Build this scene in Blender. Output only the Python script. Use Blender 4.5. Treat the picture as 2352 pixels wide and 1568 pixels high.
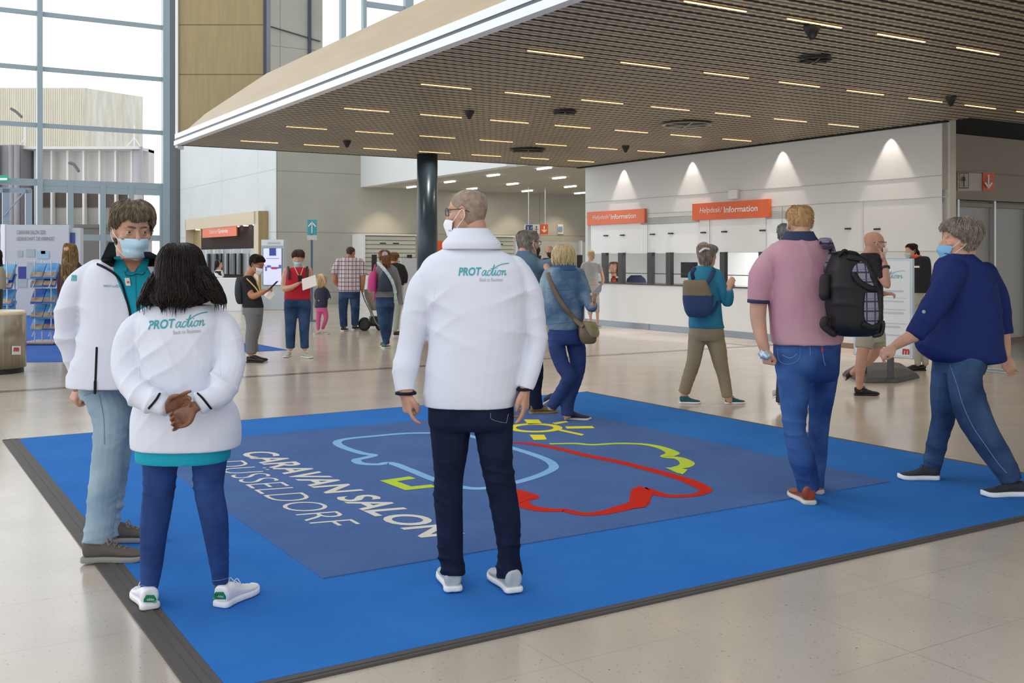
import bpy, bmesh, math, random
import numpy as np
from mathutils import Vector, Matrix
from mathutils.bvhtree import BVHTree
for o in list(bpy.data.objects): bpy.data.objects.remove(o)
C = bpy.context.scene.collection
S = bpy.context.scene
random.seed(7); RNG = np.random.default_rng(7)

# ---------------------------------------------------------------- camera
# photograph frame 2352 x 1568; level camera 1.51 m up, lens shifted down
F, CX, HZ, CZ = 2395.0, 1176.0, 593.0, 1.51
cam = bpy.data.cameras.new('camera'); co = bpy.data.objects.new('camera', cam); C.objects.link(co)
co.location = (0, 0, CZ); co.rotation_euler = (math.pi/2, 0, 0)
cam.sensor_width = 36; cam.lens = F/2352*36; cam.shift_y = -(784-HZ)/2352
cam.clip_start = .05; cam.clip_end = 500
S.camera = co
# ---------------------------------------------------------------- world, sun, exposure
wd = bpy.data.worlds.new('sky'); S.world = wd; wd.use_nodes = True
nt = wd.node_tree; nt.nodes.clear()
wo = nt.nodes.new('ShaderNodeOutputWorld'); bg = nt.nodes.new('ShaderNodeBackground')
tc = nt.nodes.new('ShaderNodeTexCoord'); sx = nt.nodes.new('ShaderNodeSeparateXYZ'); rp = nt.nodes.new('ShaderNodeValToRGB')
nt.links.new(tc.outputs['Generated'], sx.inputs[0]); nt.links.new(sx.outputs['Z'], rp.inputs[0])
rp.color_ramp.elements[0].position = 0.0; rp.color_ramp.elements[0].color = (.97, .985, 1, 1)
rp.color_ramp.elements[1].position = 0.75; rp.color_ramp.elements[1].color = (.54, .57, .60, 1)
nt.links.new(rp.outputs[0], bg.inputs[0])
mr = nt.nodes.new('ShaderNodeMapRange'); mr.inputs[1].default_value = -1; mr.inputs[2].default_value = 1; mr.inputs[3].default_value = 2.25; mr.inputs[4].default_value = 1.05   # sky made brighter to the left so light falls from that side
nt.links.new(sx.outputs['X'], mr.inputs[0]); nt.links.new(mr.outputs[0], bg.inputs[1])
nt.links.new(bg.outputs[0], wo.inputs[0])
S.view_settings.view_transform = 'Standard'; S.view_settings.look = 'None'
S.view_settings.exposure = 0.0; S.view_settings.gamma = 1.0; S.view_settings.use_curve_mapping = False
S.cycles.use_denoising = True
S.cycles.max_bounces = 8; S.cycles.diffuse_bounces = 4; S.cycles.glossy_bounces = 3; S.cycles.transparent_max_bounces = 12
S.cycles.sample_clamp_indirect = 6

# ---------------------------------------------------------------- frames of reference
UX, UY = .8506, .5258            # hall axis U runs to the right and away, V to the left and away
def UV(u, v, z=0.0): return Vector((u*UX - v*UY, u*UY + v*UX, z))
DU = Vector((UX, UY, 0)); DV = Vector((-UY, UX, 0)); DZ = Vector((0, 0, 1))
def W(px, py, Y): return Vector(((px-CX)/F*Y, Y, CZ+(HZ-py)/F*Y))
def G(px, py, z=0.0):
    Y = F*(CZ-z)/(py-HZ); return Vector(((px-CX)/F*Y, Y, z))
def onU(px, U):
    a = (px-CX)/F; Y = U/(a*UX+UY); return Vector((a*Y, Y, 0))
def onV(px, V):
    a = (px-CX)/F; Y = V/(-a*UY+UX); return Vector((a*Y, Y, 0))
def zat(py, Y): return CZ+(HZ-py)/F*Y
def UVof(p): return (p[0]*UX+p[1]*UY, -p[0]*UY+p[1]*UX)

# ---------------------------------------------------------------- materials
MATS = {}
def srgb(c):
    if isinstance(c, str): c = tuple(int(c[i:i+2], 16)/255 for i in (0, 2, 4))
    return tuple(((x/12.92) if x <= .04045 else ((x+.055)/1.055)**2.4) for x in c)
def mat(name, col, rough=.6, metal=0, var=0.0, vscale=8, bump=0.0, bscale=60, col2=None, emit=0, alpha=1, stretch=(1, 1, 1),
        spec=.5, trans=0, sheen=0, detail=4, contrast=None):
    if name in MATS: return MATS[name]
    m = bpy.data.materials.new(name); m.use_nodes = True; n = m.node_tree; b = n.nodes['Principled BSDF']
    c = srgb(col)
    b.inputs['Base Color'].default_value = (*c, 1); b.inputs['Roughness'].default_value = rough; b.inputs['Metallic'].default_value = metal
    b.inputs['Specular IOR Level'].default_value = spec
    if sheen: b.inputs['Sheen Weight'].default_value = sheen
    if trans: b.inputs['Transmission Weight'].default_value = trans
    if alpha < 1: b.inputs['Alpha'].default_value = alpha
    if emit: b.inputs['Emission Color'].default_value = (*c, 1); b.inputs['Emission Strength'].default_value = emit
    if var or bump or col2:
        t = n.nodes.new('ShaderNodeTexCoord'); mp = n.nodes.new('ShaderNodeMapping'); n.links.new(t.outputs['Object'], mp.inputs[0])
        mp.inputs['Scale'].default_value = stretch
    if var or col2:
        k = n.nodes.new('ShaderNodeTexNoise'); k.inputs['Scale'].default_value = vscale; k.inputs['Detail'].default_value = detail
        n.links.new(mp.outputs[0], k.inputs['Vector'])
        r = n.nodes.new('ShaderNodeValToRGB'); n.links.new(k.outputs['Fac'], r.inputs[0])
        lo, hi = contrast or (.35, .65)
        r.color_ramp.elements[0].position = lo; r.color_ramp.elements[1].position = hi
        c2 = srgb(col2) if col2 else tuple(min(1, x*(1+var)) for x in c); c1 = c if col2 else tuple(x*(1-var) for x in c)
        r.color_ramp.elements[0].color = (*c1, 1); r.color_ramp.elements[1].color = (*c2, 1)
        n.links.new(r.outputs[0], b.inputs['Base Color'])
    if bump:
        k = n.nodes.new('ShaderNodeTexNoise'); k.inputs['Scale'].default_value = bscale; k.inputs['Detail'].default_value = 5
        n.links.new(mp.outputs[0], k.inputs['Vector'])
        bb = n.nodes.new('ShaderNodeBump'); bb.inputs['Strength'].default_value = bump; bb.inputs['Distance'].default_value = .01
        n.links.new(k.outputs['Fac'], bb.inputs['Height']); n.links.new(bb.outputs[0], b.inputs['Normal'])
    MATS[name] = m; return m
def nodes(m): return m.node_tree, m.node_tree.nodes['Principled BSDF']
def mixc(nt_, fac, a, b):
    x = nt_.nodes.new('ShaderNodeMix'); x.data_type = 'RGBA'
    if hasattr(fac, 'is_linked') or hasattr(fac, 'links'): nt_.links.new(fac, x.inputs[0])
    else: x.inputs[0].default_value = fac
    for s_, v in ((x.inputs[6], a), (x.inputs[7], b)):
        if isinstance(v, tuple): s_.default_value = (*v, 1)
        else: nt_.links.new(v, s_)
    return x.outputs[2]
def mth(nt_, op, a, b=None, c=None):
    x = nt_.nodes.new('ShaderNodeMath'); x.operation = op
    for i, v in enumerate((a, b, c)):
        if v is None: continue
        if isinstance(v, (int, float)): x.inputs[i].default_value = v
        else: nt_.links.new(v, x.inputs[i])
    return x.outputs[0]
def objxyz(n):
    t = n.nodes.new('ShaderNodeTexCoord'); s = n.nodes.new('ShaderNodeSeparateXYZ'); n.links.new(t.outputs['Object'], s.inputs[0]); return t.outputs['Object'], s

WHITE = mat('white paint', 'e6e8e8', .5, bump=.02)

# ---------------------------------------------------------------- geometry
class Geo:
    def __init__(s): s.v = []; s.f = []
    def add(s, v, f):
        k = len(s.v); s.v += [tuple(x) for x in v]; s.f += [tuple(i+k for i in q) for q in f]; return s
    def box(s, c, ax, ay, az, hx, hy, hz):
        c = Vector(c); v = [c+ax*(hx*i)+ay*(hy*j)+az*(hz*k) for i in (-1, 1) for j in (-1, 1) for k in (-1, 1)]
        return s.add(v, [(0, 1, 3, 2), (4, 6, 7, 5), (0, 4, 5, 1), (2, 3, 7, 6), (0, 2, 6, 4), (1, 5, 7, 3)])
    def buv(s, u0, u1, v0, v1, z0, z1):
        return s.box(UV((u0+u1)/2, (v0+v1)/2, (z0+z1)/2), DU, DV, DZ, abs(u1-u0)/2, abs(v1-v0)/2, abs(z1-z0)/2)
    def bxyz(s, x0, x1, y0, y1, z0, z1):
        return s.box(((x0+x1)/2, (y0+y1)/2, (z0+z1)/2), Vector((1, 0, 0)), Vector((0, 1, 0)), DZ, abs(x1-x0)/2, abs(y1-y0)/2, abs(z1-z0)/2)
    def rings(s, R, cap=True):
        R = [np.asarray(r) for r in R]; n = len(R[0]); k = len(s.v)
        for r in R: s.v += [tuple(p) for p in r]
        for i in range(len(R)-1):
            for j in range(n):
                a = k+i*n+j; b = k+i*n+(j+1) % n; s.f.append((a, b, b+n, a+n))
        if cap:
            for i, rev in ((0, True), (len(R)-1, False)):
                c = len(s.v); s.v.append(tuple(R[i].mean(0)))
                for j in range(n):
                    a = k+i*n+j; b = k+i*n+(j+1) % n; s.f.append((b, a, c) if rev else (a, b, c))
        return s
    def tube(s, pts, rad, seg=14, step=None, rnd=True, ratio=1.0, smooth=True):
        P = np.array([tuple(p) for p in pts], float); Rr = np.array(rad, float)
        if Rr.ndim == 0: Rr = np.full(len(P), float(Rr))
        if Rr.ndim == 1: Rr = np.stack([Rr, Rr*ratio], 1)
        if smooth and len(P) > 2: P, Rr = cr(P, 5), cr(Rr, 5)
        T = np.gradient(P, axis=0); T /= np.linalg.norm(T, axis=1)[:, None]+1e-12
        a = np.cross(T[0], (0, 1, 0))
        if np.linalg.norm(a) < .3: a = np.cross(T[0], (0, 0, 1))
        a /= np.linalg.norm(a); th = np.linspace(0, 2*math.pi, seg, endpoint=False); out = []
        for i in range(len(P)):
            a = a-T[i]*a.dot(T[i]); a /= np.linalg.norm(a); b = np.cross(a, T[i])
            out.append(P[i]+np.outer(np.cos(th)*Rr[i, 0], a)+np.outer(np.sin(th)*Rr[i, 1], b))
            if rnd and i in ((0,) if rnd == 's' else (0, len(P)-1)):
                e = []
                for q in (.35, .7, .93):
                    sc = math.sqrt(1-q*q); d = T[i]*(Rr[i].mean()*q)*(1 if i else -1)
                    e.append(P[i]+d+(out[-1]-P[i])*sc)
                if i == 0: out = e[::-1]+out
                else: out = out+e
        return s.rings(out)
    def ell(s, c, r, M=None, seg=16, nr=10):
        th = np.linspace(0, 2*math.pi, seg, endpoint=False); out = []
        for k in range(1, nr):
            ph = math.pi*k/nr
            p = np.stack([np.cos(th)*math.sin(ph)*r[0], np.sin(th)*math.sin(ph)*r[1], np.full(seg, -math.cos(ph)*r[2])], 1)
            if M is not None: p = p@np.array(M).T
            out.append(p+np.array(c))
        return s.rings(out)
    def lathe(s, c, prof, seg=32, ax=None, cap=True):
        th = np.linspace(0, 2*math.pi, seg, endpoint=False); A = np.array(DZ if ax is None else ax, float); A /= np.linalg.norm(A)
        x = np.cross(A, (0, 1, 0));  x = np.cross(A, (1, 0, 0)) if np.linalg.norm(x) < .2 else x
        x /= np.linalg.norm(x); y = np.cross(A, x)
        return s.rings([np.array(c)+A*h+np.outer(np.cos(th)*r, x)+np.outer(np.sin(th)*r, y) for r, h in prof], cap)
    def poly(s, pts, thick, nrm=DZ):
        n = len(pts); a = [Vector(p) for p in pts]; b = [p-Vector(nrm)*thick for p in a]
        return s.add(a+b, [tuple(range(n)), tuple(range(2*n-1, n-1, -1))]+[(i, (i+n), (i+1) % n+n, (i+1) % n) for i in range(n)])
def cr(A, k):
    n = len(A); out = []
    for i in range(n-1):
        p0, p1, p2, p3 = A[max(i-1, 0)], A[i], A[i+1], A[min(i+2, n-1)]
        for j in range(k):
            t = j/k; out.append(.5*((2*p1)+(p2-p0)*t+(2*p0-5*p1+4*p2-p3)*t*t+(3*p1-p0-3*p2+p3)*t**3))
    out.append(A[-1]); return np.array(out)
def mesh(name, g):
    m = bpy.data.meshes.new(name); m.from_pydata(g.v, [], g.f); m.update(); return m
def setp(o, parent):
    o.parent = parent
    if parent.type == 'EMPTY': o.matrix_parent_inverse = Matrix.Translation(-parent.location)
def mk(name, g, m, parent=None, smooth=False, bevel=0, label=None):
    me = g if isinstance(g, bpy.types.Mesh) else mesh(name, g)
    o = bpy.data.objects.new(name, me); C.objects.link(o)
    for x in (m if isinstance(m, (list, tuple)) else [m]): me.materials.append(x)
    if smooth: me.polygons.foreach_set('use_smooth', [True]*len(me.polygons))
    if bevel:
        b = o.modifiers.new('bevel', 'BEVEL'); b.width = bevel; b.segments = 2; b.limit_method = 'ANGLE'
    if parent is not None: setp(o, parent)
    if label: o['label'] = label
    return o
def thing(name, label, cat, loc, group=None):
    o = bpy.data.objects.new(name, None); C.objects.link(o); o.location = loc; o.empty_display_size = .2
    o['label'] = label; o['category'] = cat
    if group: o['group'] = group
    return o
def tag(o, label, cat, group=None, kind=None):
    o['label'] = label; o['category'] = cat
    if group: o['group'] = group
    if kind: o['kind'] = kind
    return o
def struct(name, g, m, label=None, bevel=0, smooth=False):
    o = mk(name, g, m, None, smooth, bevel); o['kind'] = 'structure'
    if label: o['label'] = label; o['category'] = name.split('_')[0]
    return o
def remesh(g, vox, it=4, fac=.5, name='m', keepcut=None):
    me = mesh(name, g); bm = bmesh.new(); bm.from_mesh(me); bmesh.ops.recalc_face_normals(bm, faces=bm.faces); bm.to_mesh(me); bm.free()
    o = bpy.data.objects.new('tmp', me); C.objects.link(o)
    r = o.modifiers.new('r', 'REMESH'); r.mode = 'VOXEL'; r.voxel_size = vox; r.use_smooth_shade = True
    if it: s = o.modifiers.new('s', 'SMOOTH'); s.factor = fac; s.iterations = it
    dg = bpy.context.evaluated_depsgraph_get(); dg.update()
    out = bpy.data.meshes.new_from_object(o.evaluated_get(dg)); out.name = name
    bpy.data.objects.remove(o); bpy.data.meshes.remove(me)
    out.materials.clear(); out.polygons.foreach_set('use_smooth', [True]*len(out.polygons)); return out
def getv(me):
    a = np.empty(len(me.vertices)*3, np.float32); me.vertices.foreach_get('co', a); return a.reshape(-1, 3).astype(float)
def setv(me, a): me.vertices.foreach_set('co', a.astype(np.float32).ravel()); me.update()
def getn(me):
    a = np.empty(len(me.vertices)*3, np.float32); me.vertices.foreach_get('normal', a); return a.reshape(-1, 3).astype(float)
def folds(me, amp, size, dirs, hot=None, seed=0, base=.35):
    """soft cloth folds: ridged waves warped by slower waves; hot = [(point, radius, gain)]"""
    r = np.random.default_rng(seed); v = getv(me); n = getn(me)
    def wob(k):
        o = np.zeros(len(v))
        for _ in range(4):
            d = r.normal(size=3); d /= np.linalg.norm(d); o += np.sin(v@d*k*r.uniform(.6, 1.5)+r.uniform(0, 6.28))
        return o/4
    h = np.zeros(len(v))
    for d in dirs:
        d = np.array(d, float); k = 2*math.pi/size*r.uniform(.8, 1.25)
        ph = v@d*k+2.6*wob(2*math.pi/(size*3.2))+r.uniform(0, 6.28)
        h += (1-np.abs(np.sin(ph*.5)))**1.6*np.clip(.5+wob(2*math.pi/(size*4)), 0, 1)
    w = np.full(len(v), base)
    for c, rad, gain in hot or []:
        w += gain*np.exp(-((v-np.array(c))**2).sum(1)/(rad*rad))
    h += .35*wob(2*math.pi/(size*2.2))
    setv(me, v+n*(amp*(h-.4)*w)[:, None]); return me
def bvh(me):
    return BVHTree.FromPolygons([v.co[:] for v in me.vertices], [p.vertices[:] for p in me.polygons])
CAM = Vector((0, 0, CZ))
def proj(B, px, py, off=.003, dflt=None):
    d = (W(px, py, 1)-CAM).normalized(); h = B.ray_cast(CAM, d)
    if h[0] is None:
        return None if dflt is None else CAM+d*dflt
    return h[0]-d*off
def patch(name, B, rows, m, parent, off=.004, n=8, sub=3, dflt=None, smooth=True):
    """cloth or print laid on a surface; rows = (py, px left, px right)"""
    A = cr(np.array(rows, float), sub) if len(rows) > 2 else np.array([np.array(rows[0])*(1-t)+np.array(rows[1])*t for t in np.linspace(0, 1, 5)])
    g = Geo(); nr = len(A); V = []; last = dflt
    for y, a, b in A:
        for i in range(n+1):
            p = proj(B, a+(b-a)*i/n, y, off, last)
            if p is None: p = CAM+(W(a+(b-a)*i/n, y, 1)-CAM).normalized()*(dflt or 5)
            last = (p-CAM).length if p is not None else last; V.append(p)
    g.add(V, [(r*(n+1)+i, (r+1)*(n+1)+i, (r+1)*(n+1)+i+1, r*(n+1)+i+1) for r in range(nr-1) for i in range(n)])
    o = mk(name, g, m, parent, smooth); return o
def strip(name, B, pts, w, m, parent, off=.004, dflt=None, thick=.35, gout=None):
    """narrow raised strip (zip, seam, strap) over a surface; pts in photo pixels, w in metres"""
    P = cr(np.array(pts, float), 6) if len(pts) > 2 else np.linspace(pts[0], pts[1], 8)
    L = []; last = dflt
    for x, y in P:
        p = proj(B, x, y, off, last); 
        if p is None: continue
        last = (p-CAM).length; L.append(p)
    g = gout or Geo(); g.tube(L, [(w/2, w/2*thick)]*len(L), seg=8, smooth=False)
    return mk(name, g, m, parent, True) if gout is None else g
def text2d(s, bold=0.0, shear=0.0, spacing=1.0):
    c = bpy.data.curves.new('t', 'FONT'); c.body = s; c.size = 1; c.offset = bold; c.shear = shear; c.space_character = spacing; c.fill_mode = 'FRONT'; c.resolution_u = 4
    o = bpy.data.objects.new('t', c); C.objects.link(o); dg = bpy.context.evaluated_depsgraph_get(); dg.update()
    me = bpy.data.meshes.new_from_object(o.evaluated_get(dg)); v = getv(me)[:, :2]; f = [tuple(p.vertices) for p in me.polygons]
    bpy.data.objects.remove(o); bpy.data.curves.remove(c); bpy.data.meshes.remove(me)
    v -= v.min(0); return v, f
def text(name, s, o, xd, yd, w, h, m, parent, bold=0, shear=0, lift=.002, label=None):
    v, f = text2d(s, bold, shear); mx = v.max(0); v = v/mx*np.array([w, h])
    n = Vector(xd).cross(Vector(yd)).normalized()*lift
    g = Geo(); g.add([Vector(o)+Vector(xd)*a+Vector(yd)*b+n for a, b in v], f); return mk(name, g, m, parent, label=label)
def ribbon2d(pts, w, k=5):
    P = cr(np.array(pts, float), k) if len(pts) > 2 else np.array(pts, float)
    T = np.gradient(P, axis=0); T /= np.linalg.norm(T, axis=1)[:, None]+1e-9; N = np.stack([-T[:, 1], T[:, 0]], 1)
    ws = np.full(len(P), w/2) if np.isscalar(w) else np.interp(np.linspace(0, 1, len(P)), np.linspace(0, 1, len(w)), w)/2
    v = np.concatenate([P+N*ws[:, None], P-N*ws[:, None]]); n = len(P)
    return v, [(i, i+n, i+1+n, i+1) for i in range(n-1)]
CURS = [[(.38, .42), (.2, .46), (.02, .22), (.08, 0), (.26, .12), (.42, .46), (.36, .1), (.46, 0), (.58, .16)],
        [(.9, .4), (.74, .46), (.58, .22), (.64, 0), (.82, .05), (.96, .22)], [(.96, .22), (1.22, .98), (1.06, .15), (1.14, 0), (1.28, .16)],
        [(.86, .6), (1.2, .62), (1.6, .86), (2.1, 1.02), (2.7, 1.08)],
        [(1.28, .16), (1.42, .46), (1.34, .1), (1.44, 0), (1.56, .14)], [(1.5, .6), (1.54, .66)],
        [(1.92, .43), (1.72, .42), (1.6, .15), (1.72, 0), (1.9, .12), (1.94, .36), (1.86, .43), (2.06, .38)],
        [(2.06, .38), (2.16, .42), (2.08, 0), (2.2, .3), (2.38, .45), (2.4, .2), (2.4, 0), (2.56, .14)]]
def action2d(w=.055):
    V = []; Fc = []
    for s_ in CURS:
        v, f = ribbon2d([(x+.12*y, y) for x, y in s_], w); k = sum(len(a) for a in V); V.append(v); Fc += [tuple(i+k for i in q) for q in f]
    return np.concatenate(V), Fc
def protaction(B, parent, x0, y0, wpx, hpx, slope=0.0, m1=None, m2=None, dflt=None, small=True, wfac=.455, off=.003):
    """printed wordmark over cloth, baseline left corner at (x0, y0) in photo pixels"""
    g = Geo()
    def put(v, f, xo, yo, sx_, sy_):
        L = []
        for a, b in v:
            px = x0+xo+a*sx_; py = y0-yo-b*sy_-slope*(px-x0); p = proj(B, px, py, off, dflt); L.append(p if p is not None else CAM+(W(px, py, 1)-CAM).normalized()*dflt)
        g.add(L, f)
    v, f = text2d('PROT', .02, .18); v /= v.max(0); put(v, f, 0, 0, wpx*wfac, hpx)
    v, f = action2d(.07); put(v, f, wpx*(wfac+.005), 0, wpx*(.98-wfac)/2.75, hpx*1.35)
    mk('printed_wordmark', g, m1, parent)
    if small:
        g2 = Geo(); v, f = text2d('Back to Business'); v /= v.max(0); g, gg = g2, g; 
        L = []
        for a, b in v:
            px = x0+wpx*.42+a*wpx*.46; py = y0+hpx*.72-b*hpx*.42-slope*(px-x0); p = proj(B, px, py, off, dflt); L.append(p if p is not None else CAM+(W(px, py, 1)-CAM).normalized()*dflt)
        g2.add(L, f); mk('printed_tagline', g2, m2, parent)
# ---------------------------------------------------------------- people
HS = np.array([  # z above chin, front, back, half width, exponent
 (-.004, .066, .022, .018), (.004, .078, .004, .030), (.018, .087, -.022, .043), (.038, .090, -.046, .052), (.062, .089, -.064, .059),
 (.088, .088, -.080, .065), (.112, .085, -.090, .070), (.132, .083, -.096, .073), (.152, .087, -.100, .075), (.172, .085, -.101, .076),
 (.192, .074, -.096, .072), (.210, .056, -.082, .062), (.224, .034, -.058, .045), (.232, .012, -.034, .026), (.235, -.006, -.014, .006)])
HT = cr(HS, 4)
def headsurf(th, z, off=0.0):
    """head outline point, th = angle from the face (positive to the head's right)"""
    f, b, w = (np.interp(z, HT[:, 0], HT[:, k]) for k in (1, 2, 3))
    c = math.cos(th); s = math.sin(th); cy = (f+b)/2; d = (f-b)/2; e = 2/2.25
    y = cy+d*math.copysign(abs(c)**e, c); x = w*math.copysign(abs(s)**e, s)
    if c > 0: x *= 1-.10*c
    if off:
        dz = .004; 
        def q(t, zz_):
            f_, b_, w_ = (np.interp(zz_, HT[:, 0], HT[:, k]) for k in (1, 2, 3)); return f_, b_, w_
        f2, b2, w2 = q(th, z+dz); slope = ((f+w-b)/3-(f2+w2-b2)/3)/dz
        nx, ny, nz = s*d/max(w, .02)*w, c*w, max(0, slope)*max(w, .02)
        L = math.sqrt(nx*nx+ny*ny+nz*nz)+1e-9
        x += nx/L*off; y += ny/L*off; z += nz/L*off
    return (x, y, z)
class Head:
    def __init__(s, cx, top, chin, Y, yaw, pitch=0, roll=0, wide=1.0):
        s.c = W(cx, (top+chin)/2, Y); s.s = (chin-top)*Y/F/.235
        a = math.radians(yaw); p = math.radians(pitch); f = Vector((math.cos(a), math.sin(a), 0)); r = f.cross(DZ)
        s.f = f*math.cos(p)-DZ*math.sin(p); s.u = DZ*math.cos(p)+f*math.sin(p); s.r = r
        if roll:
            M = Matrix.Rotation(math.radians(roll), 3, s.f); s.u = M@s.u; s.r = M@s.r
        s.wide = wide
    def T(s, p): return s.c+(s.r*(p[0]*s.wide)+s.f*p[1]+s.u*(p[2]-.1175))*s.s
    def M(s): return np.array([s.r, s.f, s.u]).T
    def geo(s, g, detail=True):
        R = []
        for z in np.linspace(-.004, .234, 34): R.append([s.T(headsurf(t, z)) for t in np.linspace(0, 2*math.pi, 28, endpoint=False)])
        g.rings([np.array(r) for r in R])
        k = s.s; T = s.T
        g.tube([T((0, .078, .140)), T((0, .094, .118)), T((0, .108, .097)), T((0, .098, .089))], [.008*k, .010*k, .0125*k, .009*k], seg=10)
        for q in (-1, 1):
            g.ell(T((q*.011, .095, .091)), (.009*k, .010*k, .008*k), s.M(), 10, 6)
            g.ell(T((q*.030, .073, .150)), (.026*k, .013*k, .009*k), s.M(), 12, 6)
            g.ell(T((q*.031, .0760, .138)), (.0150*k, .0125*k, .0062*k), s.M(), 12, 6); g.ell(T((q*.031, .0750, .121)), (.0145*k, .0115*k, .0045*k), s.M(), 12, 6)
            g.ell(T((q*.046, .058, .103)), (.022*k, .022*k, .018*k), s.M(), 12, 6)
            if detail:
                e = [(q*(.073+.004*math.sin(t)), -.006-.016*math.cos(t)-.004*math.sin(t), .118+.030*math.sin(t)*(1 if math.sin(t) > 0 else .95)) for t in np.linspace(.3, 2*math.pi+.1, 14)]
                e = [(x+q*(.010 if y < -.006 else .002), y, z) for x, y, z in e]
                g.tube([T(p) for p in e], .0052*k, seg=8)
                g.ell(T((q*.075, -.006, .114)), (.007*k, .015*k, .026*k), s.M(), 12, 8)
            else: g.ell(T((q*.077, -.006, .116)), (.009*k, .017*k, .030*k), s.M(), 10, 6)
        g.ell(T((0, .088, .058)), (.022*k, .009*k, .007*k), s.M(), 12, 6); g.ell(T((0, .087, .047)), (.018*k, .009*k, .007*k), s.M(), 12, 6)
def hand(g, w, d, n, side, s=1.0, curl=(.35, .4, .45, .5), thumb=.5, spread=.05):
    """palm, four fingers, thumb; w wrist, d pointing to the fingers, n palm facing, side = +1/-1 picks the thumb side"""
    w = Vector(w); d = Vector(d).normalized(); n = Vector(n); n = (n-d*n.dot(d)).normalized(); t = d.cross(n)*side; tips = []
    P = lambda a, b, c: w+(d*a+t*b+n*c)*s
    R = []
    for a, hw, ht, c in ((-.02, .026, .020, 0), (0, .026, .019, 0), (.02, .031, .019, 0), (.045, .039, .017, .002), (.07, .042, .015, .002), (.088, .041, .012, .001), (.096, .036, .008, 0)):
        R.append([P(a, hw*math.copysign(abs(math.cos(x))**.8, math.cos(x)), c+ht*math.sin(x)) for x in np.linspace(0, 2*math.pi, 16, endpoint=False)])
    g.rings([np.array(r) for r in R])
    for k, (b, L, r) in enumerate(((.030, .074, .0090), (.010, .082, .0092), (-.010, .076, .0088), (-.029, .060, .0078))):
        p = Vector((.084, b, 0)); ang = 0; sp = (1.5-k)*spread; pts = [p.copy()]
        for f, cc in ((.44, 1.0), (.31, 1.25), (.25, .8)):
            ang += curl[k]*cc
            p = p+Vector((math.cos(ang)*math.cos(sp), math.sin(sp), math.sin(ang)))*L*f; pts.append(p.copy())
        W_ = [P(*q) for q in pts]; g.tube(W_, [r*s, r*s*.98, r*s*.92, r*s*.76], seg=10); tips.append(W_[-1])
    q = thumb
    W_ = [P(.018, .020, .004), P(.045, .042, .010+.01*q), P(.072, .050-.012*q, .014+.022*q), P(.094, .050-.030*q, .016+.034*q)]
    g.tube(W_, [.014*s, .0125*s, .0105*s, .0082*s], seg=10); tips.append(W_[-1])
    return tips
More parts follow.
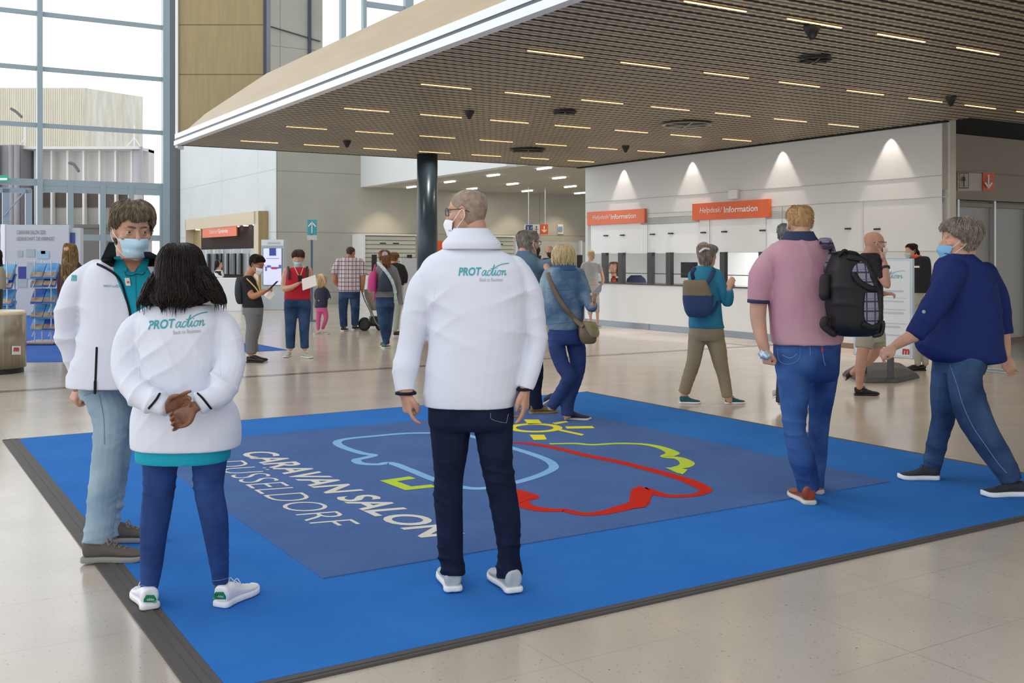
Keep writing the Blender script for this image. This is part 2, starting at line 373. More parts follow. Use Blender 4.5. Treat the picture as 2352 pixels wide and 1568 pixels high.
def shoe(ps, name, heel, yaw, L, m_up, m_sole, pitch=0, top=.100, w=.098, parent=None, vox=.006, laces=None, heel_tab=None, soleth=.026, tongue=True, label=None):
    """heel = ground point below the heel's back; pitch lifts the heel by turning about the ball of the foot"""
    a = math.radians(yaw); f = Vector((math.cos(a), math.sin(a), 0)); r = f.cross(DZ); pv = .72*L; p = math.radians(pitch); k = L/.29
    def T(x, y, z):
        dx = x-pv; c, s_ = math.cos(p), math.sin(p)
        if pitch > 0 and x > pv: c, s_ = 1, 0
        if pitch < 0: dx = x; c, s_ = math.cos(p), math.sin(p); X = dx*c; Z = -dx*s_+z*c; X += z*s_*0; return Vector(heel)+f*X+r*y+DZ*Z
        X = pv+dx*c+z*s_*(.5 if pitch else 0); Z = -dx*s_+z*c
        return Vector(heel)+f*X+r*y+DZ*Z
    st = [(0, .033, .3), (.02, .037, .5), (.10, .039, 1), (.22, .034, 1), (.34, .034, 1), (.5, .040, 1), (.64, .047, 1), (.76, .049, 1), (.87, .044, 1), (.95, .032, 1), (1.0, .012, 1)]
    def outline(grow): return [(x*L, (hw*w/.098+grow)) for x, hw, _ in st]
    def lerp(x, tab): return float(np.interp(x, [q[0] for q in tab], [q[1] for q in tab]))
    sole = Geo(); N = 30; xs = [1-math.cos(i/N*math.pi/2*1.0) if False else i/N for i in range(N+1)]
    wd = lambda x, gr: (lerp(x*L, outline(gr)))*(1 if .03 < x < .97 else .8)
    R = []
    for x in np.linspace(0, 1, 26):
        hw = wd(x, .004); toe = .012*k*max(0, (x-.78)/.22)**2; R.append([T(x*L*1.01-.003, yy*hw, zz_+toe*(1.0)) for yy, zz_ in ((-1, .002), (-1.0, soleth*k*.8), (-.9, soleth*k), (.9, soleth*k), (1.0, soleth*k*.8), (1, .002), (.8, 0), (-.8, 0))])
    sole.rings([np.array(q) for q in R])
    up = Geo(); R = []; zb = soleth*k*.8
    hh = [(0, top*.90), (.04, top), (.16, top*.94), (.30, top*.98), (.40, top*.86), (.55, .066), (.7, .054), (.82, .048), (.93, .038), (1, .018)]
    for x in np.linspace(.015, .985, 30):
        hw = wd(x, 0)*(1.0 if x < .9 else math.sqrt(max(.05, 1-((x-.9)/.1)**2*.8))); H = lerp(x, hh)*k; toe = .010*k*max(0, (x-.78)/.22)**2
        q = []
        for t in np.linspace(0, 2*math.pi, 20, endpoint=False):
            cy = math.cos(t); sz = math.sin(t); yy = hw*math.copysign(abs(cy)**(.6 if x < .3 else .8), cy)*(1-.22*max(0, sz)*(1 if x < .45 else .5)); zz_ = zb+toe+(H-zb)*(.5+.5*math.copysign(abs(sz)**(.65 if x < .3 else .9), sz))
            q.append(T(x*L+(.008*max(0, -sz) if x < .1 else 0), yy, zz_))
        R.append(np.array(q))
    up.rings(R)
    me = remesh(up, vox, 3); o = mk(name, me, m_up, parent, label=label)
    s2 = remesh(sole, vox, 2); so_ = mk('sole', s2, m_sole, o)
    if laces:
        lg = Geo()
        for i in range(4):
            x = .42+.07*i; z = lerp(x, hh)*k+.002
            lg.tube([T(x*L, -.021*k, z-.008), T(x*L+.006, 0, z+.001), T(x*L, .021*k, z-.008)], .0022*k, seg=6)
            lg.tube([T(x*L, -.021*k, z-.008), T(x*L+.022*k, .021*k, z-.012)], .0022*k, seg=6)
        for q in (-1, 1): lg.tube([T(.40*L, 0, top*.86*k+.004), T(.38*L, q*.022*k, top*k+.006), T(.42*L, q*.035*k, top*.8*k), T(.45*L, q*.02*k, top*.7*k)], .0022*k, seg=6)
        mk('shoelace', lg, laces, o, True)
    return o, T
def rp_(rows, dy=0.0):   # rows (y, xl, xr[, dy]) of a roughly vertical limb -> path
    return [((q[1]+q[2])/2, q[0], (q[2]-q[1])/2, (q[3] if len(q) > 3 else 0)+dy) for q in rows]
class Person:
    def __init__(s, label, Y, base, vox=.008, group=None):
        s.Y = Y; s.k = Y/F; s.vox = vox; s.e = thing('person', label, 'person', G(*base) if len(base) == 2 else base, group); s.body = Geo(); s.B = {}
    def p(s, x, y, dy=0): return W(x, y, s.Y+dy)
    def stack(s, g, rows, n=2.5, sub=4, rot=0.0, grow=0.0):
        """rows (y, xl, xr, half depth[, dy])"""
        A = np.array([(q[0], (q[1]+q[2])/2, (q[2]-q[1])/2, q[3], q[4] if len(q) > 4 else 0) for q in rows], float)
        if len(A) > 2: A = cr(A, sub)
        th = np.linspace(0, 2*math.pi, 32, endpoint=False); R = []; e = 2/n; co_, si = math.cos(rot), math.sin(rot)
        for y, c, h, d, dy in A:
            o = s.p(c, y, dy); h = h*s.k+grow; d = d+grow
            x = h*np.sign(np.cos(th))*np.abs(np.cos(th))**e; z = d*np.sign(np.sin(th))*np.abs(np.sin(th))**e
            if rot:
                q = math.hypot(co_, si*d/h); x2 = (x*co_-z*si)/q*1.0; z = x*si+z*co_; x = x2*h/max(np.abs(x2).max(), 1e-6)
            R.append(np.stack([o.x+x, o.y+z, np.full(32, o.z)], 1))
        g.rings(R); return g
    def limb(s, g, path, f=1.0, ratio=1.0, rnd=True, grow=0.0, seg=16):
        """path (x, y, radius px[, dy])"""
        g.tube([s.p(q[0], q[1], q[3] if len(q) > 3 else 0) for q in path], [max(q[2]*s.k*f+grow, .004) for q in path], seg=seg, ratio=ratio, rnd=rnd); return g
    def head(s, cx, top, chin, yaw, pitch=0, dy=0, roll=0, neck=None, wide=1.0, detail=True, eyes=None):
        H = s.H = Head(cx, top, chin, s.Y+dy, yaw, pitch, roll, wide); H.geo(s.body, detail)
        b = H.T((0, -.035, .05)); n = neck or (cx, chin+(chin-top)*.35, 0)
        e = s.p(n[0], n[1], n[2]); s.body.tube([b, (b+e)/2, e, e-DZ*.06*H.s], [.056*H.s, .055*H.s, .062*H.s, .075*H.s], seg=16)
        return H
    def hair(s, m, front=.178, side=.135, back=.035, th=.012, puff=None, strands=0, slen=.04, srad=.0011, seed=1, name='hair', part=0, jag=0.0, wave=.3, smat=None, fall=0.0):
        H = s.H; g = Geo(); nt_ = 56; nv = 22; r = np.random.default_rng(seed)
        def edge(t):
            a = abs(math.degrees(math.atan2(math.sin(t), math.cos(t))))
            return float(np.interp(a, [0, 38, 58, 72, 88, 100, 130, 180], [front, front-.004, front*.5+side*.5, side+.012, side-.012, (side+back)/2, back+.01, back])) + jag*(math.sin(5*t+seed)+.6*math.sin(11*t+2*seed)+.5*math.sin(23*t))/1.6
        def pt(t, v, extra=0.0):
            z0 = edge(t); z = z0+(.233-z0)*v; o = th*min(1, .35+v*5)+extra
            if puff: o += puff(t, z)
            return headsurf(t, z, o)
        Vv = [[pt(t, v) for t in np.linspace(0, 2*math.pi, nt_, endpoint=False)] for v in np.linspace(0, 1, nv)]
        V = [H.T(p) for row in Vv for p in row]; g.add(V, [(i*nt_+j, i*nt_+(j+1) % nt_, (i+1)*nt_+(j+1) % nt_, (i+1)*nt_+j) for i in range(nv-1) for j in range(nt_)])
        g.add([V[(nv-1)*nt_+j] for j in range(nt_)], [tuple(range(nt_))])
        # inner skin of the hair, against the scalp
        V2 = [H.T(headsurf(t, edge(t)+(.233-edge(t))*v, -.004)) for v in np.linspace(0, 1, nv) for t in np.linspace(0, 2*math.pi, nt_, endpoint=False)]
        k = len(g.v); g.add(V2, [((i+1)*nt_+j, (i+1)*nt_+(j+1) % nt_, i*nt_+(j+1) % nt_, i*nt_+j) for i in range(nv-1) for j in range(nt_)])
        for j in range(nt_): g.f.append((j, k+j, k+(j+1) % nt_, (j+1) % nt_))
        for _ in range(strands):
            t = r.uniform(0, 2*math.pi); v = r.uniform(0, 1)**.7; L = slen*r.uniform(.5, 1.3); P_ = []; z0 = edge(t)
            zz_ = z0+(.233-z0)*v; tt = t; off = r.uniform(0, .004); gr = r.uniform(.2, 1)*.010
            for q in range(5):
                f = q/4; z = max(z0-.006, zz_-L*f); o = (th*min(1, .35+max(0, (z-z0)/(.235-z0))*5))+off+gr*f*wave*3
                if puff: o += puff(tt, z)
                x_, y_, z_ = headsurf(tt, min(z, .232), o); P_.append(H.T((x_, y_, z_-fall*f*f*L))); tt += r.uniform(-.05, .05)*wave*2+part*.03
            g.tube(P_, [srad*H.s*1.2, srad*H.s*1.3, srad*H.s*1.2, srad*H.s, srad*H.s*.4], seg=4, smooth=False, rnd=False)
        return mk(name, g, m, s.e, True)
    def mask(s, m, ml, z0=-.012, z1=.098, ang=68, parent=None, off=.007, name='face_mask', loops=True, pleats=0):
        H = s.H; nu = 28; nv = 12; g = Geo(); A = math.radians(ang)
        def pt(u, v):
            t = A*u; z = z0+(z1-z0)*v; w = 1-.10*(1-abs(2*v-1)); z = z0+(z1-z0)*v+(-.012*(abs(u)**2)*(1 if v > .5 else -1.4))
            x, y, zz_ = headsurf(t*w, max(z, .0), off); ten = math.exp(-(t/.55)**2)
            y += ten*(.030*math.exp(-((v-.80)/.30)**2)+.016*math.exp(-((v-.25)/.35)**2)); zz_ = z
            if pleats: y += .0022*math.sin(v*math.pi*2*pleats)
            return (x*(1+.02*ten), y, zz_)
        V = [H.T(pt(u, v)) for v in np.linspace(0, 1, nv) for u in np.linspace(-1, 1, nu)]
        g.add(V, [(i*nu+j, i*nu+j+1, (i+1)*nu+j+1, (i+1)*nu+j) for i in range(nv-1) for j in range(nu-1)])
        o = mk(name, g, m, s.e, True); sd = o.modifiers.new('s', 'SOLIDIFY'); sd.thickness = .002*H.s; sd.offset = 1
        if loops:
            lg = Geo()
            for q in (-1, 1):
                a, b = pt(q, .93), pt(q, .12); E_ = (q*.088, -.012, .135); E2 = (q*.086, -.022, .100)
                lg.tube([H.T(a), H.T(((a[0]+E_[0])/2+q*.006, (a[1]+E_[1])/2, (a[2]+E_[2])/2)), H.T(E_), H.T(E2), H.T(((b[0]+E2[0])/2+q*.010, (b[1]+E2[1])/2, (b[2]+E2[2])/2)), H.T(b)], .0016*H.s, seg=6)
            mk('ear_loop', lg, ml, o, True)
        return o
    def glasses(s, m, glass=None, z=.132, half=False, parent=None):
        H = s.H; g = Geo(); 
        for q in (-1, 1):
            c = (q*.033, .101, z)
            ring = [(c[0]+.026*math.copysign(abs(math.cos(t))**.7, math.cos(t)), c[1]-.010*abs(c[0]+.026*math.cos(t))/.06, c[2]+.018*math.copysign(abs(math.sin(t))**.7, math.sin(t))) for t in np.linspace(0, 2*math.pi, 17)]
            if half: ring = [p for p in ring if p[2] > z-.002] or ring
            g.tube([H.T(p) for p in ring], .0018*H.s, seg=6)
            g.tube([H.T((q*.059, .093, z+.008)), H.T((q*.074, .070, z+.008)), H.T((q*.081, .01, z+.006)), H.T((q*.082, -.020, z)), H.T((q*.080, -.045, z-.012))], .0022*H.s, seg=6)
        g.tube([H.T((-.009, .106, z+.004)), H.T((0, .109, z+.007)), H.T((.009, .106, z+.004))], .0016*H.s, seg=6)
        return mk('eyeglasses', g, m, s.e, True)
    def eyes(s, brow=None):
        H = s.H; k = H.s; g = Geo(); gi = Geo()
        for q in (-1, 1):
            g.ell(H.T((q*.031, .0738, .1285)), (.0105*k, .0110*k, .0052*k), H.M(), 14, 10)
            gi.ell(H.T((q*.033, .0825, .1275)), (.0056*k, .0032*k, .0046*k), H.M(), 12, 8)
        o = mk('eye', g, mat('eye white', 'b5aca4', .3), s.e, True); mk('iris', gi, mat('iris', '3a2a20', .2), o, True)
        b = Geo()
        for q in (-1, 1): b.tube([H.T((q*.012, .091, .149)), H.T((q*.030, .0885, .153)), H.T((q*.052, .071, .148))], [.003*k, .004*k, .002*k], seg=6)
        mk('eyebrow', b, brow or mat('brow', '5a4a3a', .8), s.e, True)
    def finish(s, skin, vox=None, it=4):
        me = remesh(s.body, vox or s.vox, it, name='body'); s.bodymesh = me
        return mk('body', me, skin, s.e, True)
    def cloth(s, name, g, m, it=5, vox=None, amp=.008, size=.10, dirs=((0, 0, 1),), hot=None, seed=0, base=.35, label=None):
        me = remesh(g, vox or s.vox, it, name=name)
        if amp: folds(me, amp, size, dirs, hot, seed, base)
        o = mk(name, me, m, s.e, True, label=label); s.B[name] = bvh(me); return o
# ================================================================= the hall
def uvnodes(n):
    """hall coordinates (U, V, Z) from object coordinates (all hall meshes carry world coordinates)"""
    oc, s = objxyz(n)
    u = mth(n, 'ADD', mth(n, 'MULTIPLY', s.outputs[0], UX), mth(n, 'MULTIPLY', s.outputs[1], UY))
    v = mth(n, 'SUBTRACT', mth(n, 'MULTIPLY', s.outputs[1], UX), mth(n, 'MULTIPLY', s.outputs[0], UY))
    return u, v, s.outputs[2], oc
def near_line(n, x, period, phase, w):
    f = mth(n, 'FRACT', mth(n, 'DIVIDE', mth(n, 'SUBTRACT', x, phase), period))
    d = mth(n, 'MINIMUM', f, mth(n, 'SUBTRACT', 1.0, f)); return mth(n, 'LESS_THAN', d, w/period/2)
def noise(n, vec, scale, detail=4, rough=.5):
    k = n.nodes.new('ShaderNodeTexNoise'); k.inputs['Scale'].default_value = scale; k.inputs['Detail'].default_value = detail; k.inputs['Roughness'].default_value = rough
    n.links.new(vec, k.inputs['Vector']); return k.outputs['Fac']
def ramp(n, x, a, b):
    r = n.nodes.new('ShaderNodeMapRange'); n.links.new(x, r.inputs[0]); r.inputs[1].default_value = a; r.inputs[2].default_value = b; return r.outputs[0]
# floor: pale terrazzo tiles with fine joints
FL = mat('terrazzo floor', 'b9ab9a', .13); n, b = nodes(FL); u, v, z, oc = uvnodes(n)
c = mixc(n, ramp(n, noise(n, oc, 1.3, 5), .3, .7), srgb('bbb0a2'), srgb('c9bdae'))
c = mixc(n, ramp(n, noise(n, oc, 60, 2), .66, .72), c, srgb('a3917f'))
c = mixc(n, ramp(n, noise(n, oc, 55, 1), .76, .79), c, srgb('6d5c50'))
ln = mth(n, 'MAXIMUM', near_line(n, u, .605, 4.01, .005), near_line(n, v, .605, 4.41, .005))
c = mixc(n, mth(n, 'MULTIPLY', ln, mth(n, 'MULTIPLY', ramp(n, noise(n, oc, .8, 2), .35, .6), .45)), c, srgb('8f8170'))
n.links.new(c, b.inputs['Base Color']); n.links.new(mth(n, 'ADD', .13, mth(n, 'MULTIPLY', noise(n, oc, 5, 4), .10)), b.inputs['Roughness'])
b.inputs['Specular IOR Level'].default_value = .95
g = Geo(); g.add([UV(-14, -7, 0), UV(34, -7, 0), UV(34, 46, 0), UV(-14, 46, 0)], [(0, 1, 2, 3)]); struct('floor', g, FL)
g = Geo(); g.buv(-13.9, 13.98, 12.98, 13.17, -.02, .0015); g.buv(12.9, 13.0, 13.17, 13.9, -.02, .0014); struct('trim_1', g, mat('dark inlay', '7a6e63', .2), 'dark stone band inlaid across the pale floor')

# concrete wall materials with panel joints
def panel_mat(name, col, col2, du=None, dz=None, pu=0, pz=0, axis='u', rough=.7, w=.02, dark='8a8c8a', amt=.8):
    m = mat(name, col, rough); n, b = nodes(m); u, v, z, oc = uvnodes(n)
    c = mixc(n, ramp(n, noise(n, oc, .9, 6, .6), .3, .7), srgb(col), srgb(col2))
    ls = []
    if du: ls.append(near_line(n, u if axis == 'u' else v, du, pu, w))
    if dz: ls.append(near_line(n, z, dz, pz, w))
    if ls:
        L = ls[0] if len(ls) == 1 else mth(n, 'MAXIMUM', ls[0], ls[1]); c = mixc(n, mth(n, 'MULTIPLY', L, amt), c, srgb(dark))
    n.links.new(c, b.inputs['Base Color']); return m
CONC = panel_mat('grey concrete', 'a2a196', 'aeaca2', 5.0, 1.95, 11.1+5.0, 2.35, 'u', dark='7f7d74', w=.025)
PALE = panel_mat('pale panel', 'ccd1d3', 'd3d8d9', 4.2, 2.0, 34.0, 2.35+0, 'v', dark='b4b9ba', w=.03)
TIMB = mat('pale timber veneer', '9f8a5e', .45, var=.10, vscale=3, stretch=(6, 6, .6), bump=.03)
# left pale wall on U = 11.1, from the glass front to the concrete corner
C0 = UVof(onV(635, 32.2))[0]
g = Geo(); g.buv(C0-.02, C0+.0, 32.2, 44.9, 0, 6.2); struct('wall_left', g, PALE)
g = Geo(); g.buv(C0, 34, 32.2, 32.9, 0, 7.0); struct('wall_back', g, CONC)
# low ceiling area beyond the help desk (white bulkhead, soffit)
g = Geo(); g.buv(13.98, 14.3, 22.9, 32.25, 3.88, 7.0); struct('wall_bulkhead', g, mat('bulkhead white', 'dde1e0', .6))
SOF = mat('soffit', 'b5b3a8', .6, bump=.01)
g = Geo(); g.buv(14.3, 30, 19.6, 32.25, 3.88, 4.1); struct('ceiling_lobby', g, SOF)
# upper wall and high windows behind the canopy
g = Geo(); a = UVof(onV(600, 32.2))[0]; b_ = UVof(onV(733, 32.2))[0]
g.buv(a, b_, 31.9, 32.19, 6.6, 15); struct('wall_upper', g, CONC)
seam = Geo(); p1 = onV(612, 31.85); p2 = onV(735, 31.85); p1.z = zat(58, p1.y); p2.z = zat(95, p2.y); seam.tube([p1, p2], .02, seg=6); p1 = onV(711, 31.85); seam.tube([Vector((p1.x, p1.y, 5)), Vector((p1.x, p1.y, 15))], .055, seg=6, smooth=False)
struct('trim_2', seam, mat('blue black', '2a3a48', .4))
FR = mat('blue grey frame', '93a3ac', .35, metal=.2)
wf = Geo()
for px, w_, m_ in ((787, .17, 0), (836, .12, 0), (938, .3, 0)):
    p = onV(px, 32.0); wf.buv(UVof(p)[0]-w_/2, UVof(p)[0]+w_/2, 31.9, 32.1, 6, 15)
pa = onV(832, 32); pb = onV(990, 32)
wf.buv(UVof(pa)[0], UVof(pb)[0]+6, 31.95, 32.05, zat(6, pa.y)-.12, zat(6, pa.y)+.06); wf.buv(UVof(onV(733, 32))[0], UVof(pb)[0]+6, 31.9, 32.1, 6.6, 7.0)
struct('window_1', wf, FR)
# glazed front on V = 44.9
VG = 44.9; gf = Geo(); y0 = onV(90, VG).y
mull = [-260, -110, 90, 385]
for px in (-420, -160, 90, 384):
    u_ = UVof(onV(px, VG))[0]; w_ = .10 if px < 380 else .22
    gf.buv(u_-w_, u_+w_, VG-.25, VG+.1, 0, 16)
ul, ur = UVof(onV(-420, VG))[0], UVof(onV(392, VG))[0]
for py in (-230, -100, 32, 158, 288, 419):
    z_ = zat(py, y0); h = .085 if py != 419 else .13; gf.buv(ul, ur, VG-.1, VG+.05, z_-h, z_+h)
struct('window_2', gf, FR)
dg_ = Geo()
for px in (161, 235, 300, 372): u_ = UVof(onV(px, VG))[0]; dg_.buv(u_-.11, u_+.11, VG-.14, VG, 0, 4.5)
for z_ in (2.35, 4.25): dg_.buv(UVof(onV(95, VG))[0], ur, VG-.12, VG, z_-.12, z_+.12)
struct('door_1', dg_, FR)
dl = Geo()
for px in (-60, 12, 64): u_ = UVof(onV(px, VG))[0]; dl.buv(u_-.12, u_+.12, VG-.3, VG-.1, 0, 4.2)
for z_ in (2.6, 4.15): dl.buv(ul, UVof(onV(70, VG))[0], VG-.3, VG-.1, z_-.1, z_+.1)
a_ = onV(10, VG-.4); b_ = onV(55, VG-.4); dl.tube([(a_.x, a_.y, zat(495, a_.y)), (b_.x, b_.y, zat(442, b_.y))], .03, seg=6)
struct('door_2', dl, mat('door blue grey', '8ea0b2', .35, metal=.2))
GL = mat('glass', 'eef6f6', .02, trans=1); n, b = nodes(GL); b.inputs['IOR'].default_value = 1.0; b.inputs['Specular IOR Level'].default_value = .3; b.inputs['Alpha'].default_value = .12
g = Geo(); g.buv(ul, ur, VG-.02, VG-.005, .05, 16); struct('window_3', g, GL)
# wood faced portal wall beside the canopy, its dark edge strips and white bead
YW = 19.3
def xat(px, Y): return (px-CX)/F*Y
g = Geo(); g.bxyz(xat(411, YW), xat(606, YW), YW, YW+.4, 3.74, 12); 
TW = mat('timber wall', '9d8a60', .42, var=.07, vscale=3, stretch=(6, 6, .5)); n, b = nodes(TW)
_, s_ = objxyz(n); src = b.inputs['Base Color'].links[0].from_socket; zz_ = s_.outputs[2]
l1 = mth(n, 'LESS_THAN', mth(n, 'ABSOLUTE', mth(n, 'SUBTRACT', zz_, zat(57, YW))), .009); l2 = mth(n, 'LESS_THAN', mth(n, 'ABSOLUTE', mth(n, 'SUBTRACT', zz_, zat(171, YW))), .009)
n.links.new(mixc(n, mth(n, 'MAXIMUM', l1, l2), src, srgb('5d4a2c')), b.inputs['Base Color']); struct('wall_timber', g, TW)
g = Geo(); g.bxyz(xat(605.5, YW), xat(613, YW), YW-.03, YW+.3, 3.7, 12); struct('trim_3', g, mat('blue black'.strip(), '2a3a48', .4))
g = Geo(); g.bxyz(xat(404.5, YW), xat(410.5, YW), YW-.05, YW+.3, 3.55, 12); struct('trim_4', g, mat('bead white', 'eceff0', .4))
g = Geo(); g.bxyz(xat(390, 22.5), xat(404, 22.5), 22.5, 22.8, 0, 12); struct('trim_5', g, mat('side shadow slate', '5b656b', .5))  # dark strip put in for the side and shadow of the facade end
# ---------------------------------------------------------------- canopy
ZC = 3.6; U0, V1 = 4.85, 19.65
MET = mat('ceiling metal', '6e6454', .42, metal=.25); n, b = nodes(MET); u, v, z, oc = uvnodes(n)
ph = mth(n, 'FLOOR', mth(n, 'DIVIDE', mth(n, 'ADD', v, 7.0-.02), .093)); fr = mth(n, 'FRACT', mth(n, 'DIVIDE', u, .11)); odd = mth(n, 'GREATER_THAN', mth(n, 'FRACT', mth(n, 'MULTIPLY', ph, .5)), .25)
sl = mth(n, 'FRACT', mth(n, 'DIVIDE', mth(n, 'ADD', v, 7.0), .093)); wv = mth(n, 'ADD', .24, mth(n, 'MULTIPLY', mth(n, 'SINE', mth(n, 'MULTIPLY', fr, 6.2832)), .16)); hole = mth(n, 'MULTIPLY', odd, mth(n, 'GREATER_THAN', mth(n, 'ABSOLUTE', mth(n, 'SUBTRACT', sl, wv)), .13))
c = mixc(n, ramp(n, noise(n, oc, .35, 3), .35, .65), srgb('c8bda2'), srgb('b9ae9c')); c = mixc(n, mth(n, 'MULTIPLY', hole, .82), c, srgb('14110c'))
n.links.new(c, b.inputs['Base Color'])
g = Geo(); k = 0; v_ = -7.0
while v_ < V1-.02:
    ue = 13.98 if v_ > 9.58 else 24; g.buv(U0+.02, ue, v_, v_+.048, ZC, ZC+.05); v_ += .093
struct('ceiling_slats', g, MET)
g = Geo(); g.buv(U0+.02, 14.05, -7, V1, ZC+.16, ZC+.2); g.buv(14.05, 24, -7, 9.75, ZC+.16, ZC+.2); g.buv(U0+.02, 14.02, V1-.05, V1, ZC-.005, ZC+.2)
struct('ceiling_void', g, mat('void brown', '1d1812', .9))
g = Geo(); g.buv(13.9, 14.0, 10.0, V1, ZC-.02, ZC+.05); g.buv(14.0, 24, 9.62, 11.3, ZC+.04, ZC+.09); struct('trim_6', g, mat('painted gap shade', '0e0d0c', .9))  # flat black panel painted in for the dark opening in the ceiling
# fascia: timber face with white and dark beads at its foot
g = Geo(); A = UVof(W(410, 318, 18.9))[1]; B_ = 14.9*UX+.2384*14.9*UY
vb = UVof(W(605, 170, 14.86))[1]; va = V1
pts = [UV(U0, -7, 3.78), UV(U0, -7, 4.15), UV(U0, vb, 4.15), UV(U0, (va+vb)/2+.6, 3.95), UV(U0, va-.1, 3.72), UV(U0, va, 3.70)]
g.poly(pts, .25, -DU); struct('wall_fascia', g, mat('fascia timber', 'af9b7a', .35, var=.05, vscale=2, stretch=(.5, .5, 6)))
g = Geo(); g.buv(U0-.02, U0+.1, -7, V1+.02, 3.715, 3.80); g.buv(U0-.03, U0+.08, -7, V1+.04, ZC-.005, ZC+.075); struct('trim_7', g, mat('fascia white', 'e4e8ea', .35))
g = Geo(); g.buv(U0-.01, U0+.1, -7, V1+.02, ZC+.075, 3.715); struct('trim_8', g, mat('fascia dark', '3b4650', .4))
# ceiling lamps: rows of slots
LAMP = mat('lamp warm', 'ffc27a', .5, emit=5)
LSP = bpy.data.lights.new('slot_light', 'SPOT'); LSP.energy = 26; LSP.color = (1, .90, .78); LSP.spot_size = math.radians(150); LSP.spot_blend = 1; LSP.shadow_soft_size = .012; HOU = mat('lamp brass', '9a7a48', .35, metal=.7)
proto = None
def lamp_at(u_, v_):
    global proto
    loc = UV(u_, v_, ZC-.004)
    if proto is None:
        e = thing('ceiling_lamp', '', 'lamp', loc)
        g1 = Geo(); g2 = Geo()
        g2.box(loc+DZ*.015, DU, DV, DZ, .36, .016, .018); mk('housing', g2, HOU, e); lo = bpy.data.objects.new('bulb', LSP); C.objects.link(lo); lo.location = loc-DZ*.035; setp(lo, e)
        for i in range(10): g1.box(loc+DU*(-.31+.069*i)-DZ*.005, DU, DV, DZ, .029, .008, .004)
        mk('lamp_diffuser', g1, LAMP, e); proto = e; out = e
    else:
        out = proto.copy(); C.objects.link(out); out.location = loc
        for ch in list(proto.children):
            c = ch.copy(); C.objects.link(c); c.parent = out; c.matrix_parent_inverse = Matrix.Translation(-proto.location)
    return out
rowname = ['in the nearest row', 'in the second row', 'in the third row', 'in the fourth row', 'in the fifth row', 'in the backmost row']
ordn = ['first', 'second', 'third', 'fourth', 'fifth', 'sixth', 'seventh', 'eighth', 'ninth', 'tenth']
for j in range(6):
    vv = 6.45+2.36*j
    for i in range(8 if vv > 10 else 8):
        uu = 5.97+1.175*i
        if vv > 10 and uu > 13.6: continue
        if j == 5 and uu > 13.3: continue
        o = lamp_at(uu, vv); o['label'] = 'warm slot lamp, %s from the timber edge %s' % (ordn[i], rowname[j]); o['group'] = 'slot lamps in the slatted ceiling'; o['category'] = 'lamp'
# ceiling devices
DK = mat('device black', '1d1d1d', .5)
for px, py, r_, lab in ((1865, 68, .075, 'black cone speaker hanging under the slats at the front'), (1078, 259, .07, 'black cone speaker left of the column reflection'), (797, 327, .07, 'black cone speaker near the far left ceiling edge'), (1437, 339, .07, 'black cone speaker near the help desk wall'), (2184, 228, .07, 'black cone speaker above the right corner')):
    Y = F*(ZC-.03-CZ)/(HZ-py); p = W(px, py, Y); g = Geo(); g.lathe(p, [(r_*.3, -.09), (r_, -.0), (r_*1.05, .05), (r_*.6, .08)], 20)
    tag(mk('ceiling_speaker', g, DK, None, True), lab, 'speaker', 'cone speakers under the slatted ceiling')
for px, py, r_, lab in ((1872, 133, .16, 'dark round vent disc in the front part of the ceiling'), (1297, 255, .16, 'dark round vent disc in the middle of the ceiling'), (1213, 343, .32, 'dark round vent disc nearest the column'), (1578, 284, .36, 'large round ceiling vent with pale spokes')):
    Y = F*(ZC-.01-CZ)/(HZ-py); p = W(px, py, Y); e = thing('ceiling_vent', lab, 'vent', p)
    g = Geo(); g.lathe(p, [(r_*.95, -.02), (r_, 0), (r_, .03)], 28); mk('vent_plate', g, DK, e, True)
    g = Geo(); g.lathe(p-DZ*.022, [(r_*.92, 0), (r_*1.02, -.008), (r_*1.1, 0), (r_*1.02, .012)], 28, cap=False)
    for q in range(3): g.tube([p-DZ*.03+DU*(r_*math.cos(q*1.05))+DV*(r_*math.sin(q*1.05)), p-DZ*.03-DU*(r_*math.cos(q*1.05))-DV*(r_*math.sin(q*1.05))], .012, seg=6)
    mk('vent_ring', g, mat('vent grey', '9a968c' if r_ > .33 else '33322e', .4) if r_ > .33 else mat('vent dark', '33322e', .4), e, True)
# column
p = UV(9.6, 18.8); pc = W(981.5, 500, 21.0); g = Geo(); g.lathe((pc.x, pc.y, 0), [(.207, 0), (.207, ZC+.05)], 40)
o = struct('column', g, mat('column slate', '34444f', .32, metal=.25), None, smooth=True); o['label'] = 'dark slate round column under the slatted ceiling'; o['category'] = 'column'

# ---------------------------------------------------------------- help desk block on U = 14
HW = mat('desk wall white', 'd6d8d8', .4); n, b = nodes(HW)
VA, VB = 10.02, 19.45
g = Geo(); g.buv(14.0, 14.12, VA, VB, 2.36, ZC+.02)                      # wall above the openings
struct('wall_desk', g, HW); g = Geo()
g.buv(14.0, 14.12, VA, 13.05, 0, 2.36); struct('wall_desk_lower', g, HW); g = Geo(); g.buv(14.0, 14.6, VB-.1, VB, .98, 2.36); struct('wall_desk_end', g, HW)
IW = mat('inner white', 'e2e4e4', .5)
g = Geo(); g.buv(17.0, 17.1, 11.6, 20.7, 0, ZC); struct('wall_inner_back', g, IW); g = Geo(); g.buv(14.7, 17.1, 12.9, 12.98, 0, ZC); struct('wall_inner_front', g, IW); g = Geo(); g.buv(15.25, 17, 20.6, 20.7, 0, ZC); struct('wall_inner_end', g, IW); g = Geo(); g.buv(14.13, 17.1, 13, VB, 2.42, 2.46); g.buv(15.2, 17.1, VB, 20.7, 2.42, 2.46); struct('ceiling_desk', g, IW)
g = Geo()
for z_ in (2.78, 2.45): g.buv(13.992, 14.0, VA, VB, z_-.006, z_+.006)
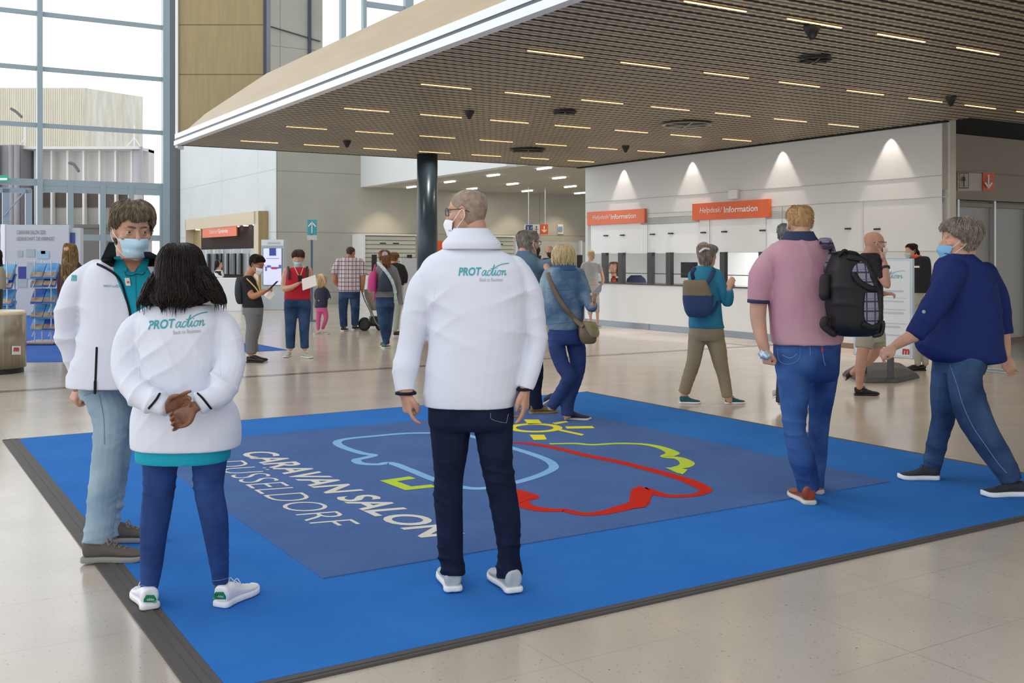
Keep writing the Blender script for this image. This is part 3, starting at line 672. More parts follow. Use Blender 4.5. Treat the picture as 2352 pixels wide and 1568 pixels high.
for v_ in (11.6, 13.4, 15.3, 17.2): g.buv(13.992, 14.0, v_-.004, v_+.004, 0, 2.45)
g.buv(13.992, 14.0, VA, 13.05, 1.615, 1.627)
struct('trim_9', g, mat('joint grey', 'b4b4b0', .6))
# counter front, top and plinth
ctr = thing('help_desk_counter', 'long white help desk counter with dark top edge along the right wall', 'counter', UV(14, 16))
g = Geo(); g.buv(13.99, 14.6, 13.05, VB, .13, .945); mk('counter_front', g, mat('counter white', 'eef2f3', .3), ctr)
g = Geo(); g.buv(13.96, 14.65, 13.03, VB+.02, .945, .972); mk('countertop', g, mat('counter top dark', '3a3a38', .3), ctr)
g = Geo(); g.buv(14.02, 14.5, 13.05, VB-.05, 0, .13); mk('plinth', g, mat('plinth steel', '8f9aa6', .3, metal=.5), ctr)
g = Geo(); g.buv(13.985, 14.0, VA, 13.05, 0, .09); o = struct('baseboard_right', g, mat('baseboard brown', '7a6250', .5))
# glazed service windows: white upper sash, clear lower screen, black posts
vs = lambda px: UVof(onU(px, 14.0))[1]
n_ = 0
spans = [(1355, 1471, 'leftmost, under the small orange sign'), (1471, 1604, 'between the two orange signs'), (1604, 1758, 'under the large orange sign'), (1758, 1945, 'behind the man in the pink polo shirt')]
for a_, b_, lab in spans:
    va, vb_ = vs(a_), vs(b_); lo, hi = min(va, vb_)+.012, max(va, vb_)-.012; lo = max(lo, 13.07)
    e = thing('service_window', 'white sliding service window '+lab, 'window', UV(14.05, (lo+hi)/2, .97), 'service windows of the help desk')
    top_ = 2.34 if a_ in (1355, 1604) else 2.22
    g = Geo(); g.buv(14.02, 14.05, lo, hi, 1.615, top_); mk('upper_panel', g, mat('sash white', 'e9eef0', .15), e)
    g = Geo(); g.buv(14.03, 14.04, lo, hi, .975, 1.612); mk('glass_screen', g, GL, e)
    if top_ < 2.3: g = Geo(); g.buv(14.0, 14.10, lo-.01, hi+.01, 2.23, 2.35); mk('shutter_box', g, mat('shutter grey', 'a9afb0', .5), e)
    g = Geo(); g.buv(14.025, 14.035, lo, hi, 1.18, 1.195); mk('rail', g, DK, e)
for a_, b_, lab in ((1387, 1397, 'leftmost of the help desk'), (1425, 1436, 'second from the column side'), (1492, 1503, 'left of the computer screen gap'), (1535, 1546, 'right of the empty white bay'), (1659, 1670, 'behind the teal jacket'), (1748, 1758, 'beside the pink polo shirt')):
    g = Geo(); va, vb_ = vs(a_), vs(b_); g.buv(13.93, 14.02, min(va, vb_), max(va, vb_), .972, 1.63)
    tag(mk('window_post', g, mat('post black', '2e3032', .4), None, bevel=.004), 'black upright post of the service window, '+lab, 'post', 'black posts on the help desk')
for px, py in ((1390, 541), (1428, 540), (1497, 538), (1539, 536), (1614, 534), (1662, 532), (1750, 529), (1947, 525), (2014, 526)):
    c = onU(px, 13.985); z_ = zat(py, c.y); v_ = UVof(c)[1]; g = Geo(); g.buv(13.975, 14.02, v_-.06, v_+.06, z_-.014, z_+.014)
    tag(mk('grip_handle', g, DK, None), 'small black grip on the white desk panels', 'handle', 'black grips on the help desk panels')
# orange signs
ORG = mat('sign orange', 'e0632a', .45); ORP = mat('sign orange light', 'e8744a', .45); SW = mat('sign letter', 'f2ece6', .5)
def desk_sign(a_, b_, t1, b1, m_, lab):
    va, vb_ = vs(a_), vs(b_); p = onU((a_+b_)/2, 14); Y1 = onU(a_, 13.95).y; z1, z0 = zat(t1, Y1), zat(b1, Y1)
    e = thing('information_sign', lab, 'sign', UV(13.95, (va+vb_)/2, z0))
    g = Geo(); g.buv(13.93, 13.99, vb_, va, z0, z1); mk('sign_board', g, m_, e)
    w_ = va-vb_; h = z1-z0
    text('sign_lettering', 'Helpdesk/', UV(13.925, va-w_*.11, z0+h*.32), -DV, DZ, w_*.31, h*.42, SW, e, shear=.2, lift=.003)
    text('sign_lettering', 'Information', UV(13.925, va-w_*.44, z0+h*.36), -DV, DZ, w_*.43, h*.36, SW, e, bold=.02, lift=.003)
desk_sign(1354, 1486, 487, 517, ORP, 'smaller looking orange information sign above the leftmost window')
desk_sign(1596, 1772, 468, 506, ORG, 'larger looking orange information sign above the middle windows')
g = Geo(); c = onU(1684, 13.95); v_ = UVof(c)[1]; z_ = zat(446, c.y); g.buv(13.93, 14, v_-.12, v_+.12, z_-.09, z_+.09)
tag(mk('wall_speaker', g, WHITE, None, bevel=.01), 'small white box speaker above the large orange sign', 'speaker')
# wall washer spots
for px in (1423, 1580, 1787, 2035):
    c = onU(px, 13.88); v_ = UVof(c)[1]; L = bpy.data.lights.new('wash', 'SPOT'); L.energy = 170; L.color = (1, .88, .78); L.spot_size = math.radians(66); L.spot_blend = .45; L.shadow_soft_size = .02
    L.use_nodes = True; ln = L.node_tree; fo = ln.nodes.new('ShaderNodeLightFalloff'); fo.inputs[0].default_value = 1; ln.links.new(fo.outputs['Linear'], ln.nodes['Emission'].inputs['Strength'])   # lens keeps the beam even
    o = bpy.data.objects.new('wall_washer', L); C.objects.link(o); o.location = UV(13.90, v_, ZC-.008); o.rotation_euler = (Vector(DU)*.06-DZ).to_track_quat('-Z', 'Y').to_euler()
# light inside the help desk and lobby
def area(name, loc, tgt, sx_, sy_, en, col=(1, 1, 1)):
    L = bpy.data.lights.new(name, 'AREA'); L.shape = 'RECTANGLE'; L.size = sx_; L.size_y = sy_; L.energy = en; L.color = col
    o = bpy.data.objects.new(name, L); C.objects.link(o); o.location = loc; o.rotation_euler = (Vector(tgt)-Vector(loc)).to_track_quat('-Z', 'Y').to_euler(); return o
area('desk_light', UV(15.6, 16, 2.38), UV(15.6, 16, 0), 1.5, 1.5, 110)
# furniture of the help desk: chair back, monitor
g = Geo(); 
p = onU(1461, 14.9); Yc = p.y
g = Geo(); rows = [(632, 1449, 1473), (640, 1440, 1482), (658, 1436, 1488), (672, 1436, 1488)]
R = []
for y, a_, b_ in rows:
    c = W((a_+b_)/2, y, Yc); h = (b_-a_)/2*Yc/F; R.append(np.array([(c.x+h*math.cos(t), c.y+.05*math.sin(t), c.z) for t in np.linspace(0, 2*math.pi, 20, endpoint=False)]))
g.rings(R); oc_ = thing('office_chair', 'dark blue office chair behind the help desk counter', 'chair', (W(1461, 660, Yc).x, Yc, 0))
mk('backrest', g, mat('chair navy', '1f2745', .7), oc_, True); g = Geo(); g.bxyz(oc_.location.x-.24, oc_.location.x+.24, Yc+.0, Yc+.45, .45, .53); mk('seat', g, mat('chair navy', '1f2745'), oc_, bevel=.02)
g = Geo(); g.lathe((oc_.location.x, Yc+.22, 0), [(.28, 0), (.28, .04), (.03, .06), (.03, .45)], 16); mk('base', g, DK, oc_)
p = onU(1583, 14.35); mo = thing('computer_monitor', 'black computer monitor on the help desk counter', 'monitor', (p.x, p.y, .972))
g = Geo(); g.box((p.x, p.y, 1.27), DU, DV, DZ, .02, .24, .16); mk('screen', g, DK, mo, bevel=.005); g = Geo(); g.lathe((p.x+.03, p.y, .972), [(.1, 0), (.1, .012), (.02, .02), (.02, .15)], 16); mk('stand', g, DK, mo)

# ---------------------------------------------------------------- right hand recess with signs and grey panels
VR = 11.15
g = Geo(); g.buv(14.12, 24, VR, VR+.2, 2.52, ZC+.035); g.buv(14.12, 24, VR+.25, VR+.3, 0, 2.55); struct('wall_right', g, mat('taupe wall', 'a09384', .6, var=.03, vscale=1.5))
g = Geo(); g.buv(14.0, 14.14, 9.98, 10.02+.1, 0, ZC+.02); struct('trim_10', g, mat('corner strip', 'b9b4a8', .5))
PN = mat('panel grey', 'b9b8b6', .5, bump=.01); AL = mat('aluminium', 'cfd2d4', .3, metal=.4)
u_ = 14.9
for i in range(6):
    g = Geo(); g.buv(u_+.03, u_+1.0, VR+.12, VR+.16, .06, 2.40); tag(mk('partition_panel', g, PN), 'tall light grey partition panel, %s from the help desk corner' % ordn[i], 'panel', 'grey partition panels on the right')
    g = Geo(); g.buv(u_-.025, u_+.025, VR+.02, VR+.12, 0, 2.52); tag(mk('partition_post', g, AL), 'white aluminium post between grey panels, %s from the help desk corner' % ordn[i], 'post', 'aluminium posts of the partition')
    u_ += 1.03 if i else 1.0
g = Geo(); g.buv(14.14, 24, VR+.03, VR+.12, 2.40, 2.47); struct('trim_11', g, mat('rail taupe', '8d867c', .5))
g = Geo(); g.buv(14.14, 24, VR+.06, VR+.13, 0, .08); struct('baseboard_back', g, mat('baseboard brown', '7a6250'))
g = Geo(); g.buv(14.14, 24, VR-.02, VR, 2.98, 3.0); struct('trim_12', g, mat('rail taupe2', '85796c', .5))
def onVz(px, py, V): p = onV(px, V); return Vector((p.x, p.y, zat(py, p.y)))
sg = thing('restroom_sign', 'white sign with a standing figure and an orange arrow beside it', 'sign', onVz(2240, 440, VR-.03))
def quadV(g, x0, y0, x1, y1, V, d=.015):
    a, b = onVz(x0, y1, V), onVz(x1, y1, V); h = zat(y0, a.y)-a.z; g.poly([a, b, b+DZ*h, a+DZ*h], d, -DV); return a, b, h
def symb(name, rects, col, V, parent, lift=.004):
    g = Geo()
    for pts in rects: P_ = [onVz(x, y, V-lift) for x, y in pts]; g.add(P_, [tuple(range(len(P_)))])
    return mk(name, g, col, parent)
g = Geo(); quadV(g, 2200, 394, 2283, 438, VR-.02); mk('sign_board', g, mat('sign cream', 'c5bcae', .5), sg)
g = Geo(); quadV(g, 2258, 396, 2284, 438, VR-.04); mk('orange_square', g, ORG, sg)
BK = mat('symbol black', '2b211c', .6)
fr_ = [(2203, 397, 2225, 398.5), (2203, 431, 2225, 432.5), (2203, 397, 2204.2, 432), (2224, 397, 2225.2, 432)]
symb('figure_symbol', [[(a, d), (c, d), (c, b), (a, b)] for a, b, c, d in fr_]+[[(2212.5, 402), (2214, 400), (2215.5, 402), (2214, 404)], [(2212, 405), (2216, 405), (2218, 415), (2210, 415)], [(2212.6, 415), (2215.4, 415), (2215, 430), (2213, 430)]], BK, VR-.05, sg)
def arrow_down(x0, y0, w_, h): 
    c = x0+w_/2; return [[(c-w_*.07, y0), (c+w_*.07, y0), (c+w_*.07, y0+h), (c-w_*.07, y0+h)], [(c-w_*.4, y0+h*.62), (c-w_*.26, y0+h*.55), (c+w_*.07, y0+h*.97), (c-w_*.02, y0+h*1.06)], [(c+w_*.4, y0+h*.62), (c+w_*.26, y0+h*.55), (c-w_*.07, y0+h*.97), (c+w_*.02, y0+h*1.06)]]
symb('arrow_symbol', arrow_down(2259, 401, 24, 31), SW, VR-.07, sg)
# floor stickers at right
for pts, lab in (([(2262, 843), (2345, 851), (2318, 858), (2225, 849)], 'pale marking sticker on the floor beside the walking woman'),):
    g = Geo(); g.add([G(x, y, .003) for x, y in pts], [(0, 1, 2, 3)][:1]); e = tag(mk('floor_sticker', g, mat('sticker pale', 'c9d6d8', .4)), lab, 'sticker')
    g = Geo(); g.add([G(x, y, .005) for x, y in ((2275, 846), (2320, 851), (2305, 854), (2255, 849))], [(0, 1, 2, 3)]); mk('sticker_print', g, mat('sticker teal', '7fa9bd', .4), e)

# ---------------------------------------------------------------- lobby: linear lamps, shutters, signs
LL = mat('lamp cool', 'ffffff', .5, emit=12)
lob = [(945, 429), (1033, 417), (1084, 433), (1133, 402), (1177, 422), (1211, 438), (1250, 386), (1284, 408), (1310, 428), (1332, 443)]
for i, (x, y) in enumerate(lob):
    Y = F*(3.87-CZ)/(HZ-y); p = W(x, y, Y); g = Geo(); g.box(p-DZ*.005, DV, DU, DZ, .30, .035, .02)
    tag(mk('linear_lamp', g, LL), 'white linear lamp flush in the lobby soffit', 'lamp', 'white linear lamps in the lobby soffit')
area('lobby_light', UV(19, 27, 3.8), UV(19, 27, 0), 8, 8, 150, (1, .93, .83))
for x in (905, 1205, 1310): 
    p = onV(x, 31.2); L = bpy.data.lights.new('wash2', 'SPOT'); L.energy = 90; L.color = (1, .82, .6); L.spot_size = math.radians(80); L.spot_blend = .7; L.shadow_soft_size = .1
    o = bpy.data.objects.new('wall_washer', L); C.objects.link(o); o.location = (p.x, p.y, 3.8); o.rotation_euler = (Vector(DV)*.3-DZ).to_track_quat('-Z', 'Y').to_euler()
SH = mat('shutter cream', 'c9cabd', .5); n, b = nodes(SH); u, v, z, oc = uvnodes(n)
n.links.new(mixc(n, near_line(n, z, .14, .0, .035), srgb('c9cabd'), srgb('85867c')), b.inputs['Base Color'])
for a_, b_, t_, lab in ((831, 957, 537, 'cream slatted service kiosk left of the round column'), (1128, 1183, 541, 'cream slatted service kiosk right of the round column')):
    ua, ub = UVof(onV(a_, 31.4))[0], UVof(onV(b_, 31.4))[0]; z_ = zat(t_, onV(a_, 31.4).y)
    e = thing('service_kiosk', lab, 'kiosk', UV((ua+ub)/2, 31.8))
    g = Geo(); g.buv(ua+.12, ub, 31.5, 32.19, .95, z_-.03); mk('slatted_shutter', g, SH, e)
    g = Geo(); g.buv(ua, ua+.12, 31.4, 32.19, 0, z_); g.buv(ua, ub, 31.4, 32.19, z_-.04, z_); mk('kiosk_frame', g, WHITE, e)
    g = Geo(); g.buv(ua+.1, ub, 31.35, 32.19, 0, .95); mk('kiosk_counter', g, mat('counter white', 'dfe3e4'), e)
    for x in ((861, 942) if a_ < 900 else (1170,)):
        u2 = UVof(onV(x, 31.2))[0]; g = Geo(); g.buv(u2-.07, u2+.07, 31.2, 31.3, .95, 1.63); mk('black_post', g, DK, e)
    for x in ((881, 911) if a_ < 900 else (1150,)):
        u2 = UVof(onV(x, 31.2))[0]; g = Geo(); g.buv(u2-.09, u2+.09, 31.2, 31.3, 1.98, 2.02); mk('grip', g, DK, e)
g = Geo(); a_, b_, h = quadV(g, 921, 592, 957, 720, 28.5, .06); o = tag(mk('notice_board', g, mat('board grey', 'b9bdc2', .4)), 'pale grey standing board left of the round column', 'board')
# glass partition with black posts
e = thing('glass_partition', 'clear glass partition with black posts right of the lobby signs', 'partition', UVof and onV(1270, 27.5))
ga = Geo(); ua, ub = UVof(onV(1183, 28.5))[0], UVof(onV(1345, 28.5))[0]; ga.buv(ua, ub, 28.5, 28.52, .1, 2.05); GL2 = mat('partition glass', 'dfe8e6', .05, alpha=.16); mk('glass_pane', ga, GL2, e)
for i, x in enumerate((1186, 1235, 1335)):
    u2 = UVof(onV(x, 28.4))[0]; g = Geo(); g.buv(u2-.03, u2+.03, 28.38, 28.5, 0, 2.1); mk('post', g, AL, e)
g = Geo(); u2 = UVof(onV(1334, 28.2))[0]; g.buv(u2-.07, u2+.07, 28.2, 28.33, .7, 1.62); mk('black_column', g, DK, e)
g = Geo(); u2 = UVof(onV(1237, 28.2))[0]; g.buv(u2-.05, u2+.1, 28.2, 28.33, .7, 1.6); mk('black_column', g, DK, e)
# lobby signs
BL = mat('sign blue', '2c4a86', .5)
e = thing('lobby_sign', 'blue, white and orange direction sign hanging over the lobby', 'sign', onVz(1232, 538, 29))
g = Geo(); quadV(g, 1206, 515, 1240, 537, 29, .05); mk('sign_board', g, mat('sign white', 'd8d8d0', .5), e)
g = Geo(); quadV(g, 1208.5, 516.5, 1223.5, 535, 28.93, .01); mk('blue_field', g, BL, e); g = Geo(); quadV(g, 1241, 515, 1259, 538, 29, .05); mk('orange_field', g, ORG, e)
symb('arrow_symbol', arrow_down(1242, 519, 16, 14), SW, 28.9, e); symb('wheelchair_symbol', [[(1212, 520), (1213.5, 520), (1213.5, 530), (1212, 530)], [(1212, 528.5), (1219, 528.5), (1219, 530), (1212, 530)], [(1219, 524), (1222, 520), (1222, 521.5), (1220, 525)]], SW, 28.88, e)
symb('lift_symbol', [[(1231.4, 521), (1232.8, 521), (1232.8, 532), (1231.4, 532)], [(1228, 525.8), (1236, 525.8), (1236, 527), (1228, 527)], [(1229.6, 530.5), (1234.6, 530.5), (1232, 534.5)], [(1229.6, 522), (1234.6, 522), (1232, 518)]], BK, 28.9, e)
g = Geo(); p = onVz(1252, 515, 29); g.tube([p, Vector((p.x, p.y, 3.88))], .015, seg=6); p = onVz(1214, 515, 29); g.tube([p, Vector((p.x, p.y, 3.88))], .015, seg=6); mk('hanger_rod', g, AL, e)
e = thing('lift_sign', 'small white sign with a blue square on the lobby back wall', 'sign', onVz(1288, 537, 32.15))
g = Geo(); quadV(g, 1281.5, 515, 1293.5, 537, 32.15, .03); mk('sign_board', g, mat('sign white', 'd8d8d0'), e); g = Geo(); quadV(g, 1283, 520, 1292, 530, 32.1, .01); mk('blue_field', g, mat('sign blue pale', '6f8fc4', .5), e)
e = thing('arrow_banner', 'orange banner with red writing right behind the column', 'banner', onVz(1015, 590, 27))
g = Geo(); quadV(g, 1004, 553, 1042, 600, 27, .06); mk('banner_panel', g, mat('banner orange', 'e0561f', .5), e)
text('banner_lettering', 'Information', onVz(1006, 585, 26.98), Vector((UX, UY, 0)), DZ, .4, .08, SW, e)
g = Geo(); p = onV(1010, 27); g.tube([(p.x, p.y, 0), (p.x, p.y, 1.5)], .03, seg=8, rnd=False); mk('stand', g, AL, e)
# teal arrow sign on a pole
Y = 25.0; e = thing('direction_sign', 'teal sign with a white upward arrow on a thin pole', 'sign', (xat(714.5, Y), Y, 0))
g = Geo(); p0, p1 = W(705.5, 539, Y), W(727.5, 504, Y); g.bxyz(p0.x, p1.x, Y, Y+.03, p0.z, p1.z); mk('sign_board', g, mat('sign teal', '3a9aa6', .45), e, bevel=.01)
g = Geo()
for pts in ([(715.6, 535), (717.6, 535), (717.6, 511), (715.6, 511)], [(716.6, 508.5), (726, 519), (724.6, 521), (716.6, 512.5)], [(716.6, 508.5), (716.6, 512.5), (708.6, 521), (707.2, 519)]): g.add([W(x, y, Y-.01) for x, y in pts], [(0, 1, 2, 3)])
mk('arrow_symbol', g, SW, e); g = Geo(); g.tube([(xat(715, Y), Y+.04, .02), (xat(715, Y), Y+.04, W(0, 520, Y).z)], .03, seg=10, smooth=False); g.lathe((xat(715, Y), Y+.04, 0), [(.22, 0), (.22, .02), (.03, .04)], 20); mk('pole', g, mat('pole blue', '46627a', .4), e)
g = Geo(); p0, p1 = W(705.5, 551, Y), W(727.5, 540, Y); g.bxyz(p0.x, p1.x, Y, Y+.03, p0.z, p1.z); mk('lower_plate', g, mat('plate pale', 'c3c4be', .5), e)

# ---------------------------------------------------------------- cloakroom portal on the pale wall
UP = C0-.35
def pU(px, py, U): p = onU(px, U); return Vector((p.x, p.y, zat(py, p.y)))
vL, vR = UVof(onU(425, UP))[1], UVof(onU(593, UP))[1]; zt = zat(484, onU(593, UP).y)
e = thing('cloakroom_portal', 'pale timber framed cloakroom portal in the white wall', 'portal', UV(UP, (vL+vR)/2))
FT = mat('portal pale', 'cdbfa4', .5)
g = Geo(); g.buv(UP, C0+.1, vR, vR+.45, 0, zt); g.buv(UP, C0+.1, vR, vL, zt-.42, zt); g.buv(UP, C0+.1, vL-.10, vL, 0, zt); mk('portal_frame', g, FT, e)
g = Geo(); g.buv(UP+.02, C0, vR-.02, vR, 0, zt); mk('side_cladding', g, TIMB, e)
ZO = zt-.42
g = Geo(); g.buv(C0-.035, C0-.024, vR+.45, vL-.1, 0, ZO)
mk('recess_back', g, mat('recess dark brown', '2a1912', .85), e)
g = Geo(); v5 = UVof(onU(462, C0-.05))[1]; g.buv(C0-.05, C0-.036, v5, vL-.1, 0, ZO); mk('recess_timber', g, TIMB, e)
sgn = thing('cloakroom_sign', 'orange cloakroom sign hanging inside the timber portal', 'sign', pU(505, 545, UP+.1))
a_, b_ = UVof(onU(466, UP+.05))[1], UVof(onU(544, UP+.05))[1]; yy = onU(544, UP+.05).y; z1, z0 = zat(516, yy), zat(541.5, yy)
g = Geo(); g.buv(UP+.03, UP+.07, b_, a_, z0, z1); mk('sign_board', g, ORP, sgn)
w_ = a_-b_
text('sign_lettering', 'Cloakroom/', UV(UP+.03, a_-w_*.22, z0+(z1-z0)*.35), -DV, DZ, w_*.26, (z1-z0)*.38, SW, sgn, lift=.004); text('sign_lettering', 'Garderobe', UV(UP+.03, a_-w_*.50, z0+(z1-z0)*.35), -DV, DZ, w_*.27, (z1-z0)*.38, SW, sgn, bold=.02, lift=.004)
g = Geo()
for t in (.05, .5, .95): g.tube([UV(UP+.05, b_+w_*t, z1), UV(UP+.05, b_+w_*t, ZO)], .015, seg=6)
mk('hanger_wire', g, AL, sgn)
for i in range(8):
    v_ = vR+.8+i*(vL-vR-1.6)/7.5; g = Geo(); g.lathe(UV(UP+.16, v_, ZO-.012), [(.07, -.01), (.09, .015)], 14); tag(mk('downlight', g, LL), 'small round downlight under the portal head', 'lamp', 'downlights of the cloakroom portal')
# clear screens with dark posts in the portal, white counter in front
for i, x in enumerate((479, 497, 508, 524, 540, 553)):
    v_ = UVof(onU(x, UP+.12))[1]; g = Geo(); g.buv(UP+.08, UP+.14, v_-.1, v_+.1, .95, 1.68); tag(mk('screen_post', g, DK), 'dark upright post among the cloakroom screens', 'post', 'dark posts of the cloakroom screens')
g = Geo(); v1_, v2_ = vR+.5, vL-.2; N = 40
for i in range(N):
    va, vb_ = v1_+(v2_-v1_)*i/N, v1_+(v2_-v1_)*(i+1)/N; da, db = (.04*math.sin(i*1.3), .04*math.sin((i+1)*1.3)); g.add([UV(UP+.2+da, va, .95), UV(UP+.2+db, vb_, .95), UV(UP+.2+db, vb_, 1.84), UV(UP+.2+da, va, 1.84)], [(0, 1, 2, 3)])
tag(mk('plastic_screen', g, mat('screen plastic', 'b8bfc2', .15, alpha=.72, metal=.3), None, True), 'hanging clear plastic screen in the cloakroom portal', 'screen')
g = Geo(); pa = W(497, 640, 30.5); pb = W(558, 640, 29.5); 
g.box(((pa.x+pb.x)/2, 30.2, .47), Vector((1, 0, 0)), Vector((0, 1, 0)), DZ, .40, .45, .47); tag(mk('cloakroom_counter', g, WHITE, None, bevel=.01), 'white box counter in front of the cloakroom', 'counter')
# display kiosk
Y = 30.5; e = thing('display_kiosk', 'tall grey display kiosk with a lit poster screen', 'kiosk', (xat(626, Y), Y, 0))
g = Geo(); g.bxyz(xat(600, Y), xat(652, Y), Y, Y+.45, 0, zat(550, Y)); mk('casing', g, mat('kiosk grey', 'b8bfc3', .4), e, bevel=.01)
g = Geo(); g.bxyz(xat(600.5, Y), xat(651.5, Y), Y-.02, Y, zat(564, Y), zat(551, Y)); mk('header', g, mat('kiosk header', 'd8dcdc', .4), e)
g = Geo(); g.bxyz(xat(604, Y), xat(648.5, Y), Y-.03, Y, zat(655, Y), zat(569, Y)); mk('bezel', g, mat('bezel', '6a737c', .3), e)
g = Geo(); g.bxyz(xat(605.5, Y), xat(647, Y), Y-.035, Y-.03, zat(654, Y), zat(570, Y)); sc_ = mk('screen', g, mat('screen lit', 'd5d8f4', .3, emit=.35), e)
def frontquads(name, L, col, Y, parent):
    g = Geo()
    for a, t_, b_, l_ in L: g.add([W(a, l_, Y), W(b_, l_, Y), W(b_, t_, Y), W(a, t_, Y)], [(0, 1, 2, 3)])
    return mk(name, g, col, parent)
frontquads('blue_logo', [(618.5, 570, 634, 587)], mat('logo blue', '3f4fae', .5), Y-.04, sc_)
frontquads('poster_picture', [(609, 612, 613, 622), (613, 609, 622, 614), (622, 613, 640, 617), (640, 608, 646, 616), (611, 593, 641, 594)], mat('poster blue', '6d72c0', .5), Y-.04, sc_); frontquads('poster_van', [(624, 613, 636, 618)], mat('poster red', 'b8456a', .5), Y-.045, sc_)
text('header_lettering', 'CARAVAN SALON', W(614, 561, Y-.03), Vector((1, 0, 0)), DZ, .38, .07, mat('letter grey', '9aa0a4', .5), e)
# ---------------------------------------------------------------- outside the glass front
g = Geo(); g.add([(-90, 38, -.03), (40, 60, -.03), (40, 180, -.03), (-140, 180, -.03)], [(0, 1, 2, 3)]); struct('ground_outside', g, mat('outside paving', 'c4c2bd', .8))
def P8(px, py, Y): return W(px, py, Y)
FC = mat('facade concrete', 'b9b3a3', .8); n, b = nodes(FC); oc, s_ = objxyz(n)
mp = n.nodes.new('ShaderNodeMapping'); mp.inputs['Scale'].default_value = (2.6, 2.6, .35); n.links.new(oc, mp.inputs[0])
c = mixc(n, ramp(n, noise(n, mp.outputs[0], 1.0, 6, .65), .35, .65), srgb('dcd6c4'), srgb('f4f1e8')); n.links.new(c, b.inputs['Base Color'])
e = thing('office_building', 'large windowless concrete building seen through the glass front', 'building', (xat(150, 84), 84, 0))
a0, a1, a2 = P8(-160, 201, 80), P8(190, 201, 80), P8(328, 222, 84.6); ht = a0.z
g = Geo(); F4 = [a0, a1, a2, Vector((xat(322, 110), 110, ht)), Vector((xat(-160, 110), 110, ht))]; g.poly([Vector((p.x, p.y, ht)) for p in F4], ht); mk('concrete_shell', g, FC, e)
g = Geo()
for i in range(70): x = a0.x+i*(a1.x-a0.x)/70; g.bxyz(x, x+.06, 79.93, 80, 9, ht-.05)
mk('facade_ribs', g, mat('rib concrete', 'e0dac8', .8), e)
# pavilion with round pillar and upright fins
Yp = 62; e = thing('pavilion', 'grey metal pavilion with white upright fins outside the glass', 'building', (xat(200, Yp), Yp, 0))
g = Geo(); g.bxyz(xat(-60, Yp), xat(325, Yp), Yp+1.2, Yp+2.2, zat(440, Yp), zat(336, Yp)); g.bxyz(xat(-60, Yp), xat(325, Yp), Yp-.5, Yp+2.2, zat(344, Yp), zat(338, Yp)); mk('canopy_box', g, mat('pavilion pale', 'dedbd9', .6), e)
g = Geo(); g.bxyz(xat(70, Yp), xat(300, Yp), Yp+.9, Yp+2.2, zat(474, Yp), zat(440, Yp)); mk('dark_band', g, mat('band umber', '5c534c', .7), e)
g = Geo(); g.bxyz(xat(-60, Yp), xat(320, Yp), Yp+1, Yp+2.2, 0, zat(474, Yp)); mk('lower_wall', g, mat('pavilion stone', 'b5b1ac', .7), e)
g = Geo(); g.bxyz(xat(110, Yp), xat(330, Yp), Yp-2.2, Yp-1.8, 0, zat(518, Yp)); g.bxyz(xat(110, Yp), xat(330, Yp), Yp-2.3, Yp-1.7, zat(518, Yp)-.2, zat(518, Yp)); mk('parapet', g, mat('parapet grey', '6a6763', .7), e)
for x in (71, 109, 146, 183, 220, 257, 294):
    g = Geo(); g.bxyz(xat(x-2, Yp), xat(x+2.5, Yp), Yp+.5, Yp+.95, 0, zat(342, Yp)); mk('fin', g, mat('fin white', 'efedea', .5), e)
g = Geo(); g.lathe((xat(316, Yp), Yp, 0), [(.30, 0), (.30, zat(337, Yp))], 24); mk('round_pillar', g, mat('pillar grey', 'b9b5bb', .4), e, True)
g = Geo(); g.bxyz(xat(-60, Yp), xat(62, Yp), Yp-.8, Yp+1.1, zat(545, Yp), zat(336, Yp)); mk('side_cladding', g, mat('cladding slate', '8d8b90', .6), e)
g = Geo()
for x in (12, 45, 57): g.lathe((xat(x, Yp), Yp-1.0, 0), [(.17, 0), (.17, zat(337, Yp))], 12)
mk('downpipe', g, mat('pipe grey', '9a979c', .5), e, True)
g = Geo(); p = lambda x, y: W(x, y, Yp-.3); g.tube([p(309, 337), p(309, 288)], .05, seg=6); g.tube([p(309, 316), p(292, 336)], .04, seg=6); g.tube([p(309, 316), p(322, 336)], .04, seg=6); g.tube([p(58, 337), p(58, 290)], .05, seg=6); g.tube([p(58, 316), p(44, 336)], .04, seg=6); mk('mast', g, WHITE, e)
g = Geo(); g.tube([W(160, 374, 60), W(170, 378, 60), W(180, 392, 60)], .09, seg=8); g.tube([W(26, 250, 60), W(36, 256, 60), W(49, 268, 60)], .08, seg=8); mk('lamp_arm', g, mat('arm slate', '6e6a6a', .5), e)
# green exit sign above the doors
g = Geo(); a, b_ = onV(-8, VG-.5), onV(20, VG-.5); e = thing('exit_sign', 'green lit exit sign above the entrance doors at left', 'sign', (a.x, a.y, 4.8))
g.poly([Vector((a.x, a.y, zat(416, a.y))), Vector((b_.x, b_.y, zat(416, b_.y))), Vector((b_.x, b_.y, zat(402, b_.y))), Vector((a.x, a.y, zat(402, a.y)))], .15, -DV); mk('sign_box', g, mat('exit green', '2f9a78', .4, emit=.4), e)
g = Geo(); a, b_ = onV(-2, VG-.53), onV(16, VG-.53); g.add([Vector((a.x, a.y, zat(413, a.y))), Vector((b_.x, b_.y, zat(413, b_.y))), Vector((b_.x, b_.y, zat(409, b_.y))), Vector((a.x, a.y, zat(409, a.y)))], [(0, 1, 2, 3)]); mk('sign_symbol', g, mat('exit pale', 'd5f5ea', .4, emit=1), e)

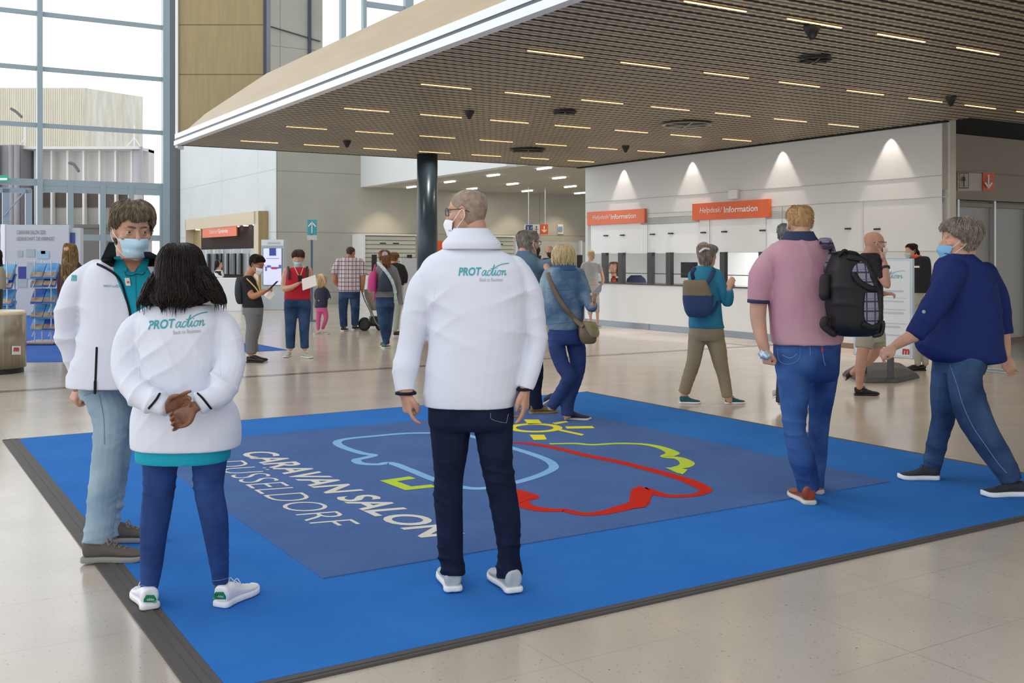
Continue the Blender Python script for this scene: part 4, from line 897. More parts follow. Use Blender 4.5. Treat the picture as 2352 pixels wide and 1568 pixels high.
# ---------------------------------------------------------------- carpets
def carpet_mat(name, col, col2, bump=.3):
    m = mat(name, col, .95, spec=.08); n, b = nodes(m); oc, s_ = objxyz(n)
    c = mixc(n, ramp(n, noise(n, oc, 1.6, 5, .6), .3, .72), srgb(col), srgb(col2)); c = mixc(n, mth(n, 'MULTIPLY', ramp(n, noise(n, oc, 90, 2), .55, .75), .25), c, srgb('1d3f78'))
    n.links.new(c, b.inputs['Base Color']); bb = n.nodes.new('ShaderNodeBump'); bb.inputs['Strength'].default_value = bump; bb.inputs['Distance'].default_value = .004
    n.links.new(noise(n, oc, 260, 3), bb.inputs['Height']); n.links.new(bb.outputs[0], b.inputs['Normal']); return m
CB = carpet_mat('carpet blue', '2d6eba', '3779c4'); CBI = carpet_mat('mat blue', '4a6699', '5470a2')
cu0, cu1, cv0, cv1 = .95, 6.90, 3.55, 9.55
ce = thing('entrance_carpet', 'large blue entrance carpet with a dark rubber edge and a colourful caravan emblem', 'carpet', UV((cu0+cu1)/2, (cv0+cv1)/2))
g = Geo(); g.buv(cu0+.12, cu1-.05, cv0+.06, cv1-.03, 0, .012); mk('carpet_pile', g, CB, ce)
g = Geo(); g.buv(cu0, cu0+.12, cv0, cv1, 0, .010); g.buv(cu0, cu1, cv0, cv0+.06, 0, .011); g.buv(cu1-.05, cu1, cv0, cv1, 0, .010); g.buv(cu0, cu1, cv1-.03, cv1, 0, .010)
g.buv(cu0+.055, cu0+.085, cv0, cv1, 0, .014); g.buv(cu0, cu1, cv0+.02, cv0+.03, 0, .014); mk('rubber_edge', g, mat('rubber edge', '4f4a48', .7, bump=.1), ce)
g = Geo(); g.buv(1.81, 5.84, 4.61, 8.62, 0, .018); mt = mk('logo_mat', g, CBI, ce, bevel=.003)
ZM = .0195
def flat(name, outline_px, col):
    g = Geo(); P_ = [G(x, y, ZM+.0012) for x, y in outline_px]; bm = bmesh.new(); vs_ = [bm.verts.new(p) for p in P_]; f = bm.faces.new(vs_); f.normal_update()
    if f.normal.z < 0: bmesh.ops.reverse_faces(bm, faces=[f])
    bmesh.ops.triangulate(bm, faces=bm.faces); me = bpy.data.meshes.new(name); bm.to_mesh(me); bm.free(); return mk(name, me, col, mt)
def floor_stroke(name, pts, w, col, closed=False, sub=6):
    """inlaid line: pts = photo pixels of its centre line, w = metres (scalar or list)"""
    P_ = np.array([tuple(G(x, y, ZM))[:2] for x, y in pts]); v, f = ribbon2d(P_, w, sub) if sub > 1 else ribbon_sharp(P_, w)
    g = Geo(); g.add([(a, b2, ZM) for a, b2 in v], f); return mk(name, g, col, mt)
def ribbon_sharp(P_, w):
    n_ = len(P_); out = []
    for i in range(n_):
        d0 = P_[i]-P_[i-1] if i else P_[1]-P_[0]; d1 = P_[i+1]-P_[i] if i < n_-1 else d0; d0 = d0/np.linalg.norm(d0); d1 = d1/np.linalg.norm(d1); t = d0+d1; t /= np.linalg.norm(t); nn = np.array([-t[1], t[0]]); k_ = 1/max(.4, nn.dot([-d0[1], d0[0]])); out.append((nn, k_*w/2))
    v = [P_[i]+out[i][0]*out[i][1] for i in range(n_)]+[P_[i]-out[i][0]*out[i][1] for i in range(n_)]
    return v, [(i, i+n_, i+1+n_, i+1) for i in range(n_-1)]
LB = carpet_mat('inlay light blue', '7fb2dc', '8cbde2', .1); RD = carpet_mat('inlay red', 'c22a18', 'cc301c', .1); YL = carpet_mat('inlay yellow', 'e8dc2e', 'ecE040'.lower(), .1); LM = carpet_mat('inlay lime', 'b9cf3c', 'c2d648', .1); CR_ = carpet_mat('inlay cream', 'd8d2c6', 'dedacf', .1)
floor_stroke('caravan_outline', [(985, 994), (930, 995), (860, 1001), (800, 1007), (775, 1014), (785, 1025), (830, 1040), (858, 1045), (838, 1051), (818, 1056), (830, 1064), (868, 1066), (897, 1063), (940, 1078), (1000, 1102), (1060, 1118), (1110, 1121), (1170, 1111), (1225, 1096), (1262, 1081), (1272, 1070), (1255, 1055), (1205, 1037), (1130, 1015), (1085, 1002), (1045, 994), (985, 994)], .072, LB)
floor_stroke('car_outline', [(1180, 1016), (1215, 1018), (1270, 1027), (1350, 1046), (1420, 1060), (1500, 1080), (1570, 1100), (1612, 1118), (1620, 1128), (1590, 1137), (1535, 1138), (1498, 1130), (1474, 1122), (1470, 1140), (1466, 1155), (1430, 1166), (1385, 1177), (1340, 1180), (1300, 1172), (1285, 1171), (1240, 1169), (1205, 1160), (1200, 1148), (1222, 1140), (1178, 1126)], [.06, .07, .08, .08, .09, .09, .09, .10, .11, .09, .07, .07, .08, .10, .10, .12, .13, .13, .12, .09, .08, .07, .07, .07, .10, .10, .10, .09, .10, .10], RD)
flat('car_bracket', [(1466, 1114), (1502, 1130), (1482, 1164), (1446, 1168)], RD); flat('car_corner', [(1170, 1120), (1232, 1140), (1205, 1150), (1180, 1160)], RD)
floor_stroke('cloud_outline', [(1262, 1019), (1320, 1018), (1360, 1021), (1420, 1018), (1480, 1020), (1520, 1028), (1545, 1040), (1530, 1048), (1560, 1052), (1578, 1062), (1572, 1070), (1550, 1076), (1566, 1086)], [.05, .06, .06, .06, .07, .08, .11, .09, .08, .11, .10, .07, .06], LM)
flat('cloud_tip', [(1527, 1073), (1558, 1074), (1580, 1078), (1568, 1089), (1548, 1082)], LM)
c = G(1228, 982, ZM)
ring = Geo(); c_in = [(c.x+.20*math.cos(t), c.y+.40*math.sin(t), ZM) for t in np.linspace(0, 2*math.pi, 48, endpoint=False)]
cu, cvv = UVof(c); A_ = np.linspace(0, 2*math.pi, 49)
v = [UV(cu+r_*math.cos(t), cvv+r_*math.sin(t), ZM) for r_ in (.245, .165) for t in A_]; ring.add(v, [(i, i+49, i+50, i+1) for i in range(48)]); mk('sun_ring', ring, YL, mt)
g = Geo()
for x0, y0, x1, y1 in ((1203, 963, 1246, 974), (1216, 998, 1256, 1010)): g.add([G(x0, y0, ZM), G(x0+34, y0, ZM), G(x1, y1-1, ZM), G(x0+10, y1, ZM)][::-1], [(0, 1, 2, 3)])
for q in ([(1298, 979), (1360, 978), (1366, 983), (1302, 984)], [(1280, 988), (1290, 986), (1342, 997), (1336, 1000)], [(1268, 971), (1300, 966), (1306, 969), (1276, 974)]): g.add([G(x, y, ZM) for x, y in q][::-1], [(0, 1, 2, 3)])
mk('sun_rays', g, YL, mt)
floor_stroke('tow_bracket', [(948, 1096), (892, 1104), (938, 1121), (996, 1115)], .085, LM, sub=1)
def mat_text(name, s_, x0, y0, x1, y1, h, bold, shear, xs=1):
    """line of lettering from photo pixel (x0, y0) to (x1, y1) along its baseline"""
    a = G(x0, y0, ZM); b2 = G(x1, y1, ZM); d = (b2-a); L_ = d.length; d.normalize(); up = DZ.cross(d)
    v, f = text2d(s_, bold, shear); v = v/v.max(0)*np.array([L_, h]); g = Geo(); g.add([a+d*p_[0]+up*p_[1] for p_ in v], f); return mk(name, g, CR_, mt)
mat_text('lettering', 'CARAVAN SALON', 549, 1041, 978, 1240, .245, .022, .22)
mat_text('lettering', 'DÜSSELDORF', 478, 1062, 735, 1216, .30, -.012, .22)

# second carpet areas further back
CB2 = carpet_mat('far carpet blue', '3d63ae', '466cb6', .1)
g = Geo(); pts = [G(-260, 834, .006), G(200, 829.5, .006), G(262, 820, .006), G(300, 760, .006), G(262, 718, .006), G(-200, 720, .006)]; g.poly(pts, .006); tag(mk('back_carpet', g, CB2), 'blue carpet under the brochure racks at far left', 'carpet')
g = Geo(); pts = [G(520, 809, .006), G(588, 806.5, .006), G(660, 803, .006), G(588, 789, .006), G(520, 786, .006)]; g.poly(pts, .006); tag(mk('small_carpet', g, CB2), 'narrow blue carpet tip beside the man holding a tablet', 'carpet')

# ---------------------------------------------------------------- left: bin, racks, display wall
Y = 13.8; cxx = xat(-14, Y); rr = 68/F*Y; e = thing('waste_bin', 'round perforated steel waste bin with a cream lid and red logo sticker', 'bin', (cxx, Y+rr*0, 0))
STL = mat('brushed steel', 'a39a8a', .32, metal=.75, var=.12, vscale=2, stretch=(14, 14, .4)); n, b = nodes(STL); oc, s_ = objxyz(n)
an = mth(n, 'ARCTAN2', mth(n, 'SUBTRACT', s_.outputs[1], Y), mth(n, 'SUBTRACT', s_.outputs[0], cxx)); zz_ = s_.outputs[2]
row = mth(n, 'FLOOR', mth(n, 'DIVIDE', zz_, .035)); fa = mth(n, 'SUBTRACT', mth(n, 'FRACT', mth(n, 'ADD', mth(n, 'DIVIDE', an, .10), mth(n, 'MULTIPLY', row, .5))), .5); fz = mth(n, 'SUBTRACT', mth(n, 'FRACT', mth(n, 'DIVIDE', zz_, .035)), .5)
dd = mth(n, 'SQRT', mth(n, 'ADD', mth(n, 'MULTIPLY', fa, fa), mth(n, 'MULTIPLY', fz, fz)))
msk = mth(n, 'MULTIPLY', mth(n, 'LESS_THAN', dd, .27), mth(n, 'MULTIPLY', mth(n, 'LESS_THAN', zz_, .70), mth(n, 'MULTIPLY', mth(n, 'GREATER_THAN', zz_, .22), mth(n, 'LESS_THAN', an, -.95))))
src = b.inputs['Base Color'].links[0].from_socket; n.links.new(mixc(n, msk, src, srgb('5a5248')), b.inputs['Base Color'])
zt_ = zat(722, Y); g = Geo(); g.lathe((cxx, Y, 0), [(rr, .07), (rr, zt_), (rr-.02, zt_+.005)], 48); mk('bin_body', g, STL, e, True)
g = Geo(); g.lathe((cxx, Y, 0), [(rr-.03, .0), (rr-.03, .07)], 32); mk('bin_base', g, DK, e); g = Geo(); g.lathe((cxx, Y, zt_), [(rr, .0), (rr, .035), (rr-.03, .05), (rr-.1, .04)], 48); mk('lid', g, mat('lid cream', 'e3d3b2', .4), e, True)
def fp(x, y, off=.006):
    d = (x-CX)/F; A_ = d*d+1; B_ = -2*(d*cxx+Y); C_ = cxx*cxx+Y*Y-(rr+off)**2; t = (-B_-math.sqrt(max(0, B_*B_-4*A_*C_)))/(2*A_); return W(x, y, t)
g = Geo()
for i in range(6):
    xa, xb = 27+i*3.5, 30.5+i*3.5; g.add([fp(xa, 814), fp(xb, 814), fp(xb, 794), fp(xa, 794)], [(0, 1, 2, 3)])
stk_ = mk('sticker', g, mat('sticker white', 'e6e2de', .5), e); 
v, f = text2d('m', .05, .15); v = v/v.max(0); g = Geo(); g.add([fp(31+q[0]*13, 807-q[1]*9, .012) for q in v], f); mk('sticker_logo', g, mat('logo red', 'b8302a', .5), stk_)
# display wall
DW = mat('display grey', 'c2c3c6', .6); Y = 27.5; e = thing('display_wall', 'pale grey display wall with grey lettering behind the brochure racks', 'display', (xat(90, Y), Y, 0))
g = Geo(); a, b_ = W(5, 725, Y), W(180, 725, Y); g.bxyz(xat(12, Y), xat(158, Y), Y, Y+.12, 0, zat(516, Y)); g.bxyz(xat(158, Y), xat(181, Y), Y+.1, Y+.3, 0, zat(523, Y)); mk('wall_panel', g, DW, e)
g = Geo(); g.bxyz(xat(2, Y), xat(12, Y), Y-.02, Y+.12, 0, zat(515, Y)); mk('white_edge', g, mat('edge white', 'f4f6f8', .4), e)  # narrow white strip at the left end of the wall
LT = mat('lettering grey', '75777c', .6)
text('display_lettering', 'CARAVAN SALON 2020', W(38.5, 538, Y-.01), Vector((1, 0, 0)), DZ, 66/F*Y, 9.5/F*Y, LT, e, lift=.01); text('display_lettering', 'LEIDENSCHAFT, DIE VERBINDET', W(38.5, 553.5, Y-.01), Vector((1, 0, 0)), DZ, 87/F*Y, 9.5/F*Y, LT, e, lift=.01)
frontquads('blue_logo', [(160, 534, 172, 559)], BL, Y+.08, e); frontquads('chart_blocks', [(85, 576, 113, 594), (94, 575, 104, 583)], mat('chart teal', '9fbccb', .6), Y-.015, e)
frontquads('wall_pictures', [(40, 612, 62, 660), (62, 602, 82, 640), (40, 575, 52, 590), (60, 572, 80, 590)], mat('picture haze', 'a4b1b6', .6), Y-.015, e); frontquads('wall_poster', [(42, 612, 60, 640)], mat('poster indigo', '3a3f8f', .6), Y-.02, e)
# brochure racks
BC = [mat('brochure sky', '5fa0c8', .35, col2='2f6fa8', vscale=6), mat('brochure sea', '3f86c0', .35, col2='7fb8d8', vscale=5), mat('brochure navy', '2a4c9a', .35, col2='3f6fb8', vscale=6), mat('brochure sand', 'b59a78', .4, col2='8f6a5c', vscale=9)]
def rack(x0, x1, ytops, Y, label, foot):
    e = thing('brochure_rack', label, 'rack', (xat((x0+x1)/2, Y), Y, 0)); k = Y/F; w_ = (x1-x0)*k; cx = xat((x0+x1)/2, Y); g = Geo()
    zt_ = zat(ytops[0]-6, Y)
    for s_ in (-1, 1):
        for dy in (-.14, .14): g.tube([(cx+s_*w_*.32, Y+dy, .05), (cx+s_*w_*.32, Y+dy, zt_)], .012, seg=6, smooth=False)
        for i in range(3): g.tube([(cx+s_*w_*.32, Y-.25, .15+i*.42), (cx+s_*w_*.32, Y+.25, .6+i*.42)], .01, seg=6, smooth=False)
    mk('rack_frame', g, mat('rack steel', 'b9c3cc', .3, metal=.6), e)
    g = Geo(); g.bxyz(cx-w_*.75, cx+w_*.6, Y-.35, Y+.35, 0.02, .05); mk('foot_plate', g, mat('foot plate', '8d8078', .5), e)
    for i, yt in enumerate(ytops):
        z_ = zat(yt, Y); o = Vector((cx, Y-.05, z_-.14)); tl = Vector((0, .6, .8)); g = Geo(); g.box(o, Vector((1, 0, 0)), tl, Vector((0, -.8, .6)), w_*.5, .16, .008); sh = mk('shelf_tray', g, mat('tray acrylic', '8fa2c8', .2), e)
        for j in range(2):
            g = Geo(); oo = o+Vector((w_*(-.25+.5*j), 0, 0))+Vector((0, -.8, .6))*.02; g.box(oo, Vector((1, 0, 0)), tl, Vector((0, -.8, .6)), w_*.235, .15, .012)
            bo = mk('brochure', g, BC[(i+j) % 3]); tag(bo, 'blue travel brochure, %s shelf, %s side, %s' % (('the top', 'the second', 'the third', 'the fourth', 'the lowest')[min(i, 4)], ('left', 'right')[j], foot), 'brochure', 'brochures on the racks')
            g = Geo(); g.box(oo-tl*.09+Vector((0, -.8, .6))*.014, Vector((1, 0, 0)), tl, Vector((0, -.8, .6)), w_*.235, .045, .002); mk('cover_picture', g, BC[3], bo)
rack(78, 136, [604, 624, 662, 696, 723], 18.4, 'wire brochure rack with slanted trays behind the man in the white jacket', 'rack behind the masked man')
rack(-22, 36, [606, 628, 664, 690], 17.6, 'wire brochure rack cut off by the left picture edge', 'rack behind the bin')

# ---------------------------------------------------------------- floor standing poster board
Y = 12.6; e = thing('poster_stand', 'white framed poster board on a dark grey foot behind the walking woman', 'sign', (xat(2040, Y), Y, 0))
fa_, fb_ = Vector((xat(1962, Y+.45), Y+.45, 0)), Vector((xat(2099, Y-.15), Y-.15, 0)); dx = (fb_-fa_).normalized(); nx_ = dx.cross(DZ)
z1_, z0_ = zat(593, Y), zat(822, Y); L_ = (fb_-fa_).length; mid = (fa_+fb_)/2
AF = mat('frame silver', 'aab4bc', .35, metal=.4)
g = Geo(); g.box(mid+DZ*(z0_+z1_)/2, dx, nx_, DZ, L_/2, .02, (z1_-z0_)/2); mk('poster_frame', g, AF, e, bevel=.008)
g = Geo(); g.box(mid+DZ*(z0_+z1_)/2+nx_*(.014 if nx_.y < 0 else -.014), dx, nx_, DZ, L_/2-.035, .010, (z1_-z0_)/2-.035); po = mk('poster', g, mat('poster white', 'dde4e8', .35), e)
fn = nx_ if nx_.y < 0 else -nx_; og = mid+fn*.026
def bq(name, L2, col):
    g = Geo()
    for a, b2, c2, d2 in L2: g.add([og+dx*((a-.5)*L_)+DZ*(z0_+(z1_-z0_)*b2), og+dx*((c2-.5)*L_)+DZ*(z0_+(z1_-z0_)*b2), og+dx*((c2-.5)*L_)+DZ*(z0_+(z1_-z0_)*d2), og+dx*((a-.5)*L_)+DZ*(z0_+(z1_-z0_)*d2)], [(0, 1, 2, 3)])
    return mk(name, g, col, po)
bq('poster_text_lines', [(.55, .66, .85, .68), (.5, .60, .9, .605), (.5, .56, .85, .575), (.5, .48, .88, .49), (.45, .44, .85, .46), (.45, .34, .9, .35), (.45, .30, .8, .32), (.42, .22, .86, .235)], mat('text pale', 'bcc8d0', .6))
v, f = action2d(.09); g = Geo(); g.add([og+fn*.002+dx*((-.05+q[0]*.15)*L_)+DZ*(z0_+(z1_-z0_)*(.80+q[1]*.07)) for q in v], f); mk('poster_wordmark', g, mat('wordmark pale', '8fb9c8', .5), po)
v, f = text2d('m', .05, .1); v = v/v.max(0); g = Geo(); g.add([og+fn*.002+dx*((.33+q[0]*.12)*L_)+DZ*(z0_+.05+q[1]*.07) for q in v], f); mk('poster_logo', g, mat('logo red', 'b8302a'), po)
g = Geo()
for t in (-.34, .12): g.box(mid+dx*(L_*t)+DZ*(z0_-.08), dx, nx_, DZ, .03, .03, .18)
mk('support_post', g, mat('post charcoal', '3c3e40', .5), e)
bt = [G(1935, 862), G(1965, 845), G(2070, 842), G(2112, 868), G(2060, 880), G(1988, 880)]; R = []
for f_, h in ((1.0, 0), (1.0, .02), (.93, .06), (.55, .115), (.5, .12)):
    ce_ = sum(bt, Vector())/6; R.append(np.array([tuple(ce_+(p-ce_)*f_+DZ*h) for p in bt]))
g = Geo(); g.rings(R); mk('foot', g, mat('foot charcoal', '4a494b', .6), e)
# ================================================================= people
SKIN = mat('skin fair', 'c99a80', .5, var=.06, vscale=14); SKIN2 = mat('skin ruddy', 'bb8f79', .5, var=.07, vscale=14); SKIN3 = mat('skin brown', '7a5038', .45, var=.12, vscale=30); SKIN4 = mat('skin tan', 'b07a58', .5, var=.06, vscale=14)
for m_ in (SKIN, SKIN2, SKIN3, SKIN4):
    n, b = nodes(m_); b.inputs['Subsurface Weight'].default_value = .12; b.inputs['Subsurface Radius'].default_value = (.02, .008, .004); b.inputs['Subsurface Scale'].default_value = .3
JK = mat('softshell white', 'd8dbe7', .75, bump=.08, bscale=26, spec=.2)
JBK = mat('trim black', '15171d', .7, spec=.2)
DEN_D = mat('denim dark', '171f36', .85, var=.22, vscale=9, bump=.15, bscale=40, spec=.15)
DEN_B = mat('denim blue', '24447c', .85, var=.22, vscale=7, bump=.15, bscale=40, spec=.15, col2=None)
DEN_M = mat('denim mid', '203a6e', .85, bump=.2, bscale=40, spec=.15, col2='3d6096', vscale=4)
DEN_N = mat('denim navy', '26385a', .85, bump=.2, bscale=40, spec=.15, col2='3c5578', vscale=5)
DEN_L = mat('denim light', '7894a8', .85, bump=.2, bscale=30, spec=.15, col2='9fb2be', vscale=4)
TEAL = mat('polo teal', '1b9bb2', .75, bump=.05, spec=.2); WM = mat('wordmark teal', '2f9aa0', .6); WG = mat('tagline grey', 'a3a9b0', .6)
MW = mat('mask white', 'e6e9ec', .8, bump=.04); MB_ = mat('mask pale blue', 'b4d4e4', .75, bump=.05, bscale=20); MB2 = mat('mask blue', '7fb4d8', .75); LOOPW = mat('ear loop white', 'e8e8e8', .6)
GLS = mat('frame dark', '1a1716', .25)
def hairmat(name, c1, c2, sc=40, rough=.55):
    m = mat(name, c1, rough, col2=c2, vscale=sc, stretch=(1, 1, .25), bump=.6, bscale=90, spec=.2, contrast=(.3, .7)); return m
UPN = (0, -1, 0)

# ---- 1: man in the centre, white jacket, seen from behind ----------------
q = Person('man in white jacket and dark jeans standing mid carpet, seen from behind', 4.67, (1100, 1366), .006)
larm = [(1000, 618, 30), (972, 665, 36), (958, 726, 36, .01), (942, 800, 30, .0), (931, 862, 29, -.04), (932, 901, 24, -.06)]
rarm = [(1180, 615, 30), (1212, 665, 30), (1226, 740, 29, .01), (1230, 790, 27, .0), (1219, 848, 24, -.04), (1206, 892, 18, -.06)]
tor = [(564, 1030, 1138, .075), (576, 1008, 1154, .09), (590, 982, 1182, .11), (610, 966, 1200, .120), (640, 960, 1213, .135), (690, 975, 1212, .145), (740, 985, 1210, .15), (800, 982, 1206, .155), (860, 974, 1198, .155), (905, 970, 1190, .155), (931, 972, 1184, .15)]
H = q.head(1074, 436, 546, 158, 4, dy=.0, neck=(1085, 575, .01))
q.stack(q.body, [(a, c+8, d-8, e*.85) for a, c, d, e in tor]); q.limb(q.body, larm, .72); q.limb(q.body, rarm, .72)
lleg = rp_([(945, 984, 1084), (1000, 988, 1081), (1066, 994, 1070), (1100, 995, 1066, .01), (1135, 994, 1064, .01), (1200, 1001, 1064, .02), (1273, 1005, 1066, .03), (1302, 1010, 1070, .035), (1318, 1011, 1071, .035)])
rleg = rp_([(945, 1080, 1180), (1000, 1090, 1179), (1066, 1103, 1179), (1108, 1112, 1186), (1150, 1122, 1192, .01), (1204, 1133, 1197, .02), (1273, 1142, 1197, .03), (1298, 1138, 1202, .035), (1322, 1139, 1203, .035)])
q.limb(q.body, lleg+[(1041, 1340, 16, .07)], .55); q.limb(q.body, rleg+[(1178, 1340, 16, .07)], .55)
hand(q.body, q.p(930, 898, -.06), (.12, -.05, -1), (.9, .5, .1), 1, 1.02, (.30, 1.05, 1.15, 1.2), .55)
hand(q.body, q.p(1206, 890, -.06), (.02, -.05, -1), (-.9, .3, .1), -1, 1.02, (.25, .30, .5, .7), .4)
q.finish(SKIN2, .0045, 3)
g = Geo(); q.stack(g, tor, 2.3); q.limb(g, larm, rnd='s'); q.limb(g, rarm, rnd='s')
q.stack(g, [(575, 1022, 1146, .09, .0), (560, 1026, 1142, .082, .0), (545, 1036, 1130, .074, .0)], 2.2)
hot = [(q.p(945, 820, -.1), .14, 1.4), (q.p(930, 880, -.1), .09, 1.8), (q.p(1225, 800, -.1), .15, 1.4), (q.p(1000, 690, -.1), .10, 1.2), (q.p(1195, 690, -.1), .10, 1.0)]
jk = q.cloth('jacket', g, JK, 5, amp=.008, size=.13, dirs=((.35, 0, .9), (-.3, .2, .85)), hot=hot, seed=3, base=.30)
B = q.B['jacket']
# turned-up collar
def collar(q, rows, m, name='collar', parent=None, thick=.006, n=2.2):
    g = Geo(); q.stack(g, rows, n); g.f = [f for f in g.f if len(f) == 4]; me = mesh(name, g); o = mk(name, me, m, parent or q.e, True); s_ = o.modifiers.new('s', 'SOLIDIFY'); s_.thickness = thick; s_.offset = 0; return o
collar(q, [(572, 1018, 1150, .095, -.01), (558, 1018, 1148, .092, -.015), (542, 1032, 1134, .084, -.005), (525, 1042, 1120, .076)], JK, parent=jk)
protaction(B, jk, 1053, 633, 116, 19, 0.01, WM, WG, 4.5)
g = None
for pts in ([(1000, 660), (995, 700), (993, 740), (985, 800)], [(1206, 655), (1207, 700), (1204, 760), (1197, 850)]):
    strip('seam', B, pts, .004, JK, jk, .0005, 4.5)
for c_, r_, nm in ((q.p(932, 902, -.06), .047, 'l'), (q.p(1205, 893, -.06), .036, 'r')):
    g = Geo(); g.lathe(c_, [(r_, -.006), (r_+.001, 0), (r_-.002, .006)], 28); mk('cuff_band', g, JBK, jk, True)
g = Geo(); q.stack(g, [(926, 983, 1180, .13), (950, 983, 1181, .135), (972, 984, 1180, .13), (985, 990, 1176, .11)], 2.6); q.limb(g, lleg, rnd=False, ratio=1.05); q.limb(g, rleg, rnd=False, ratio=1.05)
tr = q.cloth('trousers', g, DEN_D, 4, amp=.009, size=.07, dirs=((.15, .1, 1),), hot=[(q.p(1030, 1105), .10, 1.5), (q.p(1150, 1105), .10, 1.5), (q.p(1040, 1290), .09, 2.0), (q.p(1172, 1285), .09, 2.0), (q.p(1080, 975), .1, 1)], seed=4, base=.15)
BT = q.B['trousers']; STI = mat('stitch grey', '7d86a0', .7)
for pts in ([(1127, 948), (1129, 962), (1150, 969), (1163, 971)], [(1163, 971), (1168, 950)]): strip('pocket_stitching', BT, pts, .002, STI, tr, .001, 4.5)
SG = mat('trainer grey', 'b4b9bc', .7, bump=.25, bscale=120); SGW = mat('trainer sole', 'e8e8e8', .5)
shoe(q, 'shoe', (xat(1042, 4.655), 4.655, .019), 101, .29, SG, SGW, w=.100, top=.105, parent=q.e, laces=SGW)
shoe(q, 'shoe', (xat(1183, 4.64), 4.64, .019), 110, .29, SG, SGW, w=.102, top=.105, parent=q.e, laces=SGW)
q.hair(mat('stubble grey', '806c5c', .8, col2='9c8a7c', vscale=40, bump=.2), front=.190, side=.135, back=.03, th=.003, name='hair')
q.mask(MW, LOOPW, ang=62, z0=-.018, off=.012); q.glasses(GLS)
POS1 = q

# ---- 2: woman at left foreground, white jacket, hands clasped behind ---------
q = Person('woman with long dark hair and white jacket, hands clasped behind her back', 4.46, (440, 1405), .006)
tor = [(700, 352, 488, .085), (716, 330, 508, .110), (740, 316, 516, .130), (790, 318, 510, .140), (850, 322, 506, .148), (900, 316, 520, .155), (950, 305, 546, .165), (1000, 304, 551, .170), (1026, 306, 549, .170)]
larm = [(345, 728, 26), (312, 760, 36, -.01), (294, 810, 38, -.03), (300, 868, 38, -.08), (325, 908, 32, -.16), (362, 925, 27, -.21), (386, 935, 21, -.23)]
rarm = [(492, 722, 24), (518, 755, 30, -.01), (530, 805, 33, -.03), (526, 860, 36, -.08), (504, 905, 33, -.15), (478, 918, 27, -.20), (452, 932, 22, -.22)]
q.head(416, 566, 692, 92, 0, dy=.03, neck=(416, 715, .02)); q.stack(q.body, [(a, c+10, d-10, e*.82) for a, c, d, e in tor]); q.limb(q.body, larm, .6); q.limb(q.body, rarm, .6)
lleg = rp_([(1020, 326, 420), (1068, 327, 408), (1126, 329, 401), (1180, 324, 392), (1230, 322, 383, .02), (1304, 322, 373, .04), (1352, 323, 362, .06)])
rleg = rp_([(1020, 432, 524), (1060, 441, 521), (1126, 446, 515), (1193, 461, 524), (1267, 476, 526, .03), (1310, 484, 526, .05), (1338, 488, 525, .06)])
q.limb(q.body, lleg+[(343, 1375, 14, .07)], .78); q.limb(q.body, rleg+[(506, 1375, 14, .07)], .78)
hand(q.body, q.p(386, 936, -.235), (.9, -.18, .42), (.1, -.9, -.4), -1, .88, (.15, .35, .5, .6), .2)
hand(q.body, q.p(446, 936, -.265), (-.85, -.10, -.62), (.1, -.95, .2), -1, .88, (.55, .75, .85, .9), .4)
q.finish(SKIN3, .0042, 3)
g = Geo(); q.stack(g, tor, 2.4); q.limb(g, larm, rnd='s'); q.limb(g, rarm, rnd='s')
hot = [(q.p(300, 870, -.1), .13, 1.7), (q.p(350, 920, -.2), .12, 1.8), (q.p(525, 865, -.1), .13, 1.7), (q.p(480, 915, -.2), .12, 1.8), (q.p(330, 800, -.1), .1, 1.0), (q.p(505, 800, -.1), .1, .9)]
jk = q.cloth('jacket', g, JK, 4, amp=.010, size=.11, dirs=((.8, 0, .6), (-.7, .1, .7)), hot=hot, seed=8, base=.12); B = q.B['jacket']
protaction(B, jk, 340, 757, 137, 21, .075, WM, WG, 4.3)
for pts in ([(367, 903), (358, 918), (341, 938)], [(453, 903), (466, 915), (485, 939)]): strip('cuff_trim', B, pts, .010, JBK, jk, .003, 4.2)
for pts in ([(320, 745), (318, 800), (320, 870)], [(507, 740), (507, 800), (505, 860)]): strip('seam', B, pts, .004, JK, jk, .0005, 4.4)
g = Geo(); q.stack(g, [(1000, 316, 526, .145), (1040, 315, 527, .15), (1056, 318, 524, .148)], 2.4); q.cloth('shirt', g, TEAL, 3, amp=0)
g = Geo(); q.stack(g, [(985, 325, 520, .12), (1010, 326, 522, .12), (1035, 330, 518, .10)], 2.4); q.limb(g, lleg, rnd=False); q.limb(g, rleg, rnd=False)
tr = q.cloth('trousers', g, mat('denim indigo', '2a447a', .85, var=.2, vscale=9, bump=.15, bscale=40, spec=.15), 3, amp=.006, size=.05, dirs=((.1, .2, 1),), hot=[(q.p(365, 1115), .07, 2), (q.p(480, 1110), .07, 2), (q.p(345, 1300), .06, 1), (q.p(505, 1290), .06, 1)], seed=5, base=.12)
BT = q.B['trousers']; STB = mat('stitch blue', '6f8fc4', .7)
strip('hem_stitching', BT, [(324, 1343), (340, 1347), (360, 1345)], .0022, STB, tr, .001, 4.3); strip('hem_stitching', BT, [(487, 1334), (505, 1332), (525, 1327)], .0022, STB, tr, .001, 4.3)
SW_ = mat('trainer white', 'e9e9ee', .45); GRN = mat('heel tab green', '1f8a5c', .5)
